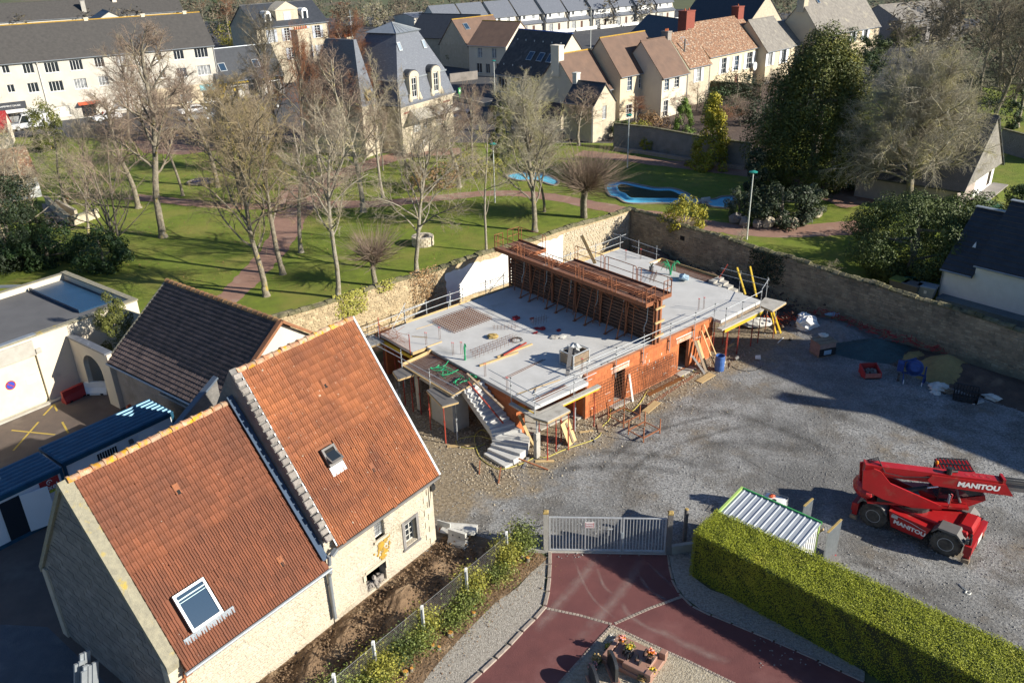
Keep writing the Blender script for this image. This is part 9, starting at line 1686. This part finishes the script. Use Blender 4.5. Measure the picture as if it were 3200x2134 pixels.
hG=town(1,'big_house','big cream house with large grey roof and chimneys at the top of the picture',(62.99,175.86),40.6,24,10,6,12,'stucco_yellow','tile_grey',wv((17.4,3.5,1.5,2.3),(12.4,3.6,1.4,2.2),(4,3.4,1.3,2.1),cols=2,shut='shutter_white'))
for u,v in ((5,4.4),(15.4,4.8)): skylight(hG,u,v,1,1.6,lambda v:6+v*1.2,.18)
chimney(hG,.5,5,10,15,1.6,1.6,'stone_cream',1); chimney(hG,11,5.4,11.4,14,1,.8,'concrete_raw',0)
town(1,'barn','open-fronted barn with grey sheet roof beyond the big house',(92,205),30,22,14,5.2,8.4,'wood_grey','tile_grey',[(1.5,.2,8,3.4,dict(gm='dark_void',fm='wood_old')),(11,.2,7,3.4,dict(gm='dark_void',fm='wood_old'))],sill=None)
town(1,'barn','wide stone barn with dark blue-shaded slate roof behind the house row',(46.5,232),-57,22,13,4.4,11,'stone_cream','slate_dark',gutter=False); town(1,'long_shed','long low slate-roofed range in deep shade behind the brown roofs',(31,216),-70,20,9,3.4,7.2,'stone_cream','slate_dark',gutter=False)
b5=town(1,'stone_house','small stone house with brown roof and golden ridge behind the mansion tower',(-7.6,186.5),45,12,9,4.6,9.6,'stone_cream','tile_brown',wv((9,2.2,.9,.4),cols=1),ridge='lichen'); skylight(b5,2,2.6,1.3,1.6,lambda v:4.6+v*1.1,.15); town(1,'barn','dark slate-roofed barn behind the mansion tower',(-22,205),-30,16,12,5,9.4,'stone_cream','slate_dark',gutter=False)
# terraced houses
def terrace():
    t=thing('terraced_house','white terraced house with slate roof band and dormer storey','house',(0,0,0),0,'terraced houses along the back street'); L=8.3
    b=MB(); wallp(b,(0,0,0),(1,0,0),(0,-1,0),L,3.0,[(1.0,2.7,.3,2.4),(4.6,5.5,.1,2.3)],.3); b.box(0,L,8.7,9,0,5); b.extr([(0,.3,0),(0,8.7,0),(0,8.7,5.4),(0,4.6,9.2),(0,1.3,5.4),(0,.3,3)],(.3,0,0)); b.extr([(L-.3,.3,0),(L-.3,8.7,0),(L-.3,8.7,5.4),(L-.3,4.6,9.2),(L-.3,1.3,5.4),(L-.3,.3,3)],(.3,0,0)); b.obj('wall',K['stucco_white'],t)
    b=MB(); wallp(b,(.9,.75,3.6),(1,0,0),(0,-1,0),L-1.5,1.75,[(.8,1.8,.45,1.5),(4.2,5.2,.45,1.5)],.3); b.obj('dormer_wall',K['white'],t)
    b=MB(); roof_slab(b,-.1,L+.1,-.45,2.9,.8,3.75,.15); b.obj('skirt_roof',K['slate'],t); b=MB(); roof_slab(b,-.1,L+.1,.35,5.3,4.6,9.3,.15); roof_slab(b,L+.1,-.1,9.3,5.2,4.6,9.3,.15); b.add([(0,.0,3.4),(.85,.7,3.5),(.85,.4,5.3),(0,3.2,8)],[(0,1,2,3)]); b.obj('roof',K['slate'],t)
    for a,z,w_,h_ in ((1.7,4.05,1,1.05),(5.1,4.05,1,1.05)): window(t,(0,.75,0),(1,0,0),(0,-1,0),a,z,w_,h_,cols=2,sill=None)
    window(t,(0,0,0),(1,0,0),(0,-1,0),1.0,.3,1.7,2.1,cols=3,sill=None); b=MB(); b.box(4.62,5.48,.1,.16,.1,2.3); b.obj('door',K['door_brown'],t); b=MB(); b.box(-.05,L,-3.2,-3.1,0,.9); b.obj('front_fence',K['white'],t); return t
t0=terrace(); p0=Vector((-16.8,234.6,0)); ud=Vector((math.cos(R(38.7)),math.sin(R(38.7)),0)); nth=['first','second','third','fourth','fifth','sixth','seventh','eighth','ninth','tenth']; off=[0,-.3,-2,-2.3,-4.2,-4.5,-6.4,-6.7,-8.5,-8.8]
for k in range(10):
    p=p0+ud*(8.9*k)+Vector((.6,-.78,0))*(-off[k]*.5); lab=f'white slate-roofed terraced house, {nth[k]} from the mansion end of the row'
    if k==0: t0.location=p; t0.rotation_euler=(0,0,R(38.7)); t0['label']=lab
    else: dup(t0,p,38.7,lab)
town(1,'flat_house','pale modern house at the top edge left of the terraces',(-26,262),35,20,12,4.6,5.4,'stucco_white','slate',wv((2,1.6,5,1.6),(10,1.6,4,1.6),cols=3),gutter=False)
for k,(x,y,H) in enumerate(((1578,255/1.36*1.36-40,9.5),(1356,140,11))): b=MB(); b.tube([(0,0,0),(0,0,H)],[.10,.05],7); b.obj('mast',K['lamp_pole'],None,D(x,y),0,['slim white mast in the post office court','tall white mast behind the post office roof'][k],'mast')
# left edge: red roof, white gable
town(1,'red_roof_house','low house with dull red roof at the left picture edge',(-84,112),24,16,7,2.6,4.6,'stucco','red_dull',gutter=False)
lh=town(1,'park_lodge','low lodge with mossy tiles and a white gable on the left side of the park',(-60.5,87),38,10,6,2.6,5.0,'white','tile_old',gutter=False)
rl=thing('low_house','house with large grey-clad gable half hidden behind the giant bare tree','house',(47.16,81.94,0),47.6); b=MB(); b.box(.0,6.7,.3,10,0,2.4); b.obj('wall',K['white'],rl); b=MB(); b.box(-5.9,-.01,.3,10,0,2.6); b.obj('side_wall',mat('pink_render',(.40,.33,.29),(.33,.28,.25),2,.9),rl)
b=MB(); b.extr([(-6.1,-.25,2.5),(7.0,-.25,2.35),(.6,-.25,8.1)],(0,.3,0)); b.obj('gable_cladding',K['tile_grey'],rl)
b=MB(); b.add([(-6.5,-.4,2.3),(.6,-.4,8.3),(.6,10.2,8.3),(-6.5,10.2,2.3),(-6.5,-.4,2.15),(.6,-.4,8.15),(.6,10.2,8.15),(-6.5,10.2,2.15)],[(3,2,1,0),(4,5,6,7),(0,1,5,4),(2,3,7,6),(3,0,4,7)]); b.add([(7.4,-.4,2.2),(.6,-.4,8.3),(.6,10.2,8.3),(7.4,10.2,2.2),(7.4,-.4,2.05),(.6,-.4,8.15),(.6,10.2,8.15),(7.4,10.2,2.05)],[(0,1,2,3),(7,6,5,4),(4,5,1,0),(6,7,3,2),(7,4,0,3)]); b.obj('roof',K['slate_dark'],rl)
window(rl,(0,-.25,0),(1,0,0),(0,-1,0),3.0,3.6,1.2,1.3,rec=.03,fm='tile_brown',sill=None); window(rl,(0,.3,0),(1,0,0),(0,-1,0),4.6,.4,.9,1.6,rec=-.02,fm='tile_brown',sill=None); b=MB(); b.box(-.5,7.4,-1.2,.29,0,.12); b.obj('terrace',K['pavement'],rl)
r2=MB(); r2.bar((0,0,1),(3,0,1),.2,.3); r2.bar((0,0,.4),(3.4,0,.5),.15,.2); r2.bar((.5,-.8,.2),(2.9,.8,1.3),.15); r2.tube([(0,-1,.5),(0,1,.5)],.5,10); r2.obj('harrow',K['red_dull'],None,z24(1345,190),20,'dull red farm harrow parked by the barn','farm machine')
# vehicles in the streets
def car(lab,p,rz,m,van=False):
    t=thing('van' if van else 'car',lab,'van' if van else 'car',p,rz,'vehicles parked in the town streets'); L,W=(5.4,2.0) if van else (4.2,1.75); H=2.4 if van else 1.45
    pr=[(0,.35),(0,.95),(.25,1.0),(1.05,1.1),(1.75,H-.12),(2.1,H),(L-.25,H),(L,H-.3),(L,.35)] if van else [(0,.32),(.02,.7),(.15,.82),(1.15,.95),(1.75,1.38),(2.1,H),(3.1,H-.03),(3.75,1.0),(L-.05,.92),(L,.4)]
    b=MB(); b.extr([(x,-W/2,z) for x,z in pr],(0,W,0)); b.obj('body',K[m],t); b=MB(); g=[(1.2,1.12),(1.78,H-.2),(2.5,H-.2),(2.5,1.15)] if van else [(1.3,.98),(1.82,H-.1),(3.05,H-.12),(3.55,1.0)]
    b.extr([(x,-W/2-.01,z) for x,z in g],(0,W+.02,0)); a,c=(pr[3],pr[4]); b.add([(a[0]+.05,-W*.42,a[1]+.05),(a[0]+.05,W*.42,a[1]+.05),(c[0]-.06,W*.38,c[1]-.02),(c[0]-.06,-W*.38,c[1]-.02)],[(0,3,2,1)]); b.v=[(x-.012 if i>=8 else x,y,z+.01 if i>=8 else z) for i,(x,y,z) in enumerate(b.v)]; b.obj('window',K['glass'],t)
    for x in (.85,L-.95):
        for y in (-W/2+.08,W/2-.08): b=MB(); b.T=Matrix.Translation((x,y,.33))@Matrix.Rotation(R(90),4,'X'); b.lathe([(.33,-.1),(.33,.1)],14); w_=b.obj('wheel',K['rubber'],t); q=MB(); q.T=b.T; q.lathe([(.2,-.105),(.2,.105)],12); q.obj('rim',K['galv'],w_)
    for y in (-W*.36,W*.36): b=MB(); b.box(-.015,.08,y-.15,y+.15,.62,.78); b.obj('headlight',K['white'],t)
z5_=Zf(0,220,2.585)
car('white delivery van parked before the black-signed shop',z5_(100,490),32,'car_white',True)
for lab,p,rz,m in (('white car at the kerb below the apartment entrance',z5_(760,420),34,'car_white'),('white car near the right end of the apartment block',z0(1640,1050),36,'car_white'),('silver car parked before the yellow-fronted shop',z0(1690,1110),36,'car_grey'),('bright blue car at the edge of the red court',z0(2220,1290),-25,'car_blue'),('dark car behind the bare trees of the red court',z0(1390,1270),30,'car_dark'),('dark blue car in front of the yellow-lettered shop',z80(20,1000),40,'car_dark'),('silver car parked right of the mansion',z80(1820,1110),50,'car_grey'),('blue car by the barn at the top edge',z24(1530,40),10,'car_blue')): car(lab,p,rz,m)
b=MB(); b.box(-.3,.3,-.1,.1,1.2,2.2); b.box(-.05,.05,-.05,.05,0,1.2); o=b.obj('green_cross_sign',K['green_paint'],None,z80(1850,920),50,'green and white upright sign at the court corner right of the mansion','sign'); q=MB(); q.box(-.18,.18,-.115,-.105,1.62,1.78); q.box(-.08,.08,-.116,-.106,1.5,1.95); q.obj('sign_mark',K['white'],o)
wallrun('low wall of the post office court',[z80(1780,900),z80(2080,970),z16(30,880)],.6,'stone_cream'); wallrun('old stone wall across the street behind the mansion tower',[z80(1760,750),z80(2010,720)],1.6,'wall_grey'); wallrun('mossy garden wall below the long cream house',[z16(1590,860),z16(1930,880),z16(2250,900)],2.4,'moss_cap')
# ------------------------------------------------------------ look-alikes: tell each one by its place in its row
bpy.context.view_layer.update()
_by={}
for o in COL.objects:
    if o.parent is None and 'label' in o: _by.setdefault(o['label'],[]).append(o)
_on=['leftmost','second from left','third from left','fourth from left','fifth from left','sixth from left','seventh from left','eighth from left','ninth from left','tenth from left','eleventh from left','twelfth from left','rightmost']
def _sx(o): d=np.array(o.matrix_world.translation)-np.array([0,0,CAMH]); return (d@_RT)/(d@_F)
for lab,L in _by.items():
    if len(L)>1:
        L.sort(key=_sx)
        for i,o in enumerate(L): o['label']=lab+', '+(_on[i] if i<len(L)-1 or len(L)>12 else 'rightmost' if len(L)>1 else _on[i])
